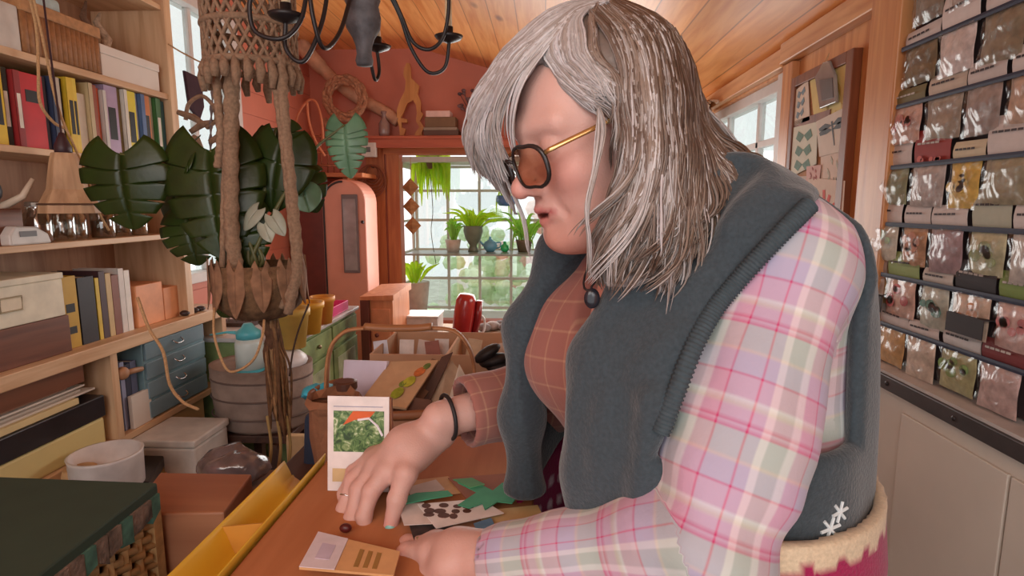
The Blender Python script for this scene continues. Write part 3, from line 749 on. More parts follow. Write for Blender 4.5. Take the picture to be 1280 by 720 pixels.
# snowflakes knitted into the vest hem
for fx, fy, fr in ((1050, 640, .010), (1038, 661, .011)):
    p = march(fx, fy, vest_sdf); n = Vector(normal(p, vest_sdf)); tg = Vector((0, 0, 1)).cross(n).normalized(); up = n.cross(tg); m = MB()
    for k in range(3):
        a = k*math.pi/3+.2; dd = tg*math.cos(a)+up*math.sin(a); c_ = Vector(p)
        m.tube([c_-dd*fr, c_+dd*fr], .0016, 6)
    m.build('snowflake', M('white_wool', (206, 214, 216), .9), vest)
# ---------------------------------------------------------------- glasses
def gl(f, l, u): return Vector(H(f, l, u))
GP = bpy.data.objects.new('glasses', None); C.objects.link(GP); GP.parent = ROOT; GP.location = Vector(H(.1, 0, 0))-ROOT.location; GP['label'] = 'gold-armed glasses with large dark rims worn low on the nose'
def lens_pts(s, sc=1.0, n=28):
    out = []
    for i in range(n):
        a = 2*math.pi*i/n; ca, sa = math.cos(a), math.sin(a); e = .78
        x = math.copysign(abs(ca)**e, ca)*.0255*sc; y = math.copysign(abs(sa)**e, sa)*.0222*sc
        l = .0335*s+x; out.append(gl(.1175-.35*max(0, abs(l)-.02)-.10*y*0-.12*(y+.024)*0, l, -.013+y-(.002 if x*s > 0 else 0)))
    return out
for s in (1, -1):
    m = MB(); m.tube(lens_pts(s), .0017, 8, closed=True, flat=1.5); m.build('rim', M('black_rim', (38, 34, 34), .25, .02), GP, smooth=True)
    m = MB(); P_ = lens_pts(s, .97); m._add(P_, [tuple(range(len(P_)))]); m.build('lens', glass('tinted_lens', (236, 222, 212), .03, .93), GP, solid=.0015)
    m = MB(); m.tube(catmull([gl(.103, .0605*s, -.004), gl(.097, .069*s, -.002), gl(.06, .077*s, .002), gl(.01, .083*s, .006), gl(-.014, .084*s, -.004), gl(-.024, .083*s, -.026)], 6), .0017, 8, flat=1.6)
    m.build('temple_arm', M('gold_metal', (212, 176, 120), .25, .03, metal=.85), GP, smooth=True)
m = MB(); m.tube(catmull([gl(.1175, .0065, -.006), gl(.1225, 0, -.002), gl(.1175, -.0065, -.006)], 5), .0018, 8); m.build('bridge', M('black_rim', (38, 34, 34)), GP, smooth=True)
# ---------------------------------------------------------------- hair
def pv(t): return [Vector(WY(*p)) for p in t]
GA = [  # near side curtain, front to back (px, py, depth)
 [(735, 30, .625), (771, 70, .588), (783, 130, .578), (792, 190, .566), (788, 250, .560), (761, 305, .556), (744, 345, .552)],
 [(748, 22, .64), (794, 66, .588), (808, 130, .570), (810, 200, .560), (800, 260, .553), (774, 310, .548), (764, 352, .545)],
 [(760, 20, .65), (816, 66, .59), (823, 130, .570), (828, 200, .558), (820, 262, .550), (803, 315, .545), (783, 350, .540)],
 [(768, 19, .66), (826, 70, .60), (830, 135, .582), (836, 200, .566), (835, 262, .555), (834, 310, .546), (804, 350, .540)],
 [(775, 20, .67), (821, 80, .62), (844, 150, .60), (858, 210, .585), (866, 262, .565), (854, 305, .552), (828, 338, .545)],
 [(778, 21, .69), (824, 80, .66), (848, 145, .640), (876, 195, .615), (901, 225, .60), (911, 255, .585), (891, 290, .57)],
 [(775, 23, .72), (830, 75, .72), (844, 140, .70), (881, 180, .67), (918, 200, .65), (938, 215, .635), (944, 235, .62)]]
GB = [  # swept back over the temple
 [(742, 20, .635), (700, 52, .62), (694, 85, .602), (712, 108, .590), (738, 124, .580), (760, 132, .574)],
 [(742, 18, .635), (712, 42, .62), (712, 72, .600), (728, 96, .588), (745, 112, .580), (762, 122, .575)],
 [(742, 16, .635), (725, 34, .62), (730, 60, .600), (742, 84, .588), (754, 102, .580), (766, 116, .575)]]
GC = [  # heavy sweep over the forehead and down the far side of the face
 [(742, 16, .64), (700, 28, .635), (655, 62, .640), (622, 108, .655), (608, 160, .668), (618, 212, .68), (645, 268, .69)],
 [(742, 16, .64), (694, 30, .625), (645, 70, .628), (612, 118, .645), (600, 165, .66), (606, 200, .67), (622, 232, .68)],
 [(744, 16, .64), (690, 34, .615), (640, 80, .618), (606, 130, .635), (592, 165, .65), (594, 190, .665), (604, 212, .675)],
 [(744, 18, .64), (694, 40, .61), (652, 80, .605), (626, 125, .612), (618, 165, .62), (628, 200, .625), (640, 222, .63)],
 [(744, 18, .64), (702, 44, .605), (668, 80, .597), (648, 120, .600), (640, 160, .605), (648, 195, .610)]]
def hair_base(P):
    q = (P-HC) @ HR/HS
    d = s_ell(q, (-.012, 0, .037), (.102, .085, .078))*HS
    # open the face: everything ahead of the hairline
    hl = np.interp(q[:, 2], [-.12, -.02, .03, .07, .10, .14], [-.02, .002, .012, .035, .065, .12])
    d = smax(d, (q[:, 0]-hl)*.8, .012)
    def ch(g, rs, k=.03):
        return s_chain(P, [np.array(v) for v in g], rs, k)
    W_ = [Vector(v) for v in ()]
    back = lambda g, dy: [np.array(v)+A3((0, dy, 0)) for v in pv(g)]
    for i, g in enumerate(GA):
        r_ = [.012, .016, .018, .019, .018, .013, .006] if i else [.010, .010, .010, .010, .009, .007, .004]
        d = smin(d, s_chain(P, back(g, .016 if i else .010), r_, .02), .02)
    for g in GC[:3]: d = smin(d, s_chain(P, back(g, .008), [.008, .010, .011, .011, .009, .007, .003][:len(g)], .015), .012)
    d = smin(d, s_chain(P, back(GC[3], .004)[:4], [.006, .008, .008, .005], .015), .012)
    for g in GB: d = smin(d, s_chain(P, back(g, .007), [.006, .005, .005, .005, .005, .005], .012), .02)
    # far side curtain and the hair over the nape
    d = smin(d, s_chain(P, [H(-.02, -.05, .09), H(.0, -.088, .02), H(-.01, -.09, -.07), H(-.02, -.085, -.13)], [.03, .026, .026, .016], .04), .03)
    d = smin(d, s_chain(P, [H(-.07, 0, .04), H(-.085, 0, -.02), H(-.10, .02, -.08)], [.03, .03, .028], .04), .03)
    return d+noise3(P, 60, 9)*.0012
vs, F = nets(hair_base, (-.12, .48, 1.24), (.36, .84, 1.68), .0042)
q_ = (vs-HC) @ HR/HS
cb = np.tile(A3(lin((96, 80, 69))), (len(vs), 1))
# greyer towards the face, browner behind
g_ = np.clip((q_[:, 0]+.0)/.09, 0, 1)[:, None]; cb = cb*(1-g_)+A3(lin((150, 146, 146)))*g_
hm = amat('hair_strands', rough=.36, spec=.5, noisy=.10, bscale=160, bump=.3, stretch=(1, 1, 1))
npmesh('hair', vs, F, hm, ROOT, cb)['label'] = 'long straight grey and ash-blonde hair'
def strands(guides, n, r0, cols, jit, seed, wob=.004, ext=0., lift=.0, tip=.35, nseg=22, clump=14, spread=.22):
    rg = np.random.default_rng(seed); G = [[Vector(v) for v in catmull(pv(g), 4)] for g in guides]
    L_ = min(len(g) for g in G); VV = []; FF = []; CC = []; o = 0
    ncl = max(1, int(n/clump)); CU = rg.random(ncl)*(len(G)-1.001); CJ = rg.normal(size=(ncl, 3))*jit*1.6; CP = rg.random((ncl, 3))*6.28; CE = 1-rg.random(ncl)**2*.22; CCi = rg.integers(len(cols), size=ncl)
    for i in range(n):
        ci = rg.integers(ncl); u0 = CU[ci]; u = min(max(u0+rg.normal()*spread, 0), len(G)-1.001); k = int(u); t = u-k
        j = rg.normal(size=3)*jit*.6; ph = CP[ci]+rg.normal(size=3)*.15; j2 = CJ[ci]+rg.normal(size=3)*jit*.35; uc = u; 
        end = CE[ci]-rg.random()**2*.10; start = rg.random()**2*.15 if rg.random() < .5 else 0
        pts = []
        for s_ in range(nseg):
            w_ = start+(end-start)*s_/(nseg-1); x = w_*(L_-1); a = int(min(x, L_-2)); b_ = x-a
            uu = uc+(u0-uc)*.8*w_**1.5; k = int(uu); t = uu-k; p = (G[k][a]*(1-b_)+G[k][a+1]*b_)*(1-t)+(G[k+1][a]*(1-b_)+G[k+1][a+1]*b_)*t
            grow = w_**1.6
            p = p+Vector(j)*(.3+.5*w_-.5*w_*w_)+Vector(j2)*grow+Vector((math.sin(ph[0]+w_*5), math.sin(ph[1]+w_*6), math.sin(ph[2]+w_*5)))*wob*grow
            p.y -= lift*(1-.5*w_); pts.append(np.array(p))
        P_ = np.array(pts); tg_ = np.gradient(P_, axis=0); tg_ /= np.linalg.norm(tg_, axis=1)[:, None]+1e-9
        a_ = np.cross(tg_, A3((.1, 1, .2))); a_ /= np.linalg.norm(a_, axis=1)[:, None]+1e-9; b2 = np.cross(tg_, a_)
        w_ = np.linspace(0, 1, nseg); rad = r0*(.6+.7*rg.random())*np.minimum(1, .5+w_*6)*(1-(1-tip)*w_**2); rad[-1] *= .2
        ring = np.stack([P_+(a_*math.cos(x_)*1.5+b2*math.sin(x_)*.8)*rad[:, None] for x_ in np.linspace(0, 2*math.pi, 6)[:-1]], 1)
        VV.append(ring.reshape(-1, 3)); ii = np.arange(nseg-1)[:, None]*5; jj = np.arange(5)[None]
        q4 = np.stack([ii+jj, ii+(jj+1) % 5, ii+5+(jj+1) % 5, ii+5+jj], -1).reshape(-1, 4)+o; FF.append(q4); o += nseg*5
        c = A3(lin(cols[CCi[ci] if rg.random() < .55 else rg.integers(len(cols))]))*(.9+.2*rg.random()); CC.append(np.tile(c, (nseg*5, 1)))
    return np.concatenate(VV), np.concatenate(FF), np.concatenate(CC)
grey = [(172, 166, 164), (158, 152, 150), (186, 182, 182), (150, 140, 134), (178, 173, 174)]
ash = [(114, 97, 86), (99, 83, 73), (128, 112, 101), (86, 70, 61), (122, 112, 106), (152, 142, 136), (108, 90, 76)]
mixh = ash+ash[:4]+grey[:2]
def snap(pk, keep):
    v, f, c = pk; R5 = v.reshape(-1, 5, 3); ctr = R5.mean(1)
    for _ in range(2):
        d = hair_base(ctr); e = .002; g = np.stack([hair_base(ctr+A3(x_)*e)-d for x_ in np.eye(3)], 1)/e; g /= np.linalg.norm(g, axis=1)[:, None]+1e-9
        w_ = (np.arange(len(ctr)) % 22)/21.0; want = .0018+.0022*((np.arange(len(ctr))//22*7919) % 100)/100*1.0
        mv = np.where(d < want, want-d, np.where((d < .03) & (w_ < keep), want-d, 0)); mv = np.clip(mv, -.03, .03)
        ctr = ctr+g*mv[:, None]
    # smooth along the strand
    S_ = ctr.reshape(-1, 22, 3); S2 = S_.copy(); S2[:, 1:-1] = (S_[:, :-2]+S_[:, 1:-1]*2+S_[:, 2:])/4; ctr2 = S2.reshape(-1, 3)
    return ((R5-R5.mean(1, keepdims=True))+ctr2[:, None]).reshape(-1, 3), f, c
packs = [strands(GA, 1600, .0012, mixh, .0040, 1, .013, lift=.003), strands(GA[:5], 260, .0010, grey+ash[:3], .007, 2, .020, lift=.006), strands(GA[3:], 420, .0012, mixh, .007, 12, .016, lift=.003),
         strands(GB, 420, .0010, grey, .0034, 3, .002, lift=.003), strands(GC[:4], 620, .0011, grey, .0030, 4, .003, lift=.001), strands(GC[3:], 70, .0008, grey, .0040, 5, .004, lift=.002)]
packs = [snap(p_, k_) for p_, k_ in zip(packs, (.55, .5, .6, 1.0, .75, .3))]
# loose wisps over cheek and throat
GD_ = [[(742, 17, .635), (737, 44, .612), (742, 72, .594), (760, 100, .583), (772, 128, .576), (778, 160, .572), (780, 190, .570)],
 [(741, 17, .635), (744, 48, .608), (752, 78, .590), (770, 108, .580), (778, 140, .574), (783, 172, .570), (784, 205, .568)]]
packs.append(snap(strands(GD_, 160, .0011, grey[:2]+ash[:4], .003, 21, .003, lift=.003), .9))
WI = [[(745, 125, .575), (760, 160, .560), (745, 215, .553), (728, 262, .548), (716, 305, .548), (712, 345, .55)], [(750, 130, .575), (740, 175, .560), (735, 215, .553), (722, 262, .548), (728, 310, .546), (733, 350, .548)]]
packs.append(strands(WI, 16, .0006, grey, .003, 6, .006))
WF = [[(618, 200, .66), (640, 250, .655), (650, 280, .65), (655, 300, .65), (668, 330, .65)], [(625, 205, .66), (652, 262, .655), (662, 290, .652), (666, 315, .65), (676, 345, .65)]]
packs.append(strands(WF, 10, .0006, grey, .002, 7, .004))
WB = [[(880, 150, .68), (905, 170, .67), (925, 185, .66), (938, 210, .655)], [(860, 110, .69), (895, 150, .68), (915, 170, .67), (930, 190, .66)]]
packs.append(strands(WB, 30, .0008, grey, .004, 8, .006))
o = 0; V_ = []; F_ = []; C_ = []
for v, f, c in packs: V_.append(v); F_.append(f+o); C_.append(c); o += len(v)
npmesh('hair_lock', np.concatenate(V_), np.concatenate(F_), hm, ROOT, np.concatenate(C_))['label'] = 'loose silver strands falling over the face and shoulder'
# ---------------------------------------------------------------- armhole rib, bracelet, pendant, ring
def wrist_band(a, b, t, r, rt, name, mat, label, cat):
    a = Vector(a); b = Vector(b); c = a.lerp(b, t); ax = (b-a).normalized(); u = ax.orthogonal().normalized(); v = ax.cross(u)
    m = MB(); m.tube([c+(u*math.cos(x)+v*math.sin(x))*r for x in [i*2*math.pi/32 for i in range(32)]], rt, 8, closed=True)
    return m.build(name, mat, ROOT, smooth=True)
wrist_band(WRF, ELF, .055, .0315, .003, 'bracelet', M('black_cord', (28, 24, 26), .6), 'thin black cord bracelet around the wrist of the reaching hand', 'bracelet')
m = MB(); rc = Vector(pw(435, 620, .748)); 
ax = Vector(pw(430, 636, .738)-pw(441, 600, .760)).normalized(); u = ax.orthogonal().normalized(); v = ax.cross(u)
m.tube([rc+(u*math.cos(x)+v*math.sin(x))*.0105 for x in [i*2*math.pi/24 for i in range(24)]], .0014, 6, closed=True)
m.build('ring', M('silver', (210, 210, 212), .2, .02, metal=1), ROOT, smooth=True)
PN = bpy.data.objects.new('necklace', None); C.objects.link(PN); PN.parent = ROOT
m = MB(); m.tube(catmull([Vector(T(.06, .075, 1.43)), Vector(pw(752, 345, .585)), Vector(pw(742, 362, .578)), Vector(pw(731, 345, .60)), Vector(T(.08, -.06, 1.43))], 6), .0012, 6); m.build('cord', M('black_cord', (28, 24, 26)), PN, smooth=True)
m = MB(); m.ball(pw(740, 373, .572), (.008, .004, .0105), 16, 10); m.build('pendant', M('dark_stone', (40, 40, 48), .2, .3, 60), PN, smooth=True)

# ribbed edge of the near armhole
pth = [march(a_, b_, vest_sdf, .001) for a_, b_ in ((1012, 256), (982, 286), (950, 320), (918, 356), (892, 388), (868, 432), (845, 490), (826, 540))]
m = MB(); cp_ = catmull(pth, 40)
m.tube(cp_, [.0090 if i % 4 < 2 else .0076 for i in range(len(cp_))], 10)
m.build('armhole_trim', M('rib_wool', (62, 74, 80), .95, .15, 200), vest, smooth=True)
# ================================================================ left shelving
XF = -1.5; XB = -1.795
def ly(px, py=250): return WX(px, py, XF).y
def lz(px, py): return WX(px, py, XF).z
def lbox(m, y0, y1, z0, z1, x0=XB, x1=XF, inset=0.): return m.box(x0, x1-inset, y0, y1, z0, z1)
shelfw = wood('shelf_pine', (220, 184, 146), (198, 156, 116), 'Y', .5, knots=False)
shelfz = wood('shelf_pine_up', (222, 186, 148), (200, 158, 120), 'Z', .5, knots=False)
ZA, ZBk, ZCk, ZD, ZE = 1.855, 1.585, 1.303, .955, .60
YEU, YEL = 2.335, 2.60
U = empty('shelving_unit', (-1.65, 1.7, 0), 'pale pine shelving unit on the left wall crowded with books and boxes', 'shelf')
for z, nm, th in ((2.19, 0, .02), (ZA, 0, .022), (ZBk, 0, .02), (ZCk, 0, .02)):
    m = MB(); m.box(XB, XF, .75, YEU-.03, z-th, z); m.build('shelf_board', shelfw, U, bevel=.002)
m = MB(); m.box(XB, XF+.01, YEU-.03, YEU+.012, ZD, 2.50); m.build('side_panel', shelfz, U, bevel=.002)
m = MB(); m.box(XB, XF+.03, .75, YEL, ZD-.045, ZD); m.build('worktop', shelfw, U, bevel=.003)
m = MB(); m.box(XB, XF+.01, .75, YEL, ZE-.025, ZE); m.build('shelf_board', shelfw, U, bevel=.002)
yd = ly(140, 470)
for y in (yd, YEL-.04, .80): m = MB(); m.box(XB, XF+.012, y-.015, y+.018, ZE, ZD-.045); m.build('divider', shelfz, U, bevel=.002)
for y in (YEL-.04, 1.6, .80): m = MB(); m.box(XB, XF, y-.015, y+.018, 0, ZE-.025); m.build('divider', shelfz, U, bevel=.002)
m = MB(); m.box(XB, XB+.008, .75, YEL-.05, ZE, 2.50) if False else m.box(XB, XB+.006, .75, YEU-.03, ZD, 2.50); m.build('back_panel', wood('back_ply', (178, 136, 106), (152, 108, 80), 'Z', .6, knots=False), U)
m = MB(); m.box(XB, XB+.006, .75, YEL, 0, ZD-.045); m.build('back_panel', MC['back_ply'], U)
# --- books standing on a shelf: px range -> spine, height px at left edge, colours
def book(y0, y1, z0, h, d, col, label, group, cover=None, x1=XF, lean=0, marks=None):
    r_ = empty('book', ((x1-d/2), (y0+y1)/2, z0), label, 'book', group)
    c = M('book_%d_%d_%d' % col, col, .55, .06, 25)
    m = MB(); x0 = x1-d; t = .0025
    m.box(x0, x1-.0005, y0, y0+t, z0, z0+h); m.box(x0, x1-.0005, y1-t, y1, z0, z0+h); m.box(x1-.004, x1, y0, y1, z0, z0+h)
    m.build('cover', c, r_, bevel=.001)
    m = MB(); m.box(x0+.004, x1-.006, y0+t, y1-t, z0+.003, z0+h-.004); m.build('pages', M('paper', (226, 214, 190), .8, .06, 60), r_)
    if marks and y1-y0 > .012:
        for (a, b, mc) in marks:
            m = MB(); m.box(x1, x1+.0008, y0+(y1-y0)*.22, y1-(y1-y0)*.22, z0+h*a, z0+h*b); m.build('spine_title', M('ink_%d_%d_%d' % mc, mc, .6), r_)
    if lean: r_.rotation_euler = (lean, 0, 0)
    return r_
K, Wt = (30, 28, 30), (235, 228, 215)
row = [ # px0, px1, top py at px0, colour, words
 (-14, 1, 76, (196, 190, 60), 'lime spined book at the frame edge'), (1, 17, 78, (226, 190, 30), 'bright yellow book with dark lettering, first from the left'), (18, 27, 84, (64, 70, 66), 'dark grey book with pale title beside the yellow one'),
 (28, 36, 88, (150, 40, 42), 'dark red thin book left of the fat red one'), (37, 66, 90, (196, 24, 34), 'fat bright red book with black square on the spine'),
 (67, 73, 96, (70, 60, 70), 'thin dark violet book right of the fat red one'), (74, 80, 96, (48, 60, 88), 'navy thin book with pale top'), (80, 87, 97, (210, 200, 186), 'off-white paperback between navy and black spines'),
 (87, 92, 98, (40, 38, 40), 'thin black book left of the two yellow ones'), (92, 100, 97, (226, 192, 52), 'tall yellow book right of thin black spine'), (100, 107, 98, (236, 208, 70), 'second tall yellow book, paler'),
 (107, 119, 116, (222, 212, 196), 'short cream book in the middle of the row'), (119, 124, 104, (196, 178, 140), 'tan slim book right of the short cream one'), (124, 131, 106, (158, 84, 60), 'rust brown paperback near the middle'),
 (131, 136, 110, (208, 96, 60), 'orange-red slim book left of the lilac one'), (136, 140, 113, (210, 206, 200), 'thin pale grey book left of the lilac one'), (140, 156, 101, (182, 160, 192), 'wide lilac book with pale edge'),
 (157, 162, 106, (120, 96, 44), 'olive brown slim book right of the lilac one'), (162, 166, 107, (226, 222, 210), 'thin white book between olive and yellow'), (166, 178, 107, (232, 214, 62), 'lemon yellow book with green lettering'),
 (178, 182, 112, (206, 216, 232), 'thin pale blue book'), (182, 187, 115, (84, 112, 158), 'thin mid blue book'), (187, 195, 119, (214, 128, 66), 'orange book with pale top right of the blue one'),
 (195, 200, 121, (206, 198, 176), 'thin cream book left of the green ones'), (200, 206, 121, (62, 116, 62), 'green book with yellow lettering'), (206, 220, 126, (32, 84, 90), 'dark teal book at the right end of the row')]
for i, (a, b, t, col, lb) in enumerate(row):
    y0, y1 = ly(a, 150), ly(b, 150)-.0015
    if y1 > YEU-.032: y1 = YEU-.034; y0 = min(y0, y1-.03)
    h = min(lz(a, t)-ZBk, .245)
    mk = [(.25, .7, K if sum(col) > 350 else Wt)] if i in (1, 2, 3, 9, 10, 16, 19, 22, 24) else ([(.62, .78, K)] if i == 4 else None)
    book(y0, y1, ZBk, h, .19-.02*(i % 3), col, lb, 'books on the eye-level shelf', marks=mk, x1=XF-.012-.008*((i*7) % 3))
# --- top shelf
m = MB(); y0, y1 = ly(30, 40), ly(127, 75)
z1 = ZA+.152
m.box(XF-.22, XF-.01, y0, y1, ZA, z1-.004)
cr_ = empty('crate', (XF-.11, (y0+y1)/2, ZA), 'ribbed brown wicker crate on the top shelf', 'crate'); m.build('box_body', M('wicker', (168, 120, 78), .7, .25, 40, bump=.5), cr_, bevel=.002)
n = 15
for i in range(n):
    m = MB(); yy = y0+(y1-y0)*(i+.5)/n; m.tube([(XF-.008, yy, ZA+.004), (XF-.008, yy, z1-.03)], .012, 8, flat=.5); m.build('rib', M('wicker_rib', (158, 110, 70), .7, .2, 60), cr_, smooth=True)
m = MB(); m.box(XF-.225, XF+.002, y0-.004, y1+.004, z1-.035, z1); m.build('rim', M('wicker_rim', (178, 130, 86), .7, .2, 60), cr_, bevel=.003)
def sbox(name, cat, label, y0, y1, z0, z1, mat, d=.2, x1=XF-.008, lid=None, bev=.003, group=None):
    if lid is None:
        m = MB(); m.box(x1-d, x1, y0, y1, z0, z1); return one(m, name, mat, label, cat, group, bevel=bev)
    r_ = empty(name, (x1-d/2, (y0+y1)/2, z0), label, cat, group)
    m = MB(); m.box(x1-d, x1, y0, y1, z0, z1-lid[0]); m.build('box_body', mat, r_, bevel=bev)
    m = MB(); m.box(x1-d-.003, x1+.003, y0-.003, y1+.003, z1-lid[0], z1); m.build('lid', lid[1], r_, bevel=bev); return r_
whitebox = M('white_card', (224, 214, 204), .6, .04, 10)
sbox('storage_box', 'box', 'long plain white box at the right end of the top shelf', ly(129, 75), ly(203, 95)-.01, ZA, ZA+.105, whitebox, .22, lid=(.03, whitebox))
sbox('storage_box', 'box', 'pale grey box cut off by the left frame edge on the top shelf', 1.25, ly(27, 30), ZA, ZA+.125, M('pale_grey_card', (206, 200, 192), .6), .2)
for i, (px, t, h, col) in enumerate(((151, 8, .17, (112, 84, 66)), (166, 14, .15, (176, 152, 130)))):
    m = MB(); y = ly(px, 40); m.tube([(XF-.12, y, ZA+.105), (XF-.11, y+.012, ZA+.165), (XF-.13, y-.006, ZA+.22), (XF-.12, y+.004, ZA+.105+h)], [.018, .022, .014, .004], 7, flat=.7)
    one(m, 'driftwood', M('driftwood_%d' % i, col, .9, .4, 60, bump=.6), ['dark upright driftwood piece standing on the long white box', 'pale upright driftwood piece standing on the long white box'][i], 'driftwood', smooth=True)
m = MB(); m.box(XF-.20, XF-.03, ly(58, 10), ly(88, 10), ZA+.153, ZA+.20); one(m, 'folded_cloth', M('pale_blue_cloth', (178, 196, 196), .9, .15, 30, bump=.4), 'pale blue folded cloth lying on the wicker crate', 'cloth', bevel=.012)
# twig wreath of string hanging in front of shelves
def rope(px_pts, r, name, mat, label, cat, n=6, **kw):
    m = MB(); m.tube(catmull([WX(a, b, x) for a, b, x in px_pts], n), r, 6); return one(m, name, mat, label, cat, smooth=True, **kw)
jute = M('jute', (188, 150, 108), .9, .2, 200)
rope([(36, -10, XF+.05), (46, 40, XF+.05), (48, 90, XF+.05), (50, 128, XF+.05), (66, 152, XF+.05), (80, 160, XF+.05)], .0042, 'string', jute, 'long jute string hanging down over the red book', 'string')
rope([(40, -10, XF+.06), (56, 60, XF+.06), (66, 110, XF+.06), (78, 150, XF+.07), (96, 190, XF+.09), (110, 225, XF+.1), (122, 262, XF+.1), (136, 288, XF+.1)], .0038, 'string', jute, 'thin jute string slanting past the lamp shade to the jars', 'string')
# --- shelf C: shade lamp, jars, bits
lp = WX(80, 215, XF+.06); yl = WX(82, 215, XF+.075).y
lz0 = ZCk
L = empty('pendant_lamp', (XF+.075, yl, ZCk+.10), 'bell-shaped lamp with pale wooden slat shade hanging before the jars', 'lamp')
n = 12; prof = [(.031, .185), (.038, .165), (.047, .12), (.054, .085), (.078, .045), (.082, .02)]
zb = lz(80, 258)-.02+.0
zt = lz(80, 195)
sc_ = (zt-zb)/.165
pr = [(r_*.95, zb+(h-.02)*sc_) for r_, h in prof]
m = MB(); m.lathe([(r_, z) for r_, z in pr[::-1]], (XF+.075, yl, 0), n, caps=False); m.build('lamp_shade', wood('slat_shade', (196, 158, 122), (160, 122, 90), 'Z', .6, knots=False), L, solid=.004)
for k in (4,):
    m = MB(); m.lathe([(pr[k][0]+.002, pr[k][1]-.003), (pr[k][0]+.004, pr[k][1]), (pr[k][0]+.001, pr[k][1]+.003)], (XF+.075, yl, 0), 24, caps=False); m.build('shade_band', M('dark_band', (90, 62, 46), .7), L)
m = MB(); m.lathe([(.022, pr[0][1]-.005), (.022, pr[0][1]+.02), (.012, pr[0][1]+.045), (.006, pr[0][1]+.06)], (XF+.075, yl, 0), 16); m.build('socket', M('dark_maroon', (58, 34, 40), .5), L, smooth=True)
m = MB(); m.tube([(XF+.075, yl, pr[0][1]+.05), (XF+.07, yl-.004, 1.9), (XF+.06, yl, 2.575)], .003, 6); m.build('cord', M('dark_maroon', (58, 34, 40)), L)
def jar(x, y, z, r, h, label, lidcol, inner=None, group='glass jars on the middle shelf'):
    J = empty('glass_jar', (x, y, z), label, 'jar', group)
    m = MB(); m.lathe([(r*.9, z+.001), (r, z+.008), (r, z+h*.78), (r*.78, z+h*.88), (r*.78, z+h)], (x, y, 0), 20, caps=False); m.build('glass', glass('jar_glass', (225, 228, 225), .04, .75), J, smooth=True)
    if inner: m = MB(); m.lathe([(r*.9, z+.003), (r*.93, z+h*.5)], (x, y, 0), 20); m.build('contents', M('jar_in_%d_%d_%d' % inner, inner, .8, .3, 80), J)
    if lidcol: m = MB(); m.lathe([(r*.82, z+h), (r*.82, z+h+.012), (r*.7, z+h+.015)], (x, y, 0), 20); m.build('lid', M('jar_lid_%d_%d_%d' % lidcol, lidcol, .3, .05, metal=.6), J)
    return J
for px, r_, h, lc, inn, lb in ((70, .036, .11, (170, 160, 150), (150, 100, 80), 'glass jar left of the lamp shade on the middle shelf'), (98, .038, .12, (190, 190, 190), None, 'tall empty glass jar right of the lamp shade'), (116, .030, .10, None, None, 'open small glass jar beside the tall empty one'),
                          (148, .038, .12, (180, 176, 170), (120, 90, 70), 'glass jar with brown contents behind the first leaf'), (170, .034, .11, (150, 140, 130), None, 'glass jar with dull lid behind the middle leaf'), (190, .034, .10, (200, 196, 190), (170, 130, 100), 'last glass jar before the shelf upright')):
    jar(XF-.06, ly(px, 270), ZCk, r_, h, lb, lc, inn)
# dark camera bag, white sewing-machine like cover, wooden tool box
m = MB(); y = ly(20, 215); m.ball((XF-.12, y, ZCk+.155), (.05, .055, .05), 16, 10); one(m, 'pouch', M('dark_leather', (44, 36, 44), .5, .2, 30), 'round black leather pouch on the brown box, far left', 'pouch', smooth=True)
sbox('tool_box', 'box', 'reddish brown wooden box under the black pouch, far left', ly(-12, 250), ly(38, 250), ZCk, ZCk+.105, wood('red_brown_wood', (128, 78, 54), (98, 56, 38), 'Y', .4), .2, x1=XF-.03)
Kt = empty('label_maker', (XF-.01, ly(36, 288), ZCk), 'small white plastic machine with grey window at the shelf front', 'machine')
m = MB(); y0, y1 = ly(12, 290), ly(64, 290)
m.prism([(XF, y0, ZCk), (XF, y1, ZCk), (XF, y1-.01, ZCk+.03), (XF, y1-.05, ZCk+.052), (XF, y0+.02, ZCk+.055), (XF, y0, ZCk+.03)], (-1, 0, 0), .10); m.build('casing', M('white_plastic', (206, 200, 194), .35), Kt, bevel=.005)
m = MB(); m.box(XF, XF+.002, y0+.03, y0+.085, ZCk+.024, ZCk+.040); m.build('display', M('grey_plastic', (92, 90, 92), .3), Kt)
m = MB(); m.tube([(XF-.05, ly(20, 250), ZCk+.107), (XF+.0, ly(28, 240), ZCk+.14), (XF+.02, ly(34, 232), ZCk+.19)], [.012, .010, .006], 8); one(m, 'brush', M('pale_handle', (206, 190, 170), .5), 'pale handled brush leaning on the brown box', 'brush', smooth=True)
# --- below shelf C on the worktop
sbox('filing_box', 'box', 'reddish dark wooden box beneath the cream card file, far left', ly(-30, 420), ly(92, 420), ZD, ZD+.118, wood('dark_red_wood', (118, 70, 50), (88, 48, 34), 'Y', .4), .26)
F2 = sbox('card_file', 'box', 'cream card file box with metal label holder on the dark wooden box', ly(-30, 380), ly(84, 380), ZD+.119, ZD+.255, M('cream_card', (222, 214, 192), .6), .25, lid=(.02, M('cream_card', (222, 214, 192))))
y0, y1 = ly(2, 385), ly(30, 385); z0 = ZD+.165
m = MB(); m.tube([(XF-.004, y0, z0), (XF-.004, y1, z0), (XF-.004, y1, z0+.038), (XF-.004, y0, z0+.038)], .003, 6, closed=True); m.build('label_holder', M('antique_brass', (150, 136, 110), .35, metal=.7), F2)
m = MB(); m.box(XF-.008, XF-.0035, y0, y1, z0, z0+.038); m.build('paper_label', M('paper', (226, 214, 190)), F2)
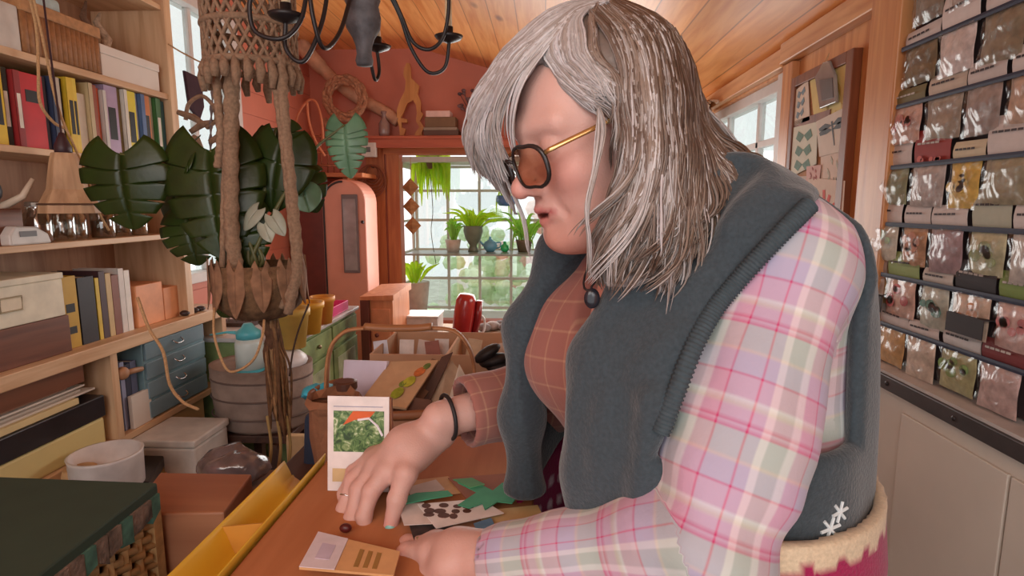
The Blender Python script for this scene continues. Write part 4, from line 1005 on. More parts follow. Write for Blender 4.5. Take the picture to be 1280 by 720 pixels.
row2 = [(86, 91, (200, 70, 50), 'thin red book beside the cream card file'), (91, 111, (196, 156, 44), 'yellow book with dark blots on its spine on the worktop'), (112, 133, (34, 26, 32), 'wide black book on the worktop'), (134, 139, (210, 180, 60), 'thin mustard book right of the wide black one'),
        (139, 147, (70, 44, 50), 'dark plum book on the worktop'), (147, 154, (198, 170, 120), 'tan book among the worktop books'), (154, 163, (132, 80, 64), 'brown book left of the pale pair on the worktop'), (163, 170, (214, 206, 200), 'pale grey slim book on the worktop'), (170, 177, (226, 220, 212), 'white slim book at the right end of the worktop books')]
for i, (a, b, col, lb) in enumerate(row2):
    book(ly(a, 400), ly(b, 400)-.002, ZD, .215+.02*((i*5) % 3)/2, .17, col, lb, 'books on the worktop', x1=XF-.03, marks=[(.2, .3, K), (.5, .62, K)] if i == 1 else None)
ob = empty('letter_box', (XF-.1, ly(212, 390), ZD), 'orange painted wooden box at the right end of the worktop', 'box')
y0, y1 = ly(181, 385), ly(214, 385)
om = M('orange_paint', (222, 148, 100), .5)
m = MB(); m.box(XF-.2, XF-.03, y0, y1, ZD, ZD+.16); m.build('box_body', om, ob, bevel=.003)
m = MB(); m.box(XF-.2, XF-.03, y1+.004, ly(244, 385), ZD, ZD+.13); m.build('box_body', om, ob, bevel=.003)
for i, px in enumerate((232, 244, 252)):
    m = MB(); y = ly(px, 385); m.ball((XF-.005, y, ZD+.012), (.02, .018, .012), 12, 8); one(m, 'pebble', M('dark_pebble', (58, 48, 50), .4, .3, 40), ['dark pebble nearest the orange box', 'dark pebble in the middle of the three on the worktop', 'dark pebble at the worktop end'][i], 'pebble', 'pebbles on the worktop', smooth=True)
# --- lower shelf left: portfolio box and papers
pb = empty('portfolio_box', (XF-.15, 1.5, ZE), 'large black portfolio box with pale yellow front on the lower shelf', 'box')
y1 = ly(132, 520)
m = MB(); m.box(XF-.27, XF-.004, .95, y1, ZE, ZE+.10); m.build('front_panel', M('pale_yellow_card', (222, 204, 140), .6, .05, 8), pb, bevel=.01)
m = MB(); m.box(XF-.28, XF, .95, y1+.004, ZE+.101, ZE+.175); m.build('lid', M('black_card', (36, 33, 38), .3, .2, 12), pb, bevel=.004)
z = ZE+.176
for i, (dz, a, b, col, lb) in enumerate(((.020, .95, 100, (222, 200, 148), 'thick yellow folder directly on the black portfolio box'), (.007, .95, 126, (214, 202, 188), 'pale large paper sheet above the yellow folder'), (.007, .97, 112, (192, 182, 170), 'grey paper sheet in the middle of the pile'), (.006, .96, 122, (226, 216, 204), 'white paper sheet near the top of the pile'), (.012, .96, 104, (170, 130, 106), 'brownish paper folder on top of the pile'))):
    m = MB(); y1 = ly(b, 480); m.hexa([(XF-.25, a, z), (XF-.01-.01*i, a, z), (XF-.01-.012*i, y1, z), (XF-.25, y1-.03, z)], [(XF-.25, a, z+dz), (XF-.01-.01*i, a, z+dz), (XF-.01-.012*i, y1, z+dz), (XF-.25, y1-.03, z+dz)])
    one(m, 'paper_sheet' if dz < .01 else 'folder', M('paperpile_%d' % i, col, .7, .06, 15), lb, 'paper', 'papers on the portfolio box', bevel=.001); z += dz+.001
m = MB(); m.box(XF-.25, XF-.03, 1.0, ly(112, 430), z, z+.06); one(m, 'wooden_tray', wood('red_brown_wood', (128, 78, 54)), 'reddish wooden tray above the papers under the worktop', 'tray', bevel=.003)
# --- binders beside the drawers
for i, (a, b, h, col, lb) in enumerate(((143, 150, .25, (46, 50, 66), 'navy binder nearest the shelf divider'), (150, 157, .26, (74, 80, 108), 'slate blue binder second from the divider'), (157, 163, .255, (150, 156, 186), 'pale blue binder in the middle of the row'), (163, 170, .24, (60, 64, 84), 'dark blue binder right of the pale one'), (170, 178, .245, (96, 104, 132), 'grey blue binder beside the drawer cabinet'))):
    book(ly(a, 470), ly(b, 470)-.002, ZE, h, .2, col, lb, 'binders on the lower shelf', x1=XF-.02, marks=[(.1, .5, Wt)] if i == 0 else None)
m = MB(); m.box(XF-.014, XF+.002, ly(163, 490), ly(188, 490), ZE, ZE+.125); one(m, 'white_card_box', whitebox, 'small white card box standing in front of the binders', 'box', bevel=.002)
m = MB(); yy = ly(152, 458); m.ball((XF+.0, yy, ZE+.222), (.022, .024, .024), 14, 10); m.tube([(XF+.0, yy+.01, ZE+.22), (XF+.0, yy+.06, ZE+.215), (XF+.0, yy+.10, ZE+.21)], [.010, .011, .009], 8)
one(m, 'wooden_rattle', wood('turned_wood', (190, 140, 104)), 'small turned wooden rattle lying before the binders', 'toy', smooth=True)
# --- blue drawer cabinet
y0, y1 = ly(181, 470), ly(259, 470); z0, z1 = ZE+.002, ZE+.305
dc = empty('drawer_cabinet', (XF-.1, (y0+y1)/2, z0), 'small grey-blue metal cabinet of four drawers on the lower shelf', 'cabinet')
blue = M('cabinet_blue', (124, 158, 168), .45, .06, 10); blue2 = M('drawer_blue', (120, 146, 158), .4, .12, 8)
m = MB(); m.box(XF-.22, XF-.004, y0, y1, z0, z1); m.build('casing', blue, dc, bevel=.002)
hh = (z1-z0)/4
for i in range(4):
    m = MB(); za = z0+hh*i+.006; m.box(XF-.004, XF+.005, y0+.008, y1-.008, za, za+hh-.012); d_ = m.build('drawer', blue2, dc, bevel=.002)
    m = MB(); yc = (y0+y1)/2; zc = za+hh*.45; m.tube(catmull([(XF+.005, yc-.028, zc+.008), (XF+.018, yc-.022, zc-.004), (XF+.020, yc, zc-.008), (XF+.018, yc+.022, zc-.004), (XF+.005, yc+.028, zc+.008)], 4), .003, 6); m.build('handle', M('chrome', (190, 188, 186), .2, .02, metal=.9), d_, smooth=True)
# --- things on the floor-level shelf / low boxes
def ph(px, py, x): return WX(px, py, x)
# kraft drawer box under the lower shelf
kx = XF+.06
def lowbox(name, cat, label, pa, pb_, ztop, zbot, x1, d, mat, bev=.003, lid=None, group=None):
    y0, y1 = WX(pa, 520, x1).y, WX(pb_, 520, x1).y
    r_ = empty(name, (x1-d/2, (y0+y1)/2, zbot), label, cat, group)
    m = MB(); m.box(x1-d, x1, y0, y1, zbot, ztop-(lid[0] if lid else 0)); m.build('box_body', mat, r_, bevel=bev)
    if lid: m = MB(); m.box(x1-d-.004, x1+.004, y0-.004, y1+.004, ztop-lid[0], ztop); m.build('lid', lid[1], r_, bevel=bev)
    return r_, y0, y1
kraft = M('kraft_card', (196, 156, 104), .7, .06, 12)
r_, y0, y1 = lowbox('drawer_box', 'box', 'kraft cardboard box with metal pull under the blue drawers', 192, 256, ZE-.028, .42, XF-.0, .24, kraft)
m = MB(); yc = (y0+y1)/2; m.tube(catmull([(XF, yc-.04, .53), (XF+.012, yc-.035, .50), (XF+.014, yc, .495), (XF+.012, yc+.035, .50), (XF, yc+.04, .53)], 4), .004, 6); m.build('handle', M('antique_brass', (150, 136, 110)), r_, smooth=True)
m = MB(); m.box(XF-.25, XF, yc-.15, yc+.16, .395, .418); one(m, 'plank', shelfw, 'short pine plank carrying the kraft drawer box', 'plank')
# ================================================================ hanging monstera in a macrame hanger
def leaf_mesh(mb, base, tip, width, nrm, droop=.02, cuts=5, seed=0, depth=.62):
    """split heart leaf; base = stalk end, tip = point, nrm = facing direction"""
    base, tip, nrm = Vector(base), Vector(tip), Vector(nrm).normalized(); rg = random.Random(seed)
    ax = tip-base; L = ax.length; ax.normalize(); side = ax.cross(nrm).normalized(); nn = side.cross(ax)
    NT, NU = 66, 7
    for s in (1, -1):
        cpos = sorted(rg.uniform(-.02, .02)+.14+.74*(k+.5)/cuts for k in range(cuts)) if cuts else []
        def fn(u, v):
            t = u; env = (math.sin(math.pi*min(1, (t*.965+.035))**.62)**.75 if t < .999 else 0)
            w = width*.5*env
            for c in cpos:
                dd = abs(t-c)/.014
                if dd < 1: w *= 1-depth*(1-dd**3)
            x = w*v; back = -.27*L*(v**1.5)*(1-t)**2.2; fwd = .22*w*v*t
            y = t*L+back+fwd
            z = -droop*(2.2*t*t)-(x/width)**2*width*.35+.003*math.sin(6*t+seed)*v
            return base+ax*y+side*s*x+nn*z
        vs = [fn(i/(NT-1), j/(NU-1)) for i in range(NT) for j in range(NU)]
        fs = [(i*NU+j, (i+1)*NU+j, (i+1)*NU+j+1, i*NU+j+1) for i in range(NT-1) for j in range(NU-1)]
        if s < 0: fs = [tuple(reversed(f)) for f in fs]
        mb._add(vs, fs)
def leafmat(name, col, tr=.25):
    if name in MC: return MC[name]
    m = M(name, col, .35, .25, 14, bump=.2, spec=.5); nt = m.node_tree; b = nt.nodes['Principled BSDF']
    t = nt.nodes.new('ShaderNodeBsdfTranslucent'); t.inputs[0].default_value = [v*1.6 for v in lin(col)]+[1]
    mx = nt.nodes.new('ShaderNodeMixShader'); mx.inputs[0].default_value = tr
    nt.links.new(b.outputs[0], mx.inputs[1]); nt.links.new(t.outputs[0], mx.inputs[2]); nt.links.new(mx.outputs[0], nt.nodes['Material Output'].inputs['Surface'])
    return m
lfm = leafmat('monstera_leaf', (46, 64, 22), .2); lfl = leafmat('monstera_leaf_pale', (112, 150, 118)); stm = M('leaf_stem', (92, 92, 52), .5)
YP = 1.62
pc = WY(325, 372, YP)
PL = empty('potted_monstera', (pc.x, pc.y, pc.z-.03), 'large split-leaf plant in a fibrous hanging basket with shaggy roots below', 'plant')
m = MB(); zt = pc.z+.10
m.lathe([(.02, zt-.165), (.075, zt-.155), (.115, zt-.12), (.13, zt-.06), (.128, zt), (.115, zt), (.11, zt-.03)], (pc.x, pc.y, 0), 28)
m.build('pot', M('coir_pot', (112, 84, 58), .95, .4, 50, bump=.8), PL, smooth=True)
m = MB(); m.lathe([(.0, zt-.02), (.112, zt-.02)], (pc.x, pc.y, 0), 24, caps=False); m.build('soil', M('soil', (52, 38, 30), .95, .3, 60, bump=.8), PL)
rb = WY(341, 408, YP); re_ = WY(352, 560, YP)
for i in range(34):
    a = random.uniform(0, 6.28); rr = random.uniform(.004, .026); ln = random.uniform(.5, 1.0)
    p0 = Vector((rb.x+math.cos(a)*rr*.6, rb.y+math.sin(a)*rr*.6, rb.z+.02)); e = rb.lerp(re_, ln)+Vector((math.cos(a)*rr*1.5, math.sin(a)*rr*1.5, 0))
    mid = p0.lerp(e, .5)+Vector((random.uniform(-.018, .018), random.uniform(-.018, .018), 0))
    m = MB(); m.tube(catmull([p0, p0.lerp(mid, .5)+Vector((random.uniform(-.01, .01), 0, 0)), mid, e], 5), [random.uniform(.0028, .0055)]*15+[.0015], 5)
    m.build('root', M('root_%d' % (i % 3), ((132, 96, 62), (108, 76, 50), (154, 120, 84))[i % 3], .9, .3, 60), PL, smooth=True)
m = MB(); m.tube(catmull([WY(332, 398, YP), WY(341, 420, YP), WY(336, 445, YP), WY(343, 480, YP)], 5), [.024, .022, .019, .02, .022, .02, .02, .02, .018, .018, .016, .015, .012, .01, .008, .006], 9); m.build('root_knot', M('root_knot', (98, 68, 48), .95, .4, 50, bump=1.), PL, smooth=True)
for i in range(12):
    a = 2*math.pi*i/12; m = MB(); c_ = Vector((pc.x+.13*math.cos(a), pc.y+.13*math.sin(a), 0))
    leaf_mesh(m, (c_.x, c_.y, zt-.01), (c_.x+.006*math.cos(a), c_.y+.006*math.sin(a), zt-.11-.03*random.random()), .055, (math.cos(a), math.sin(a), .1), .0, 0, i)
    m.build('dry_leaf', M('dry_leaf', (140, 104, 78), .9, .3, 40), PL, smooth=True, solid=.002)
stock = WY(318, 300, YP)
LV = [ # base(px,py,Y), tip, width, facing, mat, cuts
 ((150, 192, 1.56), (150, 282, 1.52), .25, (.1, -1, .45), lfm, 4), ((262, 188, 1.60), (268, 318, 1.52), .28, (.15, -1, .5), lfm, 4), ((222, 215, 1.66), (205, 292, 1.64), .21, (-.2, -1, .6), lfm, 3),
 ((240, 182, 1.62), (216, 192, 1.62), .17, (0, -1, 1.2), lfm, 3), ((352, 178, 1.66), (330, 258, 1.60), .21, (.1, -1, .3), lfm, 2), ((370, 215, 1.70), (392, 250, 1.66), .15, (.4, -1, .3), lfm, 3),
 ((236, 268, 1.66), (232, 322, 1.6), .20, (0, -1, .3), lfm, 4), ((290, 262, 1.6), (300, 340, 1.55), .20, (.2, -1, .2), lfm, 4), ((378, 236, 1.68), (386, 262, 1.66), .10, (.4, -1, .1), lfl, 0),
 ((431, 156, 1.70), (432, 214, 1.66), .125, (.1, -1, .25), lfl, 6), ((345, 160, 1.75), (358, 192, 1.75), .14, (.3, -1, .2), lfm, 2), ((290, 372, 1.58), (272, 392, 1.55), .10, (0, -1, .2), lfm, 0)]
for i, (b_, t_, w_, n_, mt, cu) in enumerate(LV):
    B = WY(*b_); Tp = WY(*t_)
    mid = stock.lerp(B, .55)+Vector((0, .02, .05))
    m = MB(); m.tube(catmull([Vector((pc.x, pc.y, zt-.02)), stock+Vector((.02*math.sin(i), .02*math.cos(i), -.03)), mid, B], 6), [.0062]*12+[.004]*7, 7)
    st = m.build('stem', stm, PL, smooth=True)
    m = MB(); leaf_mesh(m, B, Tp, w_, n_, .03 if cu else .01, cu, i); m.build('leaf', mt, st if False else PL, smooth=True, solid=.0012)
# little flower-like inner leaves
for i, (a, b) in enumerate((((322, 262), (300, 285)), ((340, 270), (352, 292)), ((330, 280), (335, 300)))):
    m = MB(); leaf_mesh(m, WY(*a, 1.58), WY(*b, 1.56), .05, (0, -1, .4), .01, 0, i); m.build('leaf', leafmat('pale_bract', (176, 178, 160)), PL, smooth=True, solid=.001)
# macrame hanger: lace skirt + cords
mac = M('macrame', (150, 122, 98), .95, .25, 120, bump=.6)
HG = empty('macrame_hanger', (pc.x, pc.y, zt-.10), 'brown knotted macrame hanger with open lace skirt holding the big plant', 'hanger')
hc = WY(312, 30, YP); hx, hyy = hc.x, hc.y
def cyl(a, z, r): return Vector((hx+r*math.cos(a), hyy+r*math.sin(a), z))
ztop, zbot = 2.12, WY(312, 84, YP).z
R_ = .118
NA, NZ = 26, 12
m = MB()
for k in range(NA):
    for sg in (1, -1):
        pts = []
        for j in range(NZ*3+1):
            z = ztop+(zbot-ztop)*j/(NZ*3); a = 2*math.pi*k/NA+sg*(j/3)*.5*2*math.pi/NA*1.0
            pts.append(cyl(a, z, R_+.012*math.sin(j*.5)*0))
        m.tube(pts, .0052, 5)
m.build('lace_skirt', mac, HG, smooth=True)
for z in (zbot, zbot+.1): m = MB(); m.tube([cyl(a*math.pi/16, z, R_) for a in range(32)], .009, 7, closed=True); m.build('hoop', mac, HG, smooth=True)
for k in range(26):
    a = 2*math.pi*k/26; ln = .035+.05*random.random(); m = MB(); m.tube([cyl(a, zbot, R_), cyl(a+.03, zbot-ln*.5, R_+.006), cyl(a, zbot-ln, R_+.004)], [.009, .013, .008], 7); m.build('tassel', mac, HG, smooth=True)
for (pts, r_) in (([(268, 60), (272, 120), (276, 170), (272, 210)], .011), ([(290, 80), (289, 180), (290, 290), (300, 372)], .020), ([(338, 70), (350, 150), (362, 260), (368, 340), (352, 385)], .009), ([(350, 70), (356, 150), (366, 250), (372, 330), (360, 392)], .014), ([(300, 70), (282, 200), (278, 330), (275, 385)], .008)):
    m = MB(); cp_ = catmull([WY(a, b, YP-(.07 if i_ else .05)) for i_, (a, b) in enumerate(pts)], 14); m.tube(cp_, [r_*(1+.12*math.sin(i*1.9)) for i in range(len(cp_))], 9); m.build('cord', mac, HG, smooth=True)
m = MB(); m.tube([(hx, hyy, ztop-.01), (hx, hyy, 2.57)], .010, 8); m.tube([cyl(a*math.pi/12, ztop, R_) for a in range(24)], .008, 6, closed=True)
for k in range(4): m.tube([cyl(k*math.pi/2, ztop, R_), (hx, hyy, 2.35)], .006, 6)
m.build('top_cord', mac, HG, smooth=True)
# jute cords looping by the bottle
def mstring(pts, r, label, mat=jute, name='string', cat='string'):
    m = MB(); m.tube(catmull([WY(*p) for p in pts], 6), r, 6); return one(m, name, mat, label, cat, smooth=True)
mstring([(172, 372, 1.5), (186, 410, 1.48), (204, 440, 1.46), (212, 480, 1.46), (228, 502, 1.46), (248, 512, 1.46)], .0042, 'thick jute cord drooping in front of the blue drawer cabinet')
mstring([(268, 385, 1.5), (268, 420, 1.46), (282, 460, 1.45), (298, 463, 1.45), (318, 448, 1.45), (328, 420, 1.45), (330, 400, 1.5)], .0036, 'jute cord looping under the white and teal bottle')
mstring([(386, 380, 1.6), (374, 410, 1.6), (366, 440, 1.6), (362, 470, 1.6)], .0028, 'thin dark string hanging at the right of the root tassel', M('dark_string', (70, 52, 42), .9))
for i, px in enumerate((336, 348, 360)):
    mstring([(px-2, 520, 1.62), (px+3, 560, 1.62), (px-3, 600, 1.62)], .005, ['leftmost pale trailing root below the tassel', 'middle pale trailing root below the tassel', 'rightmost pale trailing root below the tassel'][i], M('pale_root', (172, 144, 92), .8), 'root', 'root')
# knotted driftwood mobile by the left window
DM = empty('driftwood_mobile', WY(250, 150, 2.3), 'driftwood and knotted string mobile hanging before the left window', 'mobile')
dwm = M('driftwood_grey', (150, 120, 98), .9, .35, 40, bump=.6)
m = MB(); m.tube(catmull([WY(a, b, 2.3) for a, b in ((232, 150), (236, 130), (252, 120), (266, 132), (270, 150), (258, 160))], 6), .008, 8); m.build('hoop', dwm, DM, smooth=True)
for i, (a, b, c, d) in enumerate(((222, 140, 262, 160), (238, 165, 268, 152), (240, 170, 252, 185), (272, 140, 298, 132), (262, 178, 285, 170))):
    m = MB(); p, q = WY(a, b, 2.29), WY(c, d, 2.31); m.tube([p, p.lerp(q, .5)+Vector((0, 0, .01)), q], [.010, .014, .008], 8); m.build('driftwood', dwm, DM, smooth=True)
m = MB(); cp_ = catmull([WY(a, b, 2.3) for a, b in ((268, 60), (267, 100), (264, 150), (263, 200))], 12); m.tube(cp_, [.006*(1+.5*math.sin(i*1.3)) for i in range(len(cp_))], 7); m.build('knotted_string', M('grey_string', (124, 110, 108), .9), DM, smooth=True)
m = MB(); m.tube(catmull([WX(210, 55, -1.47), WY(232, 68, 2.3), WY(262, 80, 2.3), WY(300, 70, 2.4)], 8), .003, 6); one(m, 'cord_line', jute, 'pale cord strung across the top of the left window', 'cord', smooth=True)
m = MB(); c = WX(233, 118, -1.79)+Vector((.03, 0, 0)); m.prism([c+Vector((0, y, z)) for y, z in ((-.07, .10), (.07, .09), (.075, -.05), (.03, -.12), (-.05, -.07))], (1, 0, 0), .015); one(m, 'felt_pennant', M('dark_plum_felt', (62, 40, 50), .95), 'dark plum felt pennant hung against the left window', 'pennant', bevel=.004)
# ================================================================ low things between shelf and table
# low shelf cube: black box with kraft front, white tub
def P3(px, py, Y): return WY(px, py, Y)
def topquad(pts, z): return [WZ(a, b, z) for a, b in pts]
# black-lidded drawer box
z = .52
m = MB(); q = topquad([(100, 597), (186, 603), (206, 567), (160, 564)], z)
bb = empty('drawer_box', (sum(v.x for v in q)/4, sum(v.y for v in q)/4, 0), 'low box with black top and kraft drawer fronts left of the brown box', 'box')
m.hexa([(v.x, v.y, z-.04) for v in q], q); m.build('lid', M('black_card', (36, 33, 38)), bb, bevel=.004)
m = MB(); m.hexa([(v.x, v.y, 0) for v in q], [(v.x, v.y, z-.041) for v in q]); m.build('box_body', kraft, bb)
e0, e1 = Vector(q[1]), Vector(q[2]); dn_ = (e1-e0).normalized(); nn_ = Vector((dn_.y, -dn_.x, 0))
for k in range(3):
    m = MB(); za = z-.05-.095*(k+1); a0 = e0+dn_*.015; a1 = e1-dn_*.015
    m.hexa([(a0.x, a0.y, za), (a1.x, a1.y, za), (a1.x+nn_.x*.006, a1.y+nn_.y*.006, za), (a0.x+nn_.x*.006, a0.y+nn_.y*.006, za)], [(a0.x, a0.y, za+.085), (a1.x, a1.y, za+.085), (a1.x+nn_.x*.006, a1.y+nn_.y*.006, za+.085), (a0.x+nn_.x*.006, a0.y+nn_.y*.006, za+.085)])
    m.build('drawer_front', M('kraft_front', (206, 160, 108), .6), bb, bevel=.002)
c = WZ(137, 612, .525); m = MB(); m.lathe([(.085, .526), (.098, .54), (.10, .64), (.103, .65), (.096, .65), (.094, .545), (.08, .535)], (c.x, c.y, 0), 32); 
wt = empty('round_tub', (c.x, c.y, .526), 'white round tub on the black-topped box', 'tub'); m.build('tub_body', M('white_enamel', (222, 216, 214), .35), wt, smooth=True)
c = WY(88, 585, 1.62); m = MB(); m.lathe([(.05, 0), (.052, c.z-.03), (.045, c.z), (.03, c.z+.004), (.02, c.z-.06)], (c.x+.03, c.y, 0), 14); one(m, 'paper_roll', M('kraft_paper', (206, 168, 124), .8, .15, 20, bump=.4), 'roll of kraft paper standing on the floor behind the green table', 'paper', smooth=True)
# white plastic crate
wc = empty('plastic_tub', (-1.36, 2.0, 0), 'large plain white plastic box on the floor below the kraft box', 'box')
m = MB(); m.box(-1.48, -1.25, 1.90, 2.125, 0, .55); m.build('box_body', M('white_plastic', (206, 200, 194)), wc, bevel=.01); m = MB(); m.box(-1.485, -1.245, 1.895, 2.13, .551, .58); m.build('lid', M('white_plastic', (206, 200, 194)), wc, bevel=.006)
# grey felt basket with bottle
c = WY(330, 500, 2.3)
gb = empty('felt_basket', (c.x, c.y, c.z-.16), 'large grey-brown felt basket behind the root tassel', 'basket')
m = MB(); zt_ = WY(330, 452, 2.3).z; zb_ = WY(330, 528, 2.3).z
m.lathe([(.17, zb_), (.195, zb_+.02), (.205, (zt_+zb_)/2), (.21, zt_), (.2, zt_-.012), (0, zt_-.012)], (c.x, c.y, 0), 32, sy=.8); m.build('basket_body', M('felt_grey', (150, 132, 122), .95, .2, 12, bump=.5), gb, smooth=True)
for k in range(3):
    m = MB(); zz = zb_+(zt_-zb_)*(.25+.28*k); m.tube([(c.x+.208*math.cos(a*math.pi/20), c.y+.208*.8*math.sin(a*math.pi/20), zz) for a in range(40)], .004, 6, closed=True); m.build('seam', M('felt_seam', (104, 88, 82), .95), gb, smooth=True)
m = MB(); m.ball((c.x+.10, c.y+.02, zt_+.0), (.085, .09, .05), 14, 8); one(m, 'plastic_bag', M('white_bag', (222, 220, 222), .4, .08, 20, bump=.6, bscale=30), 'crumpled white bag filling the right of the felt basket', 'bag', smooth=True)
# stool carrying the basket
m = MB(); m.box(c.x-.16, c.x+.16, c.y-.14, c.y+.16, zb_-.035, zb_-.002)
so = empty('stool', (c.x, c.y, 0), 'dark wooden stool carrying the grey felt basket', 'stool'); m.build('seat', wood('dark_wood', (78, 52, 42), (54, 34, 28)), so, bevel=.005)
for sx in (-1, 1):
    for sy in (-1, 1): m = MB(); m.box(c.x+sx*.10-.018, c.x+sx*.10+.018, c.y+sy*.13-.018, c.y+sy*.13+.018, 0, zb_-.036); m.build('leg', MC['dark_wood'], so)
# bottle
c = WY(312, 440, 2.21); zb1 = zt_-.0115; zt1 = zb1+.195; r1 = .054
bt = empty('bottle', (c.x, c.y, zb1), 'white plastic bottle with teal base and lid and long spout', 'bottle')
m = MB(); m.lathe([(r1, zb1+.012), (r1, zb1+.115), (r1*.84, zb1+.135)], (c.x, c.y, 0), 24); m.build('bottle_body', M('milky_plastic', (206, 222, 220), .3, .03), bt, smooth=True)
teal = M('teal_plastic', (92, 190, 204), .35, .05)
m = MB(); m.lathe([(r1*1.02, zb1), (r1*1.04, zb1+.011)], (c.x, c.y, 0), 24); m.build('base_ring', teal, bt)
m = MB(); m.lathe([(r1*.86, zb1+.135), (r1*.88, zb1+.162), (r1*.5, zb1+.178), (r1*.3, zt1)], (c.x, c.y, 0), 24); m.build('lid', teal, bt, smooth=True)
m = MB(); m.tube([(c.x-.03, c.y, zb1+.155), (c.x-.09, c.y, zb1+.157), (c.x-.16, c.y, zb1+.145)], [.009, .005, .003], 8); m.build('spout', teal, bt, smooth=True)
# clear plastic bag bundle
m = MB(); c = WY(292, 583, 1.45); m.ball(c, (.10, .07, .045), 18, 12)
m.v = [tuple(Vector(v)+Vector((noise.noise(Vector(v)*22)*.018, noise.noise(Vector(v)*25+Vector((3, 3, 3)))*.015, noise.noise(Vector(v)*24+Vector((9, 0, 0)))*.024))) for v in m.v]
one(m, 'plastic_bag', M('grey_film', (118, 108, 112), .15, .35, 20, bump=.8, bscale=30, spec=1), 'crumpled dark shiny plastic bag behind the brown box', 'bag', smooth=True)
m = MB(); m.box(c.x-.10, c.x+.10, c.y-.06, c.y+.08, 0, c.z-.045); one(m, 'carton', M('brown_card', (128, 84, 62), .8), 'brown carton under the crumpled plastic bag', 'box', bevel=.003)
# beige slab/wood panel and black curved item behind roots
m = MB(); q0 = WY(348, 612, 1.9); q1 = WY(368, 540, 2.1); m.box(q0.x-.01, q0.x+.06, 2.0, 2.03, 0, WY(360, 545, 2.0).z); one(m, 'board', M('beige_board', (206, 178, 136), .6), 'pale beige board standing behind the trailing roots', 'board', bevel=.003)
# ================================================================ green dresser on the left of the back area
dx = WY(452, 388, 2.75); zd = WY(452, 386, 2.75).z
GD = empty('dresser', (-1.35, 2.6, 0), 'distressed green painted dresser with white top against the left side', 'dresser')
gx1 = -1.12; y0d, y1d = 2.02, 2.95
# front face (facing +x), set by the visible top edge
a_ = WX(368, 420, gx1)
y0d = WX(372, 420, gx1).y; y1d = WX(446, 390, gx1).y; zd = WX(410, 402, gx1).z
grn = M('distressed_green', (128, 148, 96), .7, .35, 9, bump=.5); wtop = M('worn_white_top', (206, 204, 204), .4, .08, 10)
m = MB(); m.box(XL+.02, gx1-.01, 1.98+.65, y1d, 0, zd-.025) if False else m.box(XL+.06, gx1-.01, y0d, y1d, 0, zd-.022); m.build('carcass', grn, GD, bevel=.003)
m = MB(); m.box(XL+.04, gx1+.01, y0d-.02, y1d+.015, zd-.022, zd); m.build('top', wtop, GD, bevel=.005)
ym = (y0d+y1d)/2
for (a, b, za, zb2, nm) in ((y0d+.02, ym-.01, zd-.15, zd-.04, 'drawer'), (ym+.01, y1d-.02, zd-.15, zd-.04, 'drawer'), (y0d+.02, ym-.01, .12, zd-.17, 'door'), (ym+.01, y1d-.02, .12, zd-.17, 'door')):
    m = MB(); m.box(gx1-.01, gx1+.004, a, b, za, zb2); d_ = m.build(nm, grn, GD, bevel=.003)
    if nm == 'door': m = MB(); m.box(gx1+.004, gx1+.007, a+.05, b-.05, za+.05, zb2-.05); m.build('inset_panel', M('distressed_pale', (166, 176, 140), .7, .35, 12), d_, bevel=.002)
    m = MB(); m.ball((gx1+.014, (a+b)/2 if nm == 'drawer' else a+.03, (za+zb2)/2), .011, 10, 8); m.build('knob', M('antique_brass', (150, 136, 110)), d_, smooth=True)
# pots and pink tray on it
def pot(x, y, z, r, h, col, label, group=None, name='flower_pot', cat='pot'):
    m = MB(); m.lathe([(r*.72, z), (r*.95, z+h*.8), (r*1.05, z+h*.82), (r*1.05, z+h), (r*.92, z+h), (r*.85, z+h*.8), (r*.64, z+.01), (0, z+.01)], (x, y, 0), 24); return one(m, name, M('pot_%d_%d_%d' % col, col, .5, .08), label, cat, group, smooth=True)
for i, (px, r_, h, Y_, col, lb) in enumerate(((364, .075, .17, 2.35, (206, 170, 84), 'mustard yellow plastic pot nearest the hanging roots'), (386, .07, .15, 2.62, (224, 168, 60), 'orange-yellow pot between the mustard pot and pink tray'), (404, .06, .14, 2.85, (216, 150, 64), 'smaller orange pot behind the pink tray'))):
    c = WY(px, 400, Y_); pot(min(c.x, -.97), Y_, zd+.001, r_, h, col, lb, 'yellow pots on the dresser')
pt = empty('tray', (-.99, 2.75, zd), 'bright pink plastic tray on the white dresser top', 'tray')
pk = M('pink_plastic', (232, 70, 140), .4, .04)
ty0, ty1 = WX(378, 415, gx1-.02).y, WX(434, 388, gx1-.02).y
m = MB(); m.box(gx1-.13, gx1-.012, ty0, ty1, zd+.001, zd+.008); m.box(gx1-.018, gx1-.012, ty0, ty1, zd+.008, zd+.055); m.box(gx1-.13, gx1-.124, ty0, ty1, zd+.008, zd+.055); m.box(gx1-.124, gx1-.018, ty0, ty0+.006, zd+.008, zd+.055); m.box(gx1-.124, gx1-.018, ty1-.006, ty1, zd+.008, zd+.055)
m.build('tray_body', pk, pt, bevel=.002)
c = Vector((-1.55, 2.78, zd))
# wire rack with clips left of bottle
wr_ = empty('wire_rack', c, 'small white wire rack with dark clips left of the teal-topped bottle', 'rack')
wz = WY(272, 420, 2.5).z
for i in range(4):
    p = Vector((c.x-.06+.04*i, 2.78, zd+.02)); m = MB(); m.tube([(p.x-.02, p.y, p.z), (p.x, p.y, p.z+.08), (p.x+.02, p.y, p.z)], .003, 6); m.build('wire', M('white_wire', (206, 200, 196), .4), wr_, smooth=True)
p0, p1 = Vector((c.x-.1, 2.78, zd+.02)), Vector((c.x+.1, 2.78, zd+.02)); m = MB(); m.box(p0.x, p1.x, p0.y-.05, p0.y+.05, zd+.001, zd+.02); m.build('base_board', M('dark_board', (72, 56, 50), .7), wr_)
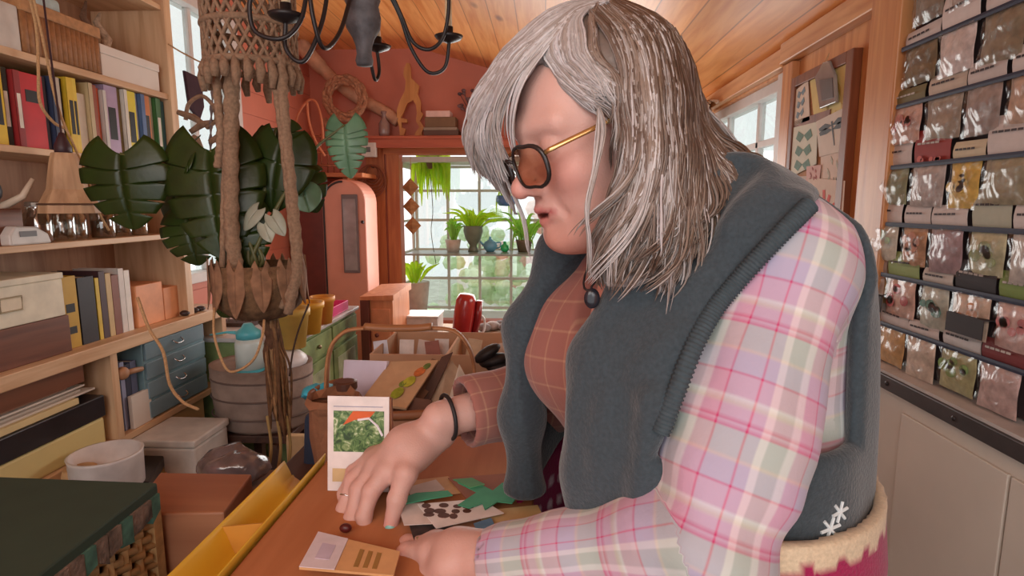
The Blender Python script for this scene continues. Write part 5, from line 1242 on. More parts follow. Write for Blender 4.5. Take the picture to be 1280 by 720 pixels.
# orange cabinet with slanted louvres
oc_x1 = WY(505, 400, 3.4).x; oc_x0 = WY(452, 400, 3.15).x; ztc = WY(480, 373, 3.2).z
ocm = wood('orange_cabinet', (226, 150, 104), (206, 124, 80), 'Z', .5, knots=False); dkm = M('dark_red_brown', (104, 50, 38), .5)
OC = empty('cabinet', ((oc_x0+oc_x1)/2, 3.3, 0), 'orange wooden cabinet with louvred side in front of the garden window', 'cabinet')
m = MB(); m.box(oc_x0+.05, oc_x1, 3.15, 3.55, 0, ztc); m.build('casing', ocm, OC, bevel=.004)
m = MB(); m.box(oc_x0-.0, oc_x0+.05, 3.13, 3.17, 0, ztc+.0); m.build('corner_post', dkm, OC, bevel=.003)
m = MB(); m.hexa([(oc_x0, 3.13, ztc), (oc_x1+.01, 3.13, ztc+.0), (oc_x1+.01, 3.57, ztc), (oc_x0, 3.57, ztc)], [(oc_x0, 3.13, ztc+.02), (oc_x1+.01, 3.13, ztc+.03), (oc_x1+.01, 3.57, ztc+.04), (oc_x0, 3.57, ztc+.03)]); m.build('top', ocm, OC)
m = MB(); m.box(oc_x0+.06, oc_x1-.015, 3.142, 3.152, .15, ztc-.05); d_ = m.build('door', M('orange_door', (218, 140, 98), .5), OC, bevel=.004)
m = MB(); m.ball(((oc_x0+.09), 3.13, ztc-.2), .012, 10, 8); m.build('knob', dkm, d_, smooth=True)
# white box and red enamel lamp on the bench before the window
wb = WY(527, 418, 3.6); zb3 = wb.z
pb2 = empty('potting_bench', (-.1, 3.6, 0), 'pale wooden potting bench under the garden window', 'bench')
m = MB(); m.box(oc_x1+.02, .75, 3.42, 3.95, zb3-.03, zb3); m.build('top', wood('bench_wood', (190, 164, 138), (160, 130, 104), 'X', .6), pb2, bevel=.004)
for x in (oc_x1+.06, .7):
    for y in (3.46, 3.9): m = MB(); m.box(x-.025, x+.025, y-.025, y+.025, 0, zb3-.031); m.build('leg', MC['bench_wood'], pb2)
m = MB(); x0, x1 = WY(506, 410, 3.5).x, WY(548, 410, 3.5).x; m.box(x0, x1, 3.47, 3.68, zb3+.001, WY(527, 397, 3.5).z); 
ib = empty('storage_box', ((x0+x1)/2, 3.57, zb3), 'plain white box with lid on the bench under the window', 'box'); m.build('box_body', M('white_plastic', (206, 200, 194)), ib, bevel=.006)
m = MB(); zz = WY(527, 397, 3.5).z; m.box(x0-.006, x1+.006, 3.465, 3.685, zz, zz+.015); m.build('lid', M('white_plastic', (206, 200, 194)), ib, bevel=.004)
# red enamel kettle-like can lying on its side
RK = empty('canister', WY(583, 418, 3.45), 'shiny red enamel canister tilted on the window bench', 'canister')
p0, p1 = WY(577, 420, 3.46), WY(584, 367, 3.46); ax_ = (p1-p0).normalized(); u_ = Vector((ax_.z, 0, -ax_.x)); R3 = Matrix((u_, Vector((0, 1, 0)), ax_)).transposed(); Lc = (p1-p0).length
redm = M('red_enamel', (170, 44, 44), .18, .05, spec=.7)
m = MB(); m.lathe([(.055, 0), (.062, .01), (.066, Lc*.5), (.062, Lc*.85), (.045, Lc*.98), (.02, Lc)], p0, 24, R3, sx=1.0); m.build('can_body', redm, RK, smooth=True)
m = MB(); off = u_*.085; m.tube([p0+off*.9+ax_*.0, p0+off+ax_*Lc*.5, p0+off*.95+ax_*Lc*.88], [.026, .028, .024], 12, flat=.8); m.build('lid', M('dark_red_enamel', (140, 34, 38), .25), RK, smooth=True)
m = MB(); m.tube(catmull([p0+off*1.2+ax_*.02, p0+off*1.55+ax_*Lc*.2, p0+off*1.5+ax_*Lc*.45, p0+off*1.2+ax_*Lc*.55], 5), .007, 8); m.build('handle', M('white_enamel', (222, 216, 214)), RK, smooth=True)
# piled white/grey stuff behind the canister: stones on a tray
for i in range(7):
    c = WY(606+i*9.5, 400+random.uniform(-8, 6), 3.75); m = MB(); r_ = random.uniform(.032, .05); m.ball((c.x, 3.7+.05*(i % 3), zb3+r_*.7), (r_*1.2, r_, r_*.7), 10, 8)
    one(m, 'stone', M('grey_stone_%d' % (i % 3), ((128, 118, 116), (158, 146, 140), (104, 94, 92))[i % 3], .9, .3, 30, bump=.6), 'rough grey stone lying on the bench right of the red canister', 'stone', 'stones on the window bench', smooth=True)
iron_nail = M('nail_iron', (60, 54, 52), .4)
# ================================================================ high shelf over the garden window
def W4(px, py, d=.12): return WY(px, py, YB-d)
zs = WY(520, 170, YB-.17).z
HSf = empty('wall_shelf', (-.55, YB-.1, zs), 'long orange-red painted shelf above the garden window', 'shelf')
shp = wood('shelf_orange_red', (186, 96, 66), (164, 76, 52), 'X', .5, knots=False)
m = MB(); m.box(WY(458, 170, YB-.1).x, .72, YB-.2, YB-.001, zs-.022, zs); m.build('shelf_board', shp, HSf, bevel=.003)
m = MB(); m.box(WY(458, 170, YB-.1).x, .72, YB-.185, YB-.165, zs-.085, zs-.022); m.build('front_rail', shp, HSf, bevel=.002)
# small orange side shelf at left (py 205)
zz = WX(420, 212, -1.35).z
m = MB(); m.box(-1.72, -1.12, 3.95, 4.10, zz-.02, zz+.0); m.box(-1.72, -1.70, 3.95, 4.45, zz-.02, zz)
SS = empty('small_shelf', (-1.4, 4.0, zz), 'small orange shelf board left of the garden window', 'shelf'); 
m = MB(); xa, xb = WY(362, 215, 4.2).x, WY(458, 215, 4.2).x; m.box(max(xa, XL+.01), xb, 4.1, 4.47, zz-.03, zz); m.build('shelf_board', wood('shelf_orange2', (200, 124, 78), (176, 98, 58), 'X', .5), SS, bevel=.003)
m = MB(); m.box(xb-.18, xb-.14, 4.2, 4.47, zz-.12, zz-.03); m.build('bracket', MC['shelf_orange2'], SS, bevel=.003)
# cut-out figure: slender dancing animal silhouette in plywood
FG = [(500, 168), (505, 168), (507, 160), (502, 158), (502, 152), (509, 152), (509, 148), (501, 146), (505, 138), (509, 128), (516, 124), (520, 130), (521, 140), (520, 150), (524, 158), (518, 166), (520, 170), (528, 170), (527, 165), (530, 158), (525, 150), (529, 142), (526, 138), (526, 126), (522, 116), (524, 106), (518, 100), (514, 96), (513, 84), (512, 78), (508, 77), (505, 84), (504, 92), (507, 100), (506, 112), (500, 124), (496, 136), (496, 148), (499, 158)]
m = MB(); pts = [W4(a, b, .10) for a, b in FG]; dz_ = zs+.0005-min(p.z for p in pts); pts = [p+Vector((0, 0, dz_)) for p in pts]
m.prism(pts, (0, 1, 0), .018); one(m, 'wooden_cutout', wood('plywood', (206, 146, 84), (184, 122, 64), 'Z', .5, knots=False), 'tall plywood cut-out figure with long upright ears on the high shelf', 'figure')
# wreath ring
c = W4(431, 123, .22); wrm = M('twig_wreath', (176, 128, 100), .95, .35, 60, bump=1.)
m = MB(); 
for k in range(9):
    ph_ = random.random()*6.28; rr = .132+random.uniform(-.024, .024)
    m.tube([c+Vector((math.cos(a*math.pi/24)*(rr+.006*math.sin(a*.9+ph_)), .012*math.sin(a*.7+ph_)+random.uniform(-.002, .002), math.sin(a*math.pi/24)*(rr+.006*math.sin(a*.9+ph_)))) for a in range(48)], .013, 6, closed=True)
one(m, 'wreath', wrm, 'round twisted twig wreath hanging on the salmon wall', 'wreath', smooth=True)
# leaning log beam across the corner
m = MB(); cp_ = [WY(372, 52, 4.25), WY(405, 88, 4.35), WY(440, 118, 4.42), WY(478, 138, 4.44), WY(498, 152, 4.44)]; m.tube(catmull(cp_, 6), [.062, .06, .058, .056, .055, .055]+[.045]*19, 12)
one(m, 'driftwood_log', M('pale_log', (196, 150, 122), .9, .25, 14, bump=.6), 'pale driftwood log leaning across the corner behind the wreath', 'log', smooth=True)
m = MB(); m.tube(catmull([WY(452, 150, 4.4), WY(440, 165, 4.38), WY(430, 182, 4.36)], 6), .03, 10); m.tube([WY(405, 150, 4.35), WY(440, 205, 4.30)], .028, 8); one(m, 'branch', M('pale_log', (196, 150, 122)), 'short pale branch below the wreath', 'branch', smooth=True)
# woven basket / dark hole thing at left behind the leaf
bsm = M('rattan', (150, 84, 56), .8, .3, 60, bump=.5)
c = WY(392, 165, 4.15); BK_ = empty('rattan_basket', (c.x, c.y, zz), 'open red-brown rattan basket with looped handle on the small shelf', 'basket')
for k in range(9):
    m = MB(); x = c.x-.17+.045*k; m.tube([(x, c.y-.02, zz+.002), (x-.01+.004*k, c.y-.05, zz+.12), (x-.02+.006*k, c.y-.04, zz+.27)], .006, 6); m.build('stake', bsm, BK_, smooth=True)
for z_ in (.05, .14, .25): m = MB(); m.tube([(c.x-.20, c.y-.03, zz+z_), (c.x, c.y-.07, zz+z_+.0), (c.x+.20, c.y-.03, zz+z_)], .008, 6); m.build('weaver', bsm, BK_, smooth=True)
m = MB(); m.tube(catmull([WY(366, 175, 4.05), WY(372, 145, 4.05), WY(385, 126, 4.05), WY(395, 128, 4.05), WY(402, 150, 4.05), WY(404, 175, 4.05)], 8), .008, 7); m.build('handle', M('rattan_light', (206, 128, 92), .6), BK_, smooth=True)
m = MB(); m.tube(catmull([WY(384, 128, 4.0), WY(386, 150, 4.0), WY(394, 175, 4.0), WY(406, 195, 4.0)], 8), .008, 7); m.build('handle', M('rattan_light', (206, 128, 92)), BK_, smooth=True)
# bottle, books, box, dried flowers on high shelf
c = W4(480, 150, .1); m = MB(); m.lathe([(.036, zs+.001), (.042, zs+.03), (.040, zs+.10), (.018, zs+.135), (.015, zs+.17), (.022, zs+.175), (.022, zs+.19)], (c.x, c.y, 0), 16); one(m, 'glass_bottle', M('misty_glass', (150, 126, 122), .2, .1, spec=.8), 'small misty glass bottle on the high shelf left of the plywood figure', 'bottle', smooth=True)
x0, x1 = W4(531, 160).x, W4(574, 160).x
for i, (zz0, zz1, col, a, b, lb) in enumerate(((.002, .040, (96, 70, 60), 0, 0, 'dark book at the bottom of the stack on the high shelf'), (.041, .062, (150, 134, 118), .0, .01, 'grey book second in the stack on the high shelf'), (.063, .135, (120, 92, 66), .012, .02, 'brown box-like book third in the stack on the high shelf'), (.136, .18, (222, 190, 184), .02, .06, 'pale pink small box topping the stack on the high shelf'))):
    m = MB(); m.box(x0+a, x1-b, YB-.17, YB-.03, zs+zz0, zs+zz1); one(m, 'book' if i < 3 else 'box', M('hb_%d' % i, col, .6), lb, 'book' if i < 3 else 'box', 'stack on the high shelf', bevel=.002)
dv = empty('dried_flowers', W4(590, 160), 'grey vase of dried flower heads at the right of the high shelf', 'flowers'); c = W4(592, 165, .1)
m = MB(); m.lathe([(.04, zs+.001), (.055, zs+.05), (.05, zs+.12), (.055, zs+.15)], (c.x, c.y, 0), 16, caps=True); m.build('vase', M('dusty_vase', (140, 110, 106), .7), dv, smooth=True)
for k in range(26):
    a = random.uniform(0, 6.28); s_ = random.uniform(.02, .15); tp = Vector((c.x+math.cos(a)*s_, c.y+math.sin(a)*min(s_, .08), zs+.15+random.uniform(.06, .20)))
    m = MB(); m.tube([(c.x, c.y, zs+.13), tp], .0025, 5); m.ball(tp, (.018, .015, .013), 7, 5); m.build('flower_head', M('dried_%d' % (k % 3), ((120, 96, 100), (150, 120, 116), (98, 80, 84))[k % 3], .95, .3, 80), dv)
# coil of rope, switch
c = WY(466, 218, YB-.05); CR = empty('rope_coil', c, 'coil of brown cord hanging on the orange post beside the window', 'rope')
for k in range(7):
    m = MB(); rr = .045+.011*k; cc_ = c+Vector((random.uniform(-.008, .008), -.008*k*.5, -.012*k+.02)); m.tube([cc_+Vector((math.cos(a*math.pi/18)*rr, 0, math.sin(a*math.pi/18)*rr*1.08)) for a in range(36)], .006, 6, closed=True); m.build('loop', M('coil_brown', (142, 84, 60), .8), CR, smooth=True)
c = WY(462, 188, YB-.17); SW = empty('switch_box', (c.x, YB-.18, c.z), 'small white wall switch box below the high shelf', 'switch')
m = MB(); m.box(c.x-.055, c.x+.055, YB-.2, YB-.16, c.z-.05, c.z+.055); m.build('casing', M('white_plastic', (206, 200, 194)), SW, bevel=.005); m = MB(); m.box(c.x-.016, c.x+.016, YB-.206, YB-.2, c.z-.015, c.z+.022); m.build('rocker', M('grey_plastic', (92, 90, 92)), SW, bevel=.002)
# salmon arched cupboard with glass slit (clock-like)
x0, x1 = WY(404, 300, 3.9).x, WY(458, 300, 3.9).x; zt_ = WY(430, 224, 3.9).z; xm = (x0+x1)/2; rw = (x1-x0)/2
AC = empty('arched_clock_case', (xm, 3.95, 0), 'tall salmon arched case with a narrow glass pane left of the window', 'cabinet')
m = MB(); arc = [Vector((xm+rw*math.cos(a), 3.9, zt_-rw+rw*math.sin(a))) for a in [i*math.pi/18 for i in range(19)]]+[Vector((x0, 3.9, 0)), Vector((x1, 3.9, 0))]
slm = M('salmon_case', (214, 142, 120), .45, .06, 8); m.prism(arc, (0, 1, 0), .28); m.build('case_body', slm, AC, bevel=.01)
m = MB(); a_o = [Vector((xm+(rw-.015)*math.cos(a), 3.894, zt_-rw+(rw-.015)*math.sin(a))) for a in [math.pi*(.5+i/24) for i in range(13)]]+[Vector((x0+.015, 3.894, .75))]; m.tube(a_o, .007, 6); m.build('edge_line', M('near_black', (40, 28, 28), .5), AC)
m = MB(); xa, xb, za, zb_ = WY(428, 300, 3.88).x, WY(448, 300, 3.88).x, .95, WY(440, 243, 3.88).z; m.box(xa, xb, 3.885, 3.899, za, zb_); pn = m.build('frame', M('grey_lead', (110, 92, 92), .4), AC, bevel=.004)
m = MB(); m.box(xa+.012, xb-.012, 3.880, 3.886, za+.02, zb_-.03); m.build('pane', M('dark_pane', (150, 140, 142), .08, .25, 9, spec=1), pn)
m = MB(); m.box(x0+.01, x0+.055, 3.86, 3.9, 0, zt_-.35) if False else m.ball((xb+.03, 3.89, za+.35), .012, 8, 6); m.build('knob', M('near_black', (40, 28, 28)), AC)
# dark cupboard face left of it
xa, xb = WY(378, 300, 4.0).x, WY(402, 300, 4.0).x
m = MB(); m.box(-1.72, x0-.01, 3.95, 4.35, 0, WY(390, 226, 4.0).z); one(m, 'dark_cupboard', M('maroon_paint', (112, 52, 46), .5), 'dark maroon cupboard left of the arched salmon case', 'cabinet', bevel=.004)
m = MB(); m.tube([CR.location+Vector((0, .045, .05)), CR.location+Vector((0, -.03, .055))], .004, 6); m.build('nail', iron_nail, CR)
# ---------------------------------------------------------------- in the window: mobile, hanging plants, sill things
mo = empty('diamond_mobile', WY(514, 222, YB-.04), 'string of three wooden diamond shapes hanging in the window', 'mobile')
for i, (px, py) in enumerate(((513, 234), (514, 258), (516, 282))):
    c = WY(px, py, YB-.03); r_ = .07; m = MB()
    m._add([c+Vector(v) for v in ((-r_*.95, 0, 0), (0, 0, r_), (r_*.95, 0, 0), (0, 0, -r_), (0, -.03, 0), (0, .03, 0))], [(0, 4, 1), (1, 4, 2), (2, 4, 3), (3, 4, 0), (0, 1, 5), (1, 2, 5), (2, 3, 5), (3, 0, 5)]); m.build('diamond', wood('diamond_wood', (186, 140, 96), (150, 104, 66), 'X', .5, knots=False), mo)
m = MB(); m.tube([WY(513, 196, YB-.03), WY(515, 290, YB-.03)], .003, 5); m.build('string', jute, mo)
vg = leafmat('lit_green', (200, 218, 90), .7); vg2 = leafmat('fresh_green', (176, 208, 116), .65)
def foliage(parent, c, n, spread, ln, mat, down=True, seed=0, w=.02):
    rg = random.Random(seed)
    for k in range(n):
        a = rg.uniform(0, 6.28); s_ = rg.uniform(.2, 1)*spread
        p0 = c+Vector((math.cos(a)*s_*.3, math.sin(a)*s_*.2, rg.uniform(-.02, .02)))
        if down: p1 = p0+Vector((math.cos(a)*s_, math.sin(a)*s_*.5, rg.uniform(-.2, .4)*ln)); p2 = p1+Vector((math.cos(a)*s_*.25, 0, -rg.uniform(.4, 1)*ln))
        else: p1 = p0+Vector((math.cos(a)*s_*.5, math.sin(a)*s_*.3, ln*rg.uniform(.4, .8))); p2 = p1+Vector((math.cos(a)*s_*.8, math.sin(a)*s_*.4, ln*rg.uniform(-.1, .3)))
        cp_ = catmull([p0, p1, p2], 5); m = MB(); nn_ = len(cp_)
        m.tube(cp_, [w*max(.12, math.sin(math.pi*min(.97, .08+i/nn_))) for i in range(nn_)], 4, flat=.18, up=(0, 1, .3)); m.build('leaf', mat, parent, smooth=True)
hp_ = empty('hanging_plant', WY(538, 205, 4.75), 'bright yellow-green trailing plant hanging at the upper left of the window', 'plant')
c = WY(537, 208, 4.72); m = MB(); m.lathe([(.03, c.z-.02), (.05, c.z+.04), (.0, c.z+.04)], (c.x, c.y, 0), 12); m.tube([(c.x, c.y, c.z+.04), (c.x, c.y, 1.75)], .003, 5); m.build('pot', M('brown_pot', (120, 96, 72), .6), hp_)
foliage(hp_, c+Vector((0, 0, .05)), 56, .12, .34, vg, True, 3, .022)
m = MB(); m.tube(catmull([c, WY(541, 262, 4.7), WY(539, 290, 4.7), WY(545, 330, 4.7)], 6), .003, 5); m.build('stem', stm, hp_, smooth=True)
c = WY(633, 250, 4.72); b2 = empty('hanging_pot', c, 'small blue round pot hanging near the woman\'s nose in the window', 'pot')
m = MB(); m.lathe([(.0, c.z-.05), (.06, c.z-.045), (.085, c.z-.01), (.08, c.z+.035), (.07, c.z+.035), (.07, c.z-.0), (0, c.z-.02)], (c.x, c.y, 0), 20); m.build('pot_body', M('blue_glaze', (86, 128, 178), .25), b2, smooth=True); foliage(b2, c+Vector((0, 0, .02)), 8, .06, .2, vg, True, 9, .009)
m = MB(); m.tube([(c.x, c.y, c.z+.03), (c.x, c.y, 1.75)], .003, 5); m.build('string', jute, b2)
zg = 1.0305
def sill(px, Y=4.76): return Vector((WY(px, 350, Y).x, Y, zg))
c = sill(567); g1 = empty('potted_plant', c, 'green sword-leaf plant in a pale pot at the left of the glass shelf', 'plant'); m = MB(); m.lathe([(.05, zg), (.068, zg+.10), (.06, zg+.10), (0, zg+.09)], (c.x, c.y, 0), 16); m.build('pot', M('pale_clay', (206, 198, 184), .7), g1, smooth=True); foliage(g1, c+Vector((0, 0, .09)), 20, .07, .20, vg2, False, 1, .011)
c = sill(592); g2 = empty('vase', c, 'tall footed green stoneware vase with yellow-green sprigs on the glass shelf', 'vase'); m = MB(); m.lathe([(.045, zg), (.04, zg+.02), (.03, zg+.05), (.065, zg+.11), (.082, zg+.17), (.078, zg+.20), (.088, zg+.215), (.07, zg+.21), (0, zg+.17)], (c.x, c.y, 0), 24); m.build('vase_body', M('stoneware_green', (112, 122, 104), .4, .15), g2, smooth=True); foliage(g2, c+Vector((.0, 0, .2)), 44, .17, .15, vg, False, 2, .011)
c = sill(613); tp_ = empty('teapot', c, 'small sky blue teapot on the glass shelf', 'teapot'); bl = M('sky_glaze', (110, 176, 206), .2, .05)
m = MB(); m.lathe([(.03, zg), (.055, zg+.03), (.06, zg+.055), (.045, zg+.085), (.02, zg+.092)], (c.x, c.y, 0), 20); m.build('pot_body', bl, tp_, smooth=True)
m = MB(); m.lathe([(.03, zg+.09), (.012, zg+.105), (.008, zg+.125)], (c.x, c.y, 0), 12); m.build('lid', bl, tp_, smooth=True); m = MB(); m.tube([(c.x-.05, c.y, zg+.05), (c.x-.085, c.y, zg+.085)], [.012, .007], 8); m.build('spout', bl, tp_, smooth=True)
m = MB(); m.tube(catmull([(c.x+.05, c.y, zg+.075), (c.x+.085, c.y, zg+.075), (c.x+.08, c.y, zg+.04), (c.x+.05, c.y, zg+.03)], 4), .006, 6); m.build('handle', bl, tp_, smooth=True)
c = sill(631); m = MB(); m.lathe([(.02, zg), (.036, zg+.02), (.034, zg+.05), (.014, zg+.065), (.012, zg+.085)], (c.x, c.y, 0), 16); one(m, 'glass_bottle', M('emerald_glass', (52, 200, 116), .1, .05, spec=.9), 'small emerald green glass bottle on the glass shelf', 'bottle', smooth=True)
c = sill(655); g3 = empty('potted_plant', c, 'spiky spider plant in a dark pot beside the woman\'s vest', 'plant'); m = MB(); m.lathe([(.05, zg), (.065, zg+.08), (.072, zg+.1), (.06, zg+.1), (0, zg+.09)], (c.x, c.y, 0), 16); m.build('pot', M('dark_clay', (110, 96, 76), .7), g3, smooth=True); foliage(g3, c+Vector((0, 0, .09)), 26, .22, .24, vg2, False, 5, .010); foliage(g3, c+Vector((0, 0, .12)), 8, .2, .16, vg2, True, 6, .012)
c = WY(520, 382, 4.72); g4 = empty('potted_plant', (c.x, c.y, .5), 'low bright green plant behind glass under the glass shelf', 'plant'); m = MB(); m.lathe([(.09, .505), (.12, .78), (.10, .78), (0, .76)], (c.x, c.y, 0), 16); m.build('pot', M('pale_clay', (206, 198, 184)), g4, smooth=True); foliage(g4, Vector((c.x, c.y, .78)), 22, .14, .2, vg, False, 8, .016)
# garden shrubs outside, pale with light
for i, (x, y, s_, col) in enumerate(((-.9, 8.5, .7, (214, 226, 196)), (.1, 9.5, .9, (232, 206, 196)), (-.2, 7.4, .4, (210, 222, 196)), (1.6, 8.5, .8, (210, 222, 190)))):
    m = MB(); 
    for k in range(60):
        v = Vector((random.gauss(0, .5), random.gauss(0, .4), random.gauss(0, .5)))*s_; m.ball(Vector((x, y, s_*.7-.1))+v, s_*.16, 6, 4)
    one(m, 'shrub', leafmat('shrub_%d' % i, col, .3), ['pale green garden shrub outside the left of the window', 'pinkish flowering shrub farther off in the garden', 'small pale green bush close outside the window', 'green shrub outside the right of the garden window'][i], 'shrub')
# ================================================================ chandelier
iron = M('black_iron', (34, 30, 32), .45, .1, 40)
cc = WY(455, 60, 1.55); CH = empty('chandelier', (cc.x, cc.y, cc.z), 'black wrought-iron candle chandelier with turned grey wooden centre', 'chandelier')
def cz(py): return WY(455, py, 1.55).z
gw = M('weathered_turning', (96, 96, 100), .7, .4, 30, bump=.5)
m = MB(); m.lathe([(.0, cz(83)), (.020, cz(82)), (.023, cz(76)), (.019, cz(68)), (.021, cz(58)), (.028, cz(48)), (.043, cz(36)), (.046, cz(22)), (.040, cz(8)), (.046, cz(0)), (.03, cz(-20)), (.02, cz(-60)), (.02, cz(-70))], (cc.x, cc.y, 0), 24); m.build('column', gw, CH, smooth=True)
m = MB(); m.tube([(cc.x, cc.y, cz(-70)), (cc.x, cc.y, 2.575)], .008, 8); m.build('rod', iron, CH)
def arm(path, cup, Y, nm):
    m = MB(); m.tube(catmull([WY(a, b, y) for a, b, y in path], 8), .0052, 7); a_ = m.build('arm', iron, CH, smooth=True)
    c = WY(cup[0], cup[1], Y); m = MB(); m.lathe([(.008, c.z-.012), (.034, c.z-.002), (.040, c.z+.006), (.012, c.z+.003), (.0125, c.z+.03), (.010, c.z+.03), (.0, c.z+.03)], (c.x, c.y, 0), 20); m.build('candle_cup', iron, a_, smooth=True)
    m = MB(); m.lathe([(.0095, c.z+.03), (.0095, c.z+.11), (.003, c.z+.115)], (c.x, c.y, 0), 12); m.build('candle', M('ivory_wax', (226, 206, 168), .5), a_, smooth=True)
arm([(440, -10, 1.5), (425, 40, 1.42), (405, 60, 1.36), (392, 25, 1.33), (385, -25, 1.33), (372, 30, 1.33), (352, 45, 1.33), (354, 20, 1.33)][:5], (358, 22, 1.35), 1.33, 'a')
arm([(412, -25, 1.4), (402, 30, 1.36), (380, 76, 1.33), (358, 62, 1.33), (357, 26, 1.33)], (400, -45), 1.36, 'b')
m = MB(); m.tube(catmull([WY(*p) for p in ((386, -25, 1.35), (376, 25, 1.32), (352, 48, 1.3), (320, 40, 1.3), (312, 10, 1.3), (318, -20, 1.3))], 8), .0052, 7); m.build('scroll', iron, CH, smooth=True)
arm([(470, -10, 1.6), (462, 55, 1.68), (468, 98, 1.72), (474, 90, 1.75), (471, 60, 1.75)], (472, 60), 1.75, 'c')
arm([(480, -20, 1.6), (500, 20, 1.62), (514, 60, 1.64), (535, 90, 1.66), (556, 84, 1.67), (562, 48, 1.67)], (561, 48), 1.67, 'd')
m = MB(); m.tube(catmull([WY(*p) for p in ((484, -20, 1.6), (502, 20, 1.62), (516, 52, 1.62), (535, 62, 1.62), (552, 50, 1.63), (560, 20, 1.63), (561, -20, 1.63))], 8), .0052, 7); m.build('scroll', iron, CH, smooth=True)
# ================================================================ right wall: pin board
bx = XR-.012; 
PB = empty('pin_board', (XR-.02, 2.0, 1.5), 'brown framed pin board covered with nature cards on the pine wall', 'board')
yb0, yb1 = WX(1066, 200, XR).y, 2.285; zt0 = WX(1070, 64, XR).z; 
frm = wood('board_frame', (140, 84, 52), (112, 62, 38), 'Z', .5, knots=False)
for (a, b, c_, d) in ((yb0-.01, yb0+.03, .95, zt0), (yb1-.02, yb1+.01, .95, zt0), (yb0+.03, yb1-.02, zt0-.035, zt0), (yb0+.03, yb1-.02, .95, .98)): m = MB(); m.box(XR-.03, XR-.001, a, b, c_, d); m.build('frame', frm, PB, bevel=.002)
m = MB(); m.box(XR-.018, XR-.002, yb0+.03, yb1-.02, .98, zt0-.035); m.build('cork', M('board_ground', (190, 140, 100), .8, .15, 60), PB)
m = MB(); zz_ = WX(1000, 155, XR).z; m.box(XR-.024, XR-.018, yb0+.12, yb1, zz_-.02, zz_+.01); m.build('crossbar', frm, PB)
def qp(pts, x): return [WX(a, b, x) for a, b in pts]
def card(pts, col, label, deco=None, dc=(80, 100, 90), off=.006, cat='card', name='nature_card', seed=0):
    x = XR-.018-off; P_ = qp(pts, x); P_ = [Vector((p.x, min(p.y, 2.262), p.z)) for p in P_]; r_ = empty(name, (x, sum(p.y for p in P_)/4, min(p.z for p in P_)), label, cat, 'cards on the pin board')
    m = MB(); m.prism(P_, (1, 0, 0), .0012); m.build('paper_sheet', M('card_%d_%d_%d' % col, col, .75, .06, 20), r_)
    O, U_, V_ = P_[0], P_[1]-P_[0], P_[3]-P_[0]; rg = random.Random(seed)
    def at(u, v): return O+U_*u+V_*v+Vector((-.0006, 0, 0))
    dm = M('ink_%d_%d_%d' % dc, dc, .7, .2, 60); m = MB()
    if deco == 'fly':
        m.prism([at(.48, .2), at(.53, .2), at(.52, .85), at(.5, .85)], (-1, 0, 0), .0006)
        for s_ in (-1, 1):
            for v in (.3, .42): m.prism([at(.5, v), at(.5+s_*.2, v-.12), at(.5+s_*.42, v-.06), at(.5+s_*.4, v+.03), at(.5+s_*.2, v+.05)], (-1, 0, 0), .0006)
    elif deco == 'moth':
        for k in range(3):
            v0 = .2+.28*k; 
            for s_ in (-1, 1): m.prism([at(.5, v0), at(.5+s_*.25, v0-.1), at(.5+s_*.34, v0+.04), at(.5+s_*.16, v0+.12)], (-1, 0, 0), .0006)
    elif deco == 'hand':
        c_ = (.5, .62); m.prism([at(c_[0]+.16*math.cos(a), c_[1]+.13*math.sin(a)) for a in [i*math.pi/6 for i in range(12)]], (-1, 0, 0), .0006)
        for (du, dv_) in ((-.3, -.02), (-.18, -.32), (-.02, -.42), (.14, -.34), (.28, -.2)):
            p, q_ = Vector((c_[0]+du*.3, c_[1]+dv_*.2, 0)), Vector((c_[0]+du, c_[1]+dv_, 0)); n_ = Vector((-(q_-p).y, (q_-p).x, 0)).normalized()*.032
            m.prism([at(*(p+n_)[:2]), at(*(q_+n_)[:2]), at(*(q_-n_)[:2]), at(*(p-n_)[:2])], (-1, 0, 0), .0006)
    elif deco == 'leafy':
        for k in range(9):
            u, v = rg.uniform(.15, .8), rg.uniform(.12, .85); a = rg.uniform(0, 3.1); L_ = .13
            m.prism([at(u+L_*math.cos(a)*c1-.04*math.sin(a)*s1, v+L_*math.sin(a)*c1+.04*math.cos(a)*s1) for c1, s1 in ((-1, 0), (0, -1), (1, 0), (0, 1))], (-1, 0, 0), .0006)
    if m.v: m.build('drawing', dm, r_)
    return r_
card([(974, 122), (1010, 100), (1012, 150), (978, 162)], (222, 204, 186), 'small butterfly card at the upper left of the pin board', 'moth', (120, 140, 150))
card([(1012, 98), (1066, 74), (1060, 160), (1020, 172)], (222, 200, 130), 'yellow patterned sheet behind the tag bottle on the pin board', 'leafy', (196, 160, 80), .003)
card([(1020, 152), (1060, 132), (1056, 188), (1024, 196)], (216, 204, 190), 'dragonfly card at the right of the pin board', 'fly', (88, 96, 100), .008)
card([(974, 165), (1022, 152), (1020, 205), (985, 222)], (214, 214, 196), 'green moths card at the left middle of the pin board', 'moth', (96, 130, 112), .007)
card([(1026, 196), (1058, 186), (1054, 232), (1026, 240)], (220, 200, 184), 'pale leaf-sketch card under the dragonfly card', 'leafy', (180, 176, 158), .005)
card([(1008, 208), (1026, 206), (1024, 226), (1008, 228)], (216, 176, 168), 'tiny pink card above the red handprint', 'leafy', (170, 90, 84), .009)
card([(1010, 222), (1056, 226), (1052, 290), (1008, 286)], (218, 196, 178), 'sheet with a small red handprint at the bottom of the pin board', 'hand', (206, 70, 56), .010)
card([(978, 222), (1008, 220), (1006, 270), (978, 262)], (206, 190, 176), 'plain grey-pink sheet at the lower left of the pin board', None, off=.004)
TB = empty('glass_tag_bottle', WX(1031, 130, XR-.04), 'flat grey glass bottle ornament hung over the pin board', 'bottle')
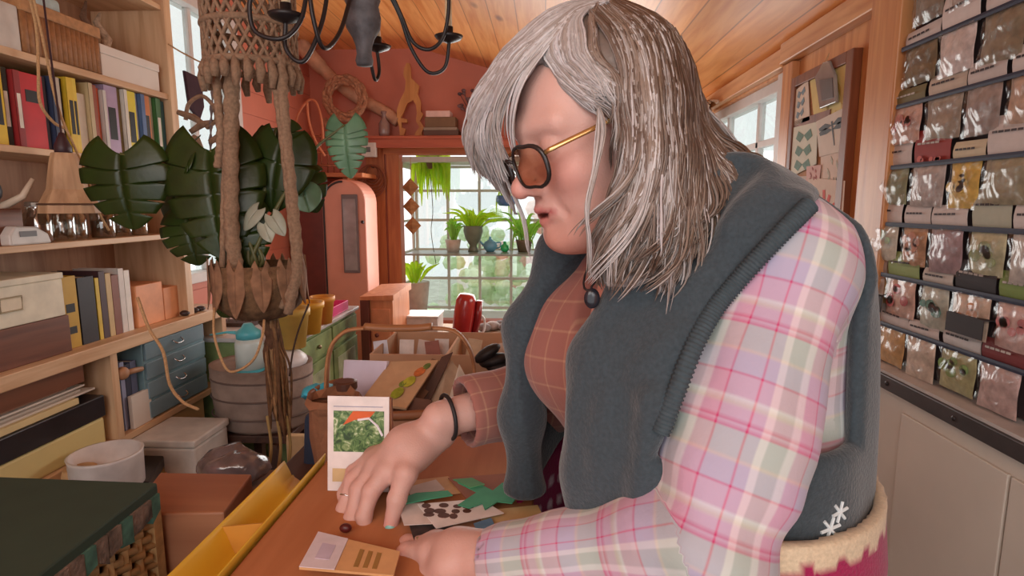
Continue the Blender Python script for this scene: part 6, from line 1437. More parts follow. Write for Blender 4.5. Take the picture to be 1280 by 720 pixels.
m = MB(); P_ = qp([(1018, 96), (1024, 86), (1028, 78), (1035, 76), (1038, 84), (1042, 94), (1044, 128), (1024, 136)], XR-.04); m.prism(P_, (1, 0, 0), .012); m.build('glass', M('smoky_glass', (150, 146, 142), .12, .1, spec=.9), TB, bevel=.003)
m = MB(); m.prism(qp([(1024, 100), (1040, 97), (1041, 122), (1027, 126)], XR-.042), (1, 0, 0), .002); m.build('label_plate', M('label_dark', (96, 90, 88), .4), TB)
m = MB(); p = WX(1031, 78, XR-.035); m.tube([p, p+Vector((.012, 0, .03)), Vector((XR-.03, p.y, zt0-.01))], .0015, 5); m.build('string', jute, TB)
# dried flower bunch over the right window
df = empty('dried_bunch', WX(875, 135, XR-.05), 'bunch of pale dried grass hanging in the corner above the right window', 'flowers'); c = WX(882, 132, XR-.06)
for k in range(46):
    e = c+Vector((random.uniform(-.13, .02), random.uniform(-.22, .16), random.uniform(-.26, .03))); m = MB(); m.tube([c+Vector((.02, .05, .03)), c.lerp(e, .6)+Vector((random.uniform(-.02, .02), 0, .015)), e], [.003, .005, .008], 5); m.build('stalk', M('dry_%d' % (k % 3), ((206, 180, 156), (176, 140, 112), (222, 204, 188))[k % 3], .9), df, smooth=True)
m = MB(); m.tube([c+Vector((.0, .05, .03)), (XR-.001, c.y+.05, c.z+.04)], .004, 6); m.build('nail', iron_nail, df)
# ================================================================ right wall: cabinet and seed packets
zc = WX(1180, 497, .88).z
CB = empty('low_cabinet', (.91, .9, 0), 'white painted low cabinet with dark top edge under the seed packets', 'cabinet')
wpt = M('worn_white_paint', (210, 198, 184), .55, .08, 3.5)
m = MB(); m.box(.885, XR-.001, .10, 1.595, 0, zc-.045); m.build('carcass', wpt, CB, bevel=.003)
m = MB(); m.box(.865, XR-.001, .10, 1.60, zc-.044, zc-.008); m.build('edge_strip', M('dark_steel_strip', (72, 66, 66), .4, .15, 20, metal=.3), CB, bevel=.002)
m = MB(); m.box(.872, XR-.001, .10, 1.60, zc-.0075, zc); m.build('top', M('grey_white_top', (190, 182, 176), .5), CB)
yA, yB_ = WX(1127, 530, .88).y, WX(1263, 600, .88).y
for (a, b) in ((yB_+.004, yA), (.30, yB_-.004)):
    m = MB(); m.box(.877, .8849, a, b, .12, zc-.085); m.build('door', wpt, CB, bevel=.002)
for i in range(6): m = MB(); yy = .25+.24*i; m.ball((.864, yy, zc-.026), (.003, .006, .006), 8, 6); m.build('rivet', M('near_black', (40, 28, 28)), CB)
# packet wall
m = MB(); m.box(XR-.012, XR-.001, .15, 1.595, zc+.004, 1.95)
DBd = one(m, 'display_board', M('dark_board_maroon', (58, 40, 42), .8, .2, 12), 'tall dark display board covered with rows of hanging seed packets', 'board')
rowsY = [(1180, -35), (1180, 42), (1180, 119), (1180, 203), (1180, 284), (1180, 358), (1180, 430)]
XS = XR-.035
rz = [WX(px, py, XS).z for px, py in rowsY]
navy = M('navy_strap', (42, 48, 70), .6, .1, 60)
rown = ['topmost row', 'second row', 'third row', 'fourth row', 'fifth row', 'sixth row', 'lowest row']
whd, dkd, krd, grd = (206, 194, 188), (46, 38, 40), (178, 152, 120), (132, 150, 84)
PK = [ # per row: (px0, px1, header colour, content colour, word, header height)
 [(1122, 1158, whd, (120, 110, 96), 'grey-green', .05), (1162, 1206, whd, (160, 148, 140), 'pale grey', .05), (1210, 1262, whd, (150, 130, 100), 'tan', .05), (1266, 1330, dkd, (130, 120, 110), 'dull brown', .05)],
 [(1115, 1155, whd, (112, 98, 74), 'olive brown', .034), (1157, 1201, (216, 204, 198), (196, 184, 180), 'clear shiny white', .075), (1204, 1257, whd, (128, 116, 96), 'taupe seed', .042), (1261, 1320, (190, 150, 70), (176, 140, 84), 'ochre', .05)],
 [(1107, 1144, (120, 108, 70), (186, 150, 136), 'pink-patched', .035), (1147, 1192, (196, 178, 160), (150, 138, 124), 'grey-beige', .045), (1195, 1241, (196, 184, 178), (146, 132, 126), 'crinkled clear', .045), (1244, 1300, whd, (178, 150, 130), 'peach tinted', .050)],
 [(1096, 1134, whd, (132, 134, 106), 'mossy green', .060), (1137, 1181, (150, 50, 44), (170, 160, 156), 'red tomato picture', .075), (1184, 1224, (206, 190, 160), (200, 168, 88), 'yellow corn picture', .035), (1226, 1290, whd, (144, 136, 112), 'grey-green herb', .075)],
 [(1086, 1129, whd, (190, 186, 170), 'pale with green sprig', .055), (1133, 1166, whd, (176, 138, 108), 'orange-brown fruit picture', .045), (1169, 1214, whd, (150, 128, 132), 'mauve seed', .045), (1218, 1268, (176, 176, 156), (176, 172, 140), 'pea pod picture', .080), (1272, 1330, whd, (180, 172, 164), 'blank pale', .05)],
 [(1082, 1117, (176, 160, 152), (168, 152, 140), 'grey with green stalk', .03), (1120, 1160, (140, 158, 92), (196, 164, 150), 'green-headed strawberry picture', .060), (1163, 1202, (196, 186, 176), (178, 180, 166), 'teal leaf picture', .030), (1205, 1258, dkd, (190, 166, 146), 'dark-headed carrot picture', .060), (1262, 1320, (120, 140, 70), (196, 164, 156), 'green and pink flower picture', .05)],
 [(1078, 1110, (120, 90, 50), (140, 118, 100), 'shiny brown', .03), (1113, 1150, whd, (186, 150, 104), 'kraft tan', .045), (1153, 1194, whd, (188, 172, 156), 'clear and tan striped', .030), (1197, 1248, (206, 200, 196), (160, 156, 116), 'green leaf picture', .040), (1251, 1310, (120, 44, 44), (176, 150, 144), 'dark red header', .040)]]
ordw = ['beside the pine post', 'second from the pine post', 'third from the pine post', 'fourth from the pine post', 'fifth from the pine post']
fm = foil()
for ri, row_ in enumerate(PK):
    z0 = rz[ri]
    m = MB(); m.tube([(XS-.008, .2, z0), (XS-.006, 1.0, z0), (XS-.008, 1.59, z0)], .0065, 6, flat=.35, up=(1, 0, 0)); one(m, 'strap', navy, 'navy elastic strap holding the %s of seed packets' % rown[ri], 'strap', 'straps on the packet board')
    for ci, (a, b, hcol, ccol, word, hh) in enumerate(row_):
        y1, y0 = WX(a, 250, XS).y-.002, WX(b, 250, XS).y+.002
        wd = y1-y0; bh = .092 + .004*((ri*3+ci) % 3); xs = XS+.002*((ri+ci) % 2)
        r_ = empty('seed_packet', (xs, (y0+y1)/2, z0-bh), '%s seed packet %s in the %s' % (word, ordw[ci], rown[ri]), 'packet', 'seed packets on the wall')
        r_.rotation_euler = (random.uniform(-.03, .03), 0, 0)
        m = MB(); 
        def hf(u, v, y0=y0, y1=y1, hh=hh, z0=z0, xs=xs): return Vector((xs+.003-.006*math.sin(v*3)*(.6+.4*u), y0+(y1-y0)*u, z0-.004+(hh+.010)*v))
        m.grid(hf, 2, 6); m.build('header_card', M('hdr_%d_%d_%d' % hcol, hcol, .7, .08, 30), r_, solid=.001)
        if True:
            tcx = (60, 48, 50) if sum(hcol) > 330 else (190, 180, 172); m = MB(); yc = (y0+y1)/2+.1*wd; zt_ = z0+hh*.62
            for q in range(5):
                ya = yc+.30*wd-(.13*wd)*q; m.box(xs-.0055, xs-.0048, ya-.10*wd, ya, zt_, zt_+.0045)
            m.build('printed_name', M('print_%d' % tcx[0], tcx, .7), r_)
        # pouch: bulging bag of contents with clear film
        def pf(u, v, y0=y0, y1=y1, bh=bh, z0=z0, xs=xs, s=ri*7+ci): 
            bul = math.sin(math.pi*u)**.6*math.sin(math.pi*min(1, v*1.0))**.5
            return Vector((xs-.002-.009*bul-.0015*math.sin(u*9+s)*math.sin(v*7+s*2), y0+.003+(y1-y0-.006)*u, z0-.004-bh*v))
        m = MB(); m.grid(pf, 9, 9); m.build('contents', M('cont_%d_%d_%d' % ccol, tuple(min(235, int(v_*1.15)) for v_ in ccol), .8, .25, 55, bump=.4, bscale=90), r_, smooth=True)
        def ff(u, v, y0=y0, y1=y1, bh=bh, z0=z0, xs=xs, s=ri*5+ci*3):
            bul = math.sin(math.pi*u)**.5*math.sin(math.pi*min(1, v*1.0))**.5
            return Vector((xs-.005-.011*bul-.003*abs(math.sin(u*7+s+v*3))-.002*math.sin(v*11+s), y0+(y1-y0)*u, z0-.003-(bh+.004)*v))
        m = MB(); m.grid(ff, 12, 12); m.build('clear_film', fm, r_, smooth=True)
        pic = {'red tomato picture': (190, 64, 44), 'yellow corn picture': (214, 176, 60), 'pea pod picture': (140, 150, 90), 'green-headed strawberry picture': (190, 60, 60), 'teal leaf picture': (70, 130, 110), 'green leaf picture': (120, 150, 70), 'pale with green sprig': (150, 176, 120), 'grey with green stalk': (90, 120, 70), 'green and pink flower picture': (206, 120, 120), 'dark-headed carrot picture': (206, 140, 90), 'pink-patched': (190, 96, 80), 'orange-brown fruit picture': (190, 110, 60)}.get(word)
        if pic:
            m = MB(); rg = random.Random(ri*9+ci); onh = word == 'red tomato picture'; cz_ = z0+hh*.22 if onh else z0-bh*.5
            for q in range(6):
                cy, cz2 = (y0+y1)/2+rg.uniform(-.3, .3)*wd, cz_+rg.uniform(-.22, .22)*(hh*.6 if onh else bh)
                rr = (.016 if not onh else .009)*rg.uniform(.6, 1.1); xx = xs-.0125 if not onh else xs-.0052
                m.prism([(xx, cy+rr*math.cos(t_*math.pi/5), cz2+rr*.8*math.sin(t_*math.pi/5)) for t_ in range(10)], (-1, 0, 0), .0006)
            m.build('printed_picture', M('pic_%d_%d_%d' % pic, pic, .6, .2, 60), r_)
# protruding dark cards between rows (backs of spare packets)
for i, (a, b, ri, dz, lb) in enumerate(((1096, 1124, 6, .052, 'dark brown seed card above the lowest row beside the post'), (1212, 1262, 6, .060, 'wide dark seed card with pale lettering above the lowest row'))):
    y1, y0 = WX(a, 250, XS).y, WX(b, 250, XS).y; z0 = rz[ri]+dz; m = MB(); m.box(XS-.022, XS-.020, y0, y1, z0-.02, z0+.022); m.box(XS-.020, XR-.012, y0, y1, z0+.020, z0+.022); 
    one(m, 'seed_card', M('hdr_46_38_40', dkd, .7), lb, 'card')
# ================================================================ wooden table and what lies on it
ZT = 1.0
tbm = wood('table_pine', (182, 120, 80), (160, 98, 62), 'Y', .7, knots=False, gs=.6); tbm.node_tree.nodes['Principled BSDF'].inputs['Specular IOR Level'].default_value = .15
TB_ = empty('table', (-.18, .68, 0), 'orange-brown wooden table under the woman\'s hands', 'table')
xl, xr, yn, yf = -.357, -.012, .30, 1.0
m = MB(); m.box(xl, xr, yn, yf, ZT-.03, ZT); m.build('table_top', tbm, TB_, bevel=.004)
for x in (xl+.04, xr-.04):
    for y in (yn+.05, yf-.05): m = MB(); m.box(x-.025, x+.025, y-.025, y+.025, 0, ZT-.031); m.build('leg', tbm, TB_, bevel=.003)
def flat(pts, z, th, name, mat, label, cat, group='seed papers spread on the table', parent=None, **kw):
    P_ = [WZ(a, b, z) for a, b in pts]; m = MB(); m.prism(P_, (0, 0, 1), th)
    if parent: return m.build(name, mat, parent, **kw)
    return one(m, name, mat, label, cat, group, **kw)
z = ZT+.0006
def nz(): 
    global z; z += .0013; return z
pap = lambda n, c: M('tp_'+n, c, .7, .12, 30)
flat([(500, 603), (560, 596), (585, 615), (520, 626)], nz(), .001, 'paper_packet', pap('a', (196, 150, 104)), 'kraft packet at the far end of the papers near the sleeve', 'packet')
flat([(560, 598), (640, 592), (655, 625), (590, 632)], nz(), .001, 'paper_packet', pap('b', (150, 84, 56)), 'reddish brown packet under the green paper leaves', 'packet')
flat([(508, 610), (545, 600), (556, 612), (516, 624)], nz(), .001, 'paper_sheet', pap('c', (196, 178, 170)), 'small pale sheet at the far left of the papers', 'paper')
flat([(598, 640), (672, 632), (690, 668), (610, 676)], nz(), .0012, 'paper_packet', pap('d', (206, 170, 116)), 'pale yellow packet beside the near sleeve', 'packet')
flat([(510, 652), (560, 650), (580, 676), (520, 684)], nz(), .001, 'photo_card', M('tp_dark', (60, 48, 46), .5, .8, 45), 'dark patterned card left of the blue scrap', 'card')
flat([(560, 672), (622, 668), (636, 690), (566, 694)], nz(), .001, 'paper_sheet', pap('f', (206, 198, 196)), 'pale torn sheet next to the near cuff', 'paper')
flat([(520, 672), (560, 668), (572, 686), (528, 692)], nz(), .001, 'photo_card', M('tp_mot', (150, 128, 92), .6, .7, 50), 'mottled brown picture card nearest the near hand', 'card')
flat([(592, 655), (614, 648), (622, 664), (598, 668)], nz(), .001, 'paper_scrap', pap('g', (96, 140, 176)), 'light blue paper scrap among the cards', 'paper')
flat([(497, 631), (530, 629), (545, 655), (505, 657)], nz(), .001, 'paper_sheet', pap('h', (206, 192, 184)), 'plain pale sheet left of the printed white card', 'paper')
wcd = empty('printed_card', WZ(565, 640, z+.002), 'white card with dark seed-like blots in the middle of the papers', 'card', 'seed papers spread on the table'); zz = nz()
flat([(522, 631), (600, 624), (630, 642), (545, 661)], zz, .001, 'card_sheet', pap('i', (222, 214, 210)), None, None, parent=wcd)
for k in range(11):
    px, py = 535+(k % 4)*17+random.uniform(-3, 3), 631+(k//4)*7+random.uniform(-1.5, 1.5)+(k % 4)*.3; w_, h_ = random.uniform(5, 8), random.uniform(2.2, 3.4); a0 = random.uniform(0, 3)
    flat([(px+w_*math.cos(t_*math.pi/5), py+h_*math.sin(t_*math.pi/5)) for t_ in range(10)][::-1], zz+.001, .0006, 'blot', pap('j', (84, 52, 42)), None, None, parent=wcd)
grn_ = pap('green', (66, 150, 112))
flat([(498, 625), (520, 617), (560, 614), (566, 620), (540, 624), (505, 631)][::-1], nz(), .0012, 'paper_strip', grn_, 'long teal green paper strip left of the green leaf cut-out', 'paper')
flat([(572, 632), (596, 616), (572, 604), (600, 606), (616, 614), (628, 604), (640, 606), (650, 618), (640, 630), (622, 628), (606, 638), (603, 630), (586, 636)][::-1], nz(), .0012, 'paper_leaf', grn_, 'jagged teal green paper leaf cut-out by the vest', 'paper')
flat([(566, 600), (590, 598), (606, 606), (588, 610)][::-1], nz(), .0012, 'paper_leaf', pap('green2', (84, 140, 92)), 'small green paper leaf behind the jagged one', 'paper')
c = WZ(432, 660, ZT+.006); m = MB(); m.ball(c, (.008, .006, .006), 12, 8); one(m, 'seed', M('dark_red_seed', (84, 26, 26), .4), 'dark red seed lying left of the fingertips', 'seed', smooth=True)
# front left packet held down by the near hand
fp = empty('seed_packet', WZ(440, 695, ZT), 'seed packet with white label and kraft side under the near hand', 'packet')
P_ = [WZ(a, b, ZT+.014) for a, b in ((398, 668), (500, 692), (492, 722), (374, 712))]; m = MB(); m.prism(P_, (0, 0, 1), .003); m.build('packet_body', pap('k', (206, 158, 108)), fp)
def lerp4(u, v, zo): 
    a = P_[0].lerp(P_[1], u); b = P_[3].lerp(P_[2], u); q = a.lerp(b, v); return Vector((q.x, q.y, q.z+zo))
m = MB(); m.prism([lerp4(0, 0, .0032), lerp4(.38, 0, .0032), lerp4(.38, 1, .0032), lerp4(0, 1, .0032)], (0, 0, 1), .0008); m.build('white_label', pap('l', (216, 206, 214)), fp)
m = MB(); m.prism([lerp4(.12, .3, .0041), lerp4(.28, .3, .0041), lerp4(.28, .75, .0041), lerp4(.12, .75, .0041)], (0, 0, 1), .0004); m.build('faint_print', pap('lp', (196, 184, 204)), fp)
m = MB()
for k in range(3): 
    m = MB(); u = .56+.1*k; m.prism([lerp4(u, .25, .0032), lerp4(u+.05, .25, .0032), lerp4(u+.05, .85, .0032), lerp4(u, .85, .0032)], (0, 0, 1), .0005); m.build('printed_line', pap('m', (150, 112, 56)), fp)
# standing picture card
bt_ = WZ(447, 615, ZT); Yc = bt_.y
SC_ = empty('picture_card', bt_, 'upright white card with a green salad photo propped on the table', 'card')
x0, x1 = WY(407, 560, Yc).x, WY(484, 560, Yc).x; zt_ = WY(445, 500, Yc).z; hh = zt_-ZT; tilt = .012
def cp(u, v, o=0): return Vector((x0+(x1-x0)*u+.002*v, Yc+tilt*v-o, ZT+.001+hh*v))
def pan(us, vs_2, o, mat, nm, th=.0015):
    m = MB(); m.prism([cp(us[0], vs_2[0], o), cp(us[1], vs_2[0], o), cp(us[1], vs_2[1], o), cp(us[0], vs_2[1], o)], (0, 1, 0), th); return m.build(nm, mat, SC_)
pan((0, 1), (0, 1), 0, pap('n', (226, 216, 212)), 'card_sheet', .0012)
m = MB(); m.box(x0+.004, x1+.004, Yc+.014, Yc+.022, ZT, ZT+hh*.98); m.build('kraft_backing', pap('o', (150, 98, 66)), SC_)
m = MB(); m.box(x0+.0, x1+.006, Yc+.002, Yc+.03, ZT, ZT+.006); m.build('foot', pap('o', (150, 98, 66)), SC_)
def saladmat():
    m, nt, b = newmat('salad_photo'); N = nt.nodes; Lk = nt.links; tc = N.new('ShaderNodeTexCoord')
    v = N.new('ShaderNodeTexNoise'); v.inputs['Scale'].default_value = 90; v.inputs['Detail'].default_value = 3; v.inputs['Distortion'].default_value = 1.5; Lk.new(tc.outputs['Object'], v.inputs[0])
    r_ = N.new('ShaderNodeValToRGB'); e = r_.color_ramp.elements; e[0].position = .35; e[0].color = lin((40, 66, 30))+[1]; e[1].position = .7; e[1].color = lin((196, 206, 170))+[1]
    x = e.new(.48); x.color = lin((78, 112, 56))+[1]; x = e.new(.6); x.color = lin((128, 152, 96))+[1]; Lk.new(v.outputs[0], r_.inputs[0]); Lk.new(r_.outputs[0], b.inputs['Base Color']); b.inputs['Roughness'].default_value = .4; return m
pan((.10, .92), (.42, .85), .0008, saladmat(), 'photo', .0006)
m = MB(); m.prism([cp(.25, .70, .0016), cp(.42, .85, .0016), cp(.78, .85, .0016), cp(.66, .76, .0016), cp(.45, .76, .0016)], (0, 1, 0), .0005); m.build('carrot_print', pap('p', (206, 96, 50)), SC_)
m = MB(); m.tube([cp(.5, .76, .0022), cp(.68, .78, .0022), cp(.82, .70, .0022), cp(.90, .60, .0022)], .0018, 6); m.build('white_rim_print', pap('q', (226, 222, 226)), SC_)
m = MB(); m.box(cp(.1, .9).x, cp(.9, .9).x, Yc+tilt*.9-.0012, Yc+tilt*.9-.0004, ZT+hh*.90, ZT+hh*.905); m.build('printed_line', pap('r', (150, 150, 176)), SC_)
pan((.08, .9), (.10, .24), .0006, pap('s', (206, 176, 128)), 'tan_band', .0004)
# ---------------------------------------------------------------- yellow trough beside the table
ym_ = M('yellow_card', (222, 182, 56), .5, .06, 10)
YT = empty('trough', (-.41, .66, .93), 'long folded yellow trough between the brown box and the table', 'trough')
prof = [(-.424, 1.002), (-.416, .985), (-.408, .962), (-.398, .950), (-.386, .946), (-.374, .956), (-.366, .980), (-.3600, 1.010)]
m = MB(); NY = 8
def tf(u, v):
    k = v*(len(prof)-1); a = int(min(k, len(prof)-2)); t = k-a
    x = prof[a][0]*(1-t)+prof[a+1][0]*t; zz = prof[a][1]*(1-t)+prof[a+1][1]*t
    y = .42+.455*u; zz += (.988-zz)*.45*max(0, u-.9)*10*(1 if .2 < v < .85 else 0); 
    return Vector((x, y+(.015 if v > .9 else 0)*u, zz))
m.grid(tf, 12, 22); m.build('folded_sheet', ym_, YT, smooth=True, solid=.0022)
for yy in (.685,):
    m = MB(); P2 = [(x, yy, z_-.004) for x, z_ in prof]; m.prism(P2, (0, 1, 0), .002); m.build('end_wall', M('ochre_card', (196, 138, 56), .5), YT)
m = MB(); m.box(-.424, -.364, .44, .86, 0, .943); one(m, 'crate', MC['dark_wood'], 'narrow dark crate under the yellow trough beside the table', 'crate', bevel=.003)
# box, chest under it
zb = .93; q = [WZ(a, b, zb) for a, b in ((160, 642), (280, 640), (315, 592), (200, 590))]
bxm = wood('brown_box_wood', (166, 112, 80), (144, 90, 62), 'X', .45, knots=False, gs=.5)
m = MB(); m.hexa([(v.x, v.y, .62) for v in q], q); one(m, 'wooden_box', bxm, 'plain reddish brown wooden box left of the yellow trough', 'box', bevel=.004)
m = MB(); m.hexa([(v.x, v.y, .0) for v in q], [(v.x, v.y, .619) for v in q]); one(m, 'carton', M('dark_carton', (96, 52, 34), .8), 'dark brown carton below the plain wooden box', 'box', bevel=.004)
# green table top on wicker hamper
a = WZ(197, 603, 1.0); GT = empty('hamper', (a.x-.25, .55, 0), 'wicker hamper with dark green top and frayed edge at the lower left', 'hamper')
gm = M('dark_green_felt', (44, 62, 50), .75, .08, 20)
xg = a.x; yg = a.y
m = MB(); m.hexa([(-1.15, .42, .972), (xg+.018, .42, .972), (xg, yg, .972), (-1.15, yg+.012, .972)], [(-1.15, .42, 1.0), (xg+.018, .42, 1.0), (xg, yg, 1.0), (-1.15, yg+.012, 1.0)]); m.build('top', gm, GT, bevel=.003)
fr = M('frayed_edge', (110, 92, 80), .95, .75, 38, bump=1.); rg = random.Random(4)
for k in range(16):
    y0 = .43+(yg-.43)*k/16; y1 = y0+(yg-.43)/16*rg.uniform(.7, 1.1); xx = xg+.018*(yg-y0)/(yg-.42)
    m = MB(); d1, d2 = rg.uniform(.012, .03), rg.uniform(.012, .03); m.hexa([(xx-.012, y0, .972-d1), (xx+.003, y0, .972-d1), (xx+.003, y1, .972-d2), (xx-.012, y1, .972-d2)], [(xx-.012, y0, .985), (xx+.0035, y0, .985), (xx+.0035, y1, .985), (xx-.012, y1, .985)]); m.build('frayed_strip', fr if k % 3 else M('frayed_teal', (70, 110, 96), .9, .5, 50), GT)
wk = M('wicker_tan', (176, 136, 88), .7, .25, 60); wx = xg-.022; ye = .80
m = MB(); m.box(-1.12, wx-.012, .45, ye-.012, 0, .955); m.build('lining', M('hamper_inner', (56, 34, 28), .9), GT)
for k in range(13):
    m = MB(); y = .46+(ye-.46)*k/12; m.tube([(wx, y, .0), (wx, y, .955)], .006, 6); m.build('stake', wk, GT, smooth=True)
for k in range(36):
    zz = .945-.0165*k; m = MB(); m.tube([(wx+(.006 if (i+k) % 2 else -.006), .45+(ye-.45)*i/24, zz) for i in range(25)], .0062, 6); m.build('weaver', wk, GT, smooth=True)
m = MB(); m.box(wx-.008, wx+.010, ye-.004, ye+.014, 0, .955); m.build('corner_post', wk, GT)
# dark plank edge chest between hamper and box
# ---------------------------------------------------------------- stand with garden basket and cardboard box
ZS = .86
ST = empty('stand', (-.2, 1.45, 0), 'dark wooden stand carrying the garden basket and the cardboard box', 'stand')
m = MB(); m.box(-.56, .30, 1.06, 1.95, ZS-.03, ZS); m.build('top', MC['dark_wood'], ST, bevel=.004)
for x in (-.53, .27):
    for y in (1.10, 1.91): m = MB(); m.box(x-.025, x+.025, y-.025, y+.025, 0, ZS-.031); m.build('leg', MC['dark_wood'], ST)
bxc, byc = -.335, 1.27
GB_ = empty('garden_basket', (bxc, byc, ZS), 'oval wooden garden basket with tall arched handle full of seed packets', 'basket')
wbm = wood('basket_wood', (150, 98, 62), (120, 74, 46), 'X', .55, knots=False)
m = MB(); m.lathe([(.16, ZS+.001), (.19, ZS+.05), (.20, ZS+.125), (.193, ZS+.125), (.18, ZS+.05), (.15, ZS+.012), (0, ZS+.012)], (bxc, byc, 0), 32, sy=.7); m.build('basket_body', wbm, GB_, smooth=True)
m = MB(); m.tube([(bxc+.2*math.cos(a*math.pi/20), byc+.14*math.sin(a*math.pi/20), ZS+.125) for a in range(40)], .008, 7, closed=True, flat=1.3); m.build('rim', wbm, GB_, smooth=True)
hp2 = [WY(a, b, 1.27) for a, b in ((410, 520), (408, 480), (412, 440), (424, 420), (445, 411), (500, 410), (555, 411), (576, 420), (590, 445), (594, 480), (592, 520))]
m = MB(); m.tube(catmull(hp2, 6), .0105, 8, flat=.45, up=(1, 0, 0)); m.build('handle', wood('handle_wood', (176, 124, 82), (146, 96, 60), 'X', .5, knots=False), GB_, smooth=True)
m = MB(); m.tube(catmull([WY(a, b, 1.262) for a, b in ((456, 408), (480, 410), (520, 410), (540, 408))], 5), .014, 8, flat=.6, up=(0, 0, 1)); m.build('grip', MC['handle_wood'], GB_, smooth=True)
def leaning(name, cat, label, pts, Ys, th, mat, group='packets in the garden basket'):
    P_ = [WY(a, b, y) for (a, b), y in zip(pts, Ys)]; n = (P_[1]-P_[0]).cross(P_[3]-P_[0]).normalized(); n = n if n.y > 0 else -n
    m = MB(); m.prism(P_, n, th); return m, P_, n
def lthing(name, cat, label, pts, Ys, th, mat):
    m, P_, n = leaning(name, cat, label, pts, Ys, th, mat); return one(m, name, mat, label, cat, 'packets in the garden basket')
lthing('paper_bag', 'bag', 'lilac-white paper bag at the left in the garden basket', [(426, 522), (470, 522), (484, 452), (430, 450)], [1.3, 1.3, 1.33, 1.33], .02, M('lilac_paper', (206, 194, 210), .7, .06, 20))
m, P_, n = leaning('', '', '', [(450, 502), (508, 510), (548, 450), (488, 452)], [1.20, 1.20, 1.36, 1.36], .006, None)
pkx = empty('seed_packet', P_[0], 'large kraft packet with yellow-green vegetable picture lying across the basket', 'packet', 'packets in the garden basket'); m.build('packet_body', M('kraft_light', (196, 160, 124), .7, .08, 30), pkx)
def q2(u, v): a = P_[0].lerp(P_[1], u); b = P_[3].lerp(P_[2], u); return a.lerp(b, v)-n*.0012
for k, (u, v, rr, col) in enumerate(((.62, .25, .2, (150, 160, 50)), (.70, .5, .2, (176, 176, 60)), (.78, .72, .18, (196, 110, 60)), (.6, .45, .12, (110, 130, 50)), (.85, .85, .12, (96, 120, 60)))):
    m = MB(); m.prism([q2(u+rr*.6*math.cos(t_*math.pi/5), min(.98, v+rr*.6*math.sin(t_*math.pi/5))) for t_ in range(10)], -n, .0006); m.build('printed_vegetable', M('veg_%d' % k, col, .6, .3, 60), pkx)
for i, (pts, Ys, col, lb) in enumerate((([(478, 540), (500, 540), (560, 455), (540, 448)], (1.22, 1.22, 1.38, 1.38), (120, 84, 62), 'brown packet edge-on in the middle of the garden basket'), ([(500, 545), (515, 548), (566, 440), (552, 446)], (1.25, 1.25, 1.36, 1.36), (84, 56, 44), 'dark brown folded packet leaning right in the basket'),
        ([(520, 548), (545, 548), (580, 470), (560, 445)], (1.26, 1.26, 1.37, 1.37), (176, 146, 120), 'pale brown packet leaning at the right of the basket'), ([(545, 552), (560, 552), (590, 485), (574, 455)], (1.27, 1.27, 1.36, 1.36), (206, 190, 172), 'cream packet at the right rim of the garden basket'), ([(488, 548), (530, 548), (540, 500), (505, 495)], (1.19, 1.19, 1.24, 1.24), (100, 66, 50), 'short dark packet at the front of the basket'))):
    lthing('seed_packet', 'packet', lb, pts, Ys, .006, M('gp_%d' % i, col, .75, .2, 30))
c = WY(432, 490, 1.2); J = empty('jar', (c.x, c.y, c.z-.03), 'small brown jar with dark lid at the front left of the basket', 'jar')
m = MB(); m.lathe([(.02, c.z-.035), (.024, c.z-.025), (.024, c.z+.008)], (c.x, c.y, 0), 16); m.build('glass', M('amber_jar', (120, 74, 46), .2, .2, 30, spec=.8), J, smooth=True)
m = MB(); m.lathe([(.026, c.z+.009), (.026, c.z+.024), (.02, c.z+.026)], (c.x, c.y, 0), 16); m.build('lid', M('brown_lid', (88, 56, 44), .4), J)
# dark blue bag and paper bag at the left of the basket
m = MB(); P_ = [WY(a, b, 1.16) for a, b in ((378, 522), (392, 512), (408, 520), (412, 640), (376, 640))]; m.prism(P_, (0, 1, 0), .07); one(m, 'cloth_bag', M('dark_blue_cloth', (36, 46, 66), .9, .2, 20, bump=.4), 'dark blue cloth bag hanging left of the garden basket', 'bag', bevel=.012)
PB2 = empty('paper_bag', WY(395, 600, 1.1), 'crumpled brown paper bag between the yellow trough and picture card', 'bag')
m = MB(); c0 = WY(396, 500, 1.12); 
prf = [(.04, ZS+.001-.0), (.045, ZS+.1), (.048, WY(396, 505, 1.12).z), (.052, WY(396, 496, 1.12).z)]
m.lathe([(.045, .872), (.05, .94), (.050, prf[2][1]-.01), (.058, prf[2][1]), (.052, prf[3][1]), (.044, prf[2][1])], (-.432, 1.13, 0), 14, caps=False)
m.v = [(v[0]+random.uniform(-.004, .004), v[1]+random.uniform(-.004, .004), v[2]+random.uniform(-.003, .006)) for v in m.v]
m.build('bag_body', M('bag_brown', (136, 90, 62), .9, .2, 30, bump=.5), PB2, solid=.002)
m = MB(); c = WY(398, 490, 1.3); m.ball(c, (.04, .04, .016), 12, 8)
m.v = [tuple(Vector(v)+Vector((0, 0, noise.noise(Vector(v)*60)*.02))) for v in m.v]; one(m, 'cloth', M('cyan_cloth', (64, 178, 206), .5, .15, 40, bump=.5), 'bright cyan crumpled cloth on the dark blue bag', 'cloth', smooth=True)
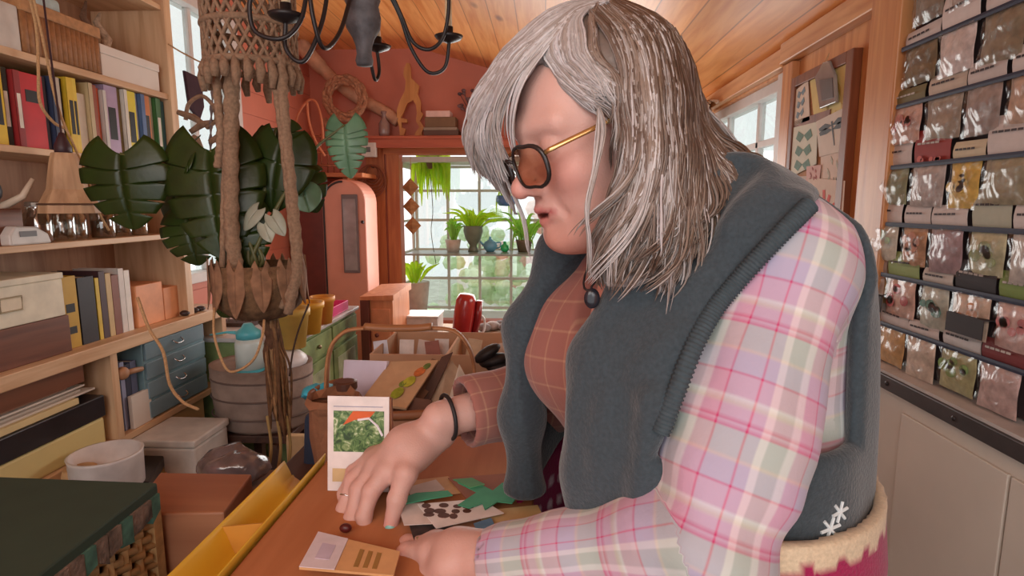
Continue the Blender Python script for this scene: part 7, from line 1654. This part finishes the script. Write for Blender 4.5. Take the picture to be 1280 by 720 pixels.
# cardboard box with divider behind the basket
x0, x1 = WY(462, 450, 1.6).x, .12; y0, y1 = 1.60, 1.90; zt2 = WY(500, 443, 1.6).z
cbm = M('cardboard', (186, 144, 112), .8, .08, 14); CBX = empty('cardboard_box', ((x0+x1)/2, 1.75, ZS), 'open cardboard box with divider behind the garden basket', 'box')
for (a, b, c_, d, nm) in ((x0, x1, y0, y0+.006, 'front_wall'), (x0, x1, y1-.006, y1, 'back_wall'), (x0, x0+.006, y0+.006, y1-.006, 'side_wall'), (x1-.006, x1, y0+.006, y1-.006, 'side_wall')):
    m = MB(); m.box(a, b, c_, d, ZS+.001, zt2); m.build(nm, cbm, CBX, bevel=.001)
xd = WY(561, 450, 1.65).x; m = MB(); m.box(xd-.003, xd+.004, y0+.007, y1-.007, ZS+.008, zt2-.002); m.build('divider', M('cardboard_light', (206, 168, 132), .8), CBX)
m = MB(); m.box(x0+.007, x1-.007, y0+.007, y1-.007, ZS+.001, ZS+.006); m.build('bottom', cbm, CBX)
for i, (px, dy, col, lb) in enumerate(((478, .12, (206, 206, 216), 'pale blue-white packet at the left inside the cardboard box'), (508, .10, (216, 206, 200), 'white packet second from the left in the cardboard box'), (528, .13, (196, 176, 166), 'pinkish packet in the middle of the cardboard box'), (543, .09, (150, 96, 84), 'red-brown packet left of the box divider'), (552, .15, (216, 210, 206), 'white packet against the box divider'), (590, .12, (196, 170, 140), 'tan packet right of the box divider'), (625, .1, (206, 190, 176), 'cream packet at the right in the cardboard box'))):
    c = WY(px, 450, y0+dy); m = MB(); R = Matrix.Rotation(.15*((i % 3)-1), 3, 'Y') @ Matrix.Rotation(-.2, 3, 'X'); m.box(c.x-.022, c.x+.022, c.y-.002, c.y+.002, ZS+.012, zt2+.010+.008*(i % 2), R); one(m, 'seed_packet', M('bxp_%d' % i, col, .7, .15, 30), lb, 'packet', 'packets in the cardboard box')
m = MB(); c = WY(622, 446, 1.6)
for k in range(3): m.ball(c+Vector((.02*k-.03, 0, -.02*k+.01)), (.045, .03, .018), 12, 8, Matrix.Rotation(-.6+.3*k, 3, 'Y'))
one(m, 'gloves', M('black_glove', (30, 26, 28), .6, .2, 30, bump=.4), 'crumpled black gardening gloves at the right of the garden basket', 'gloves', smooth=True)
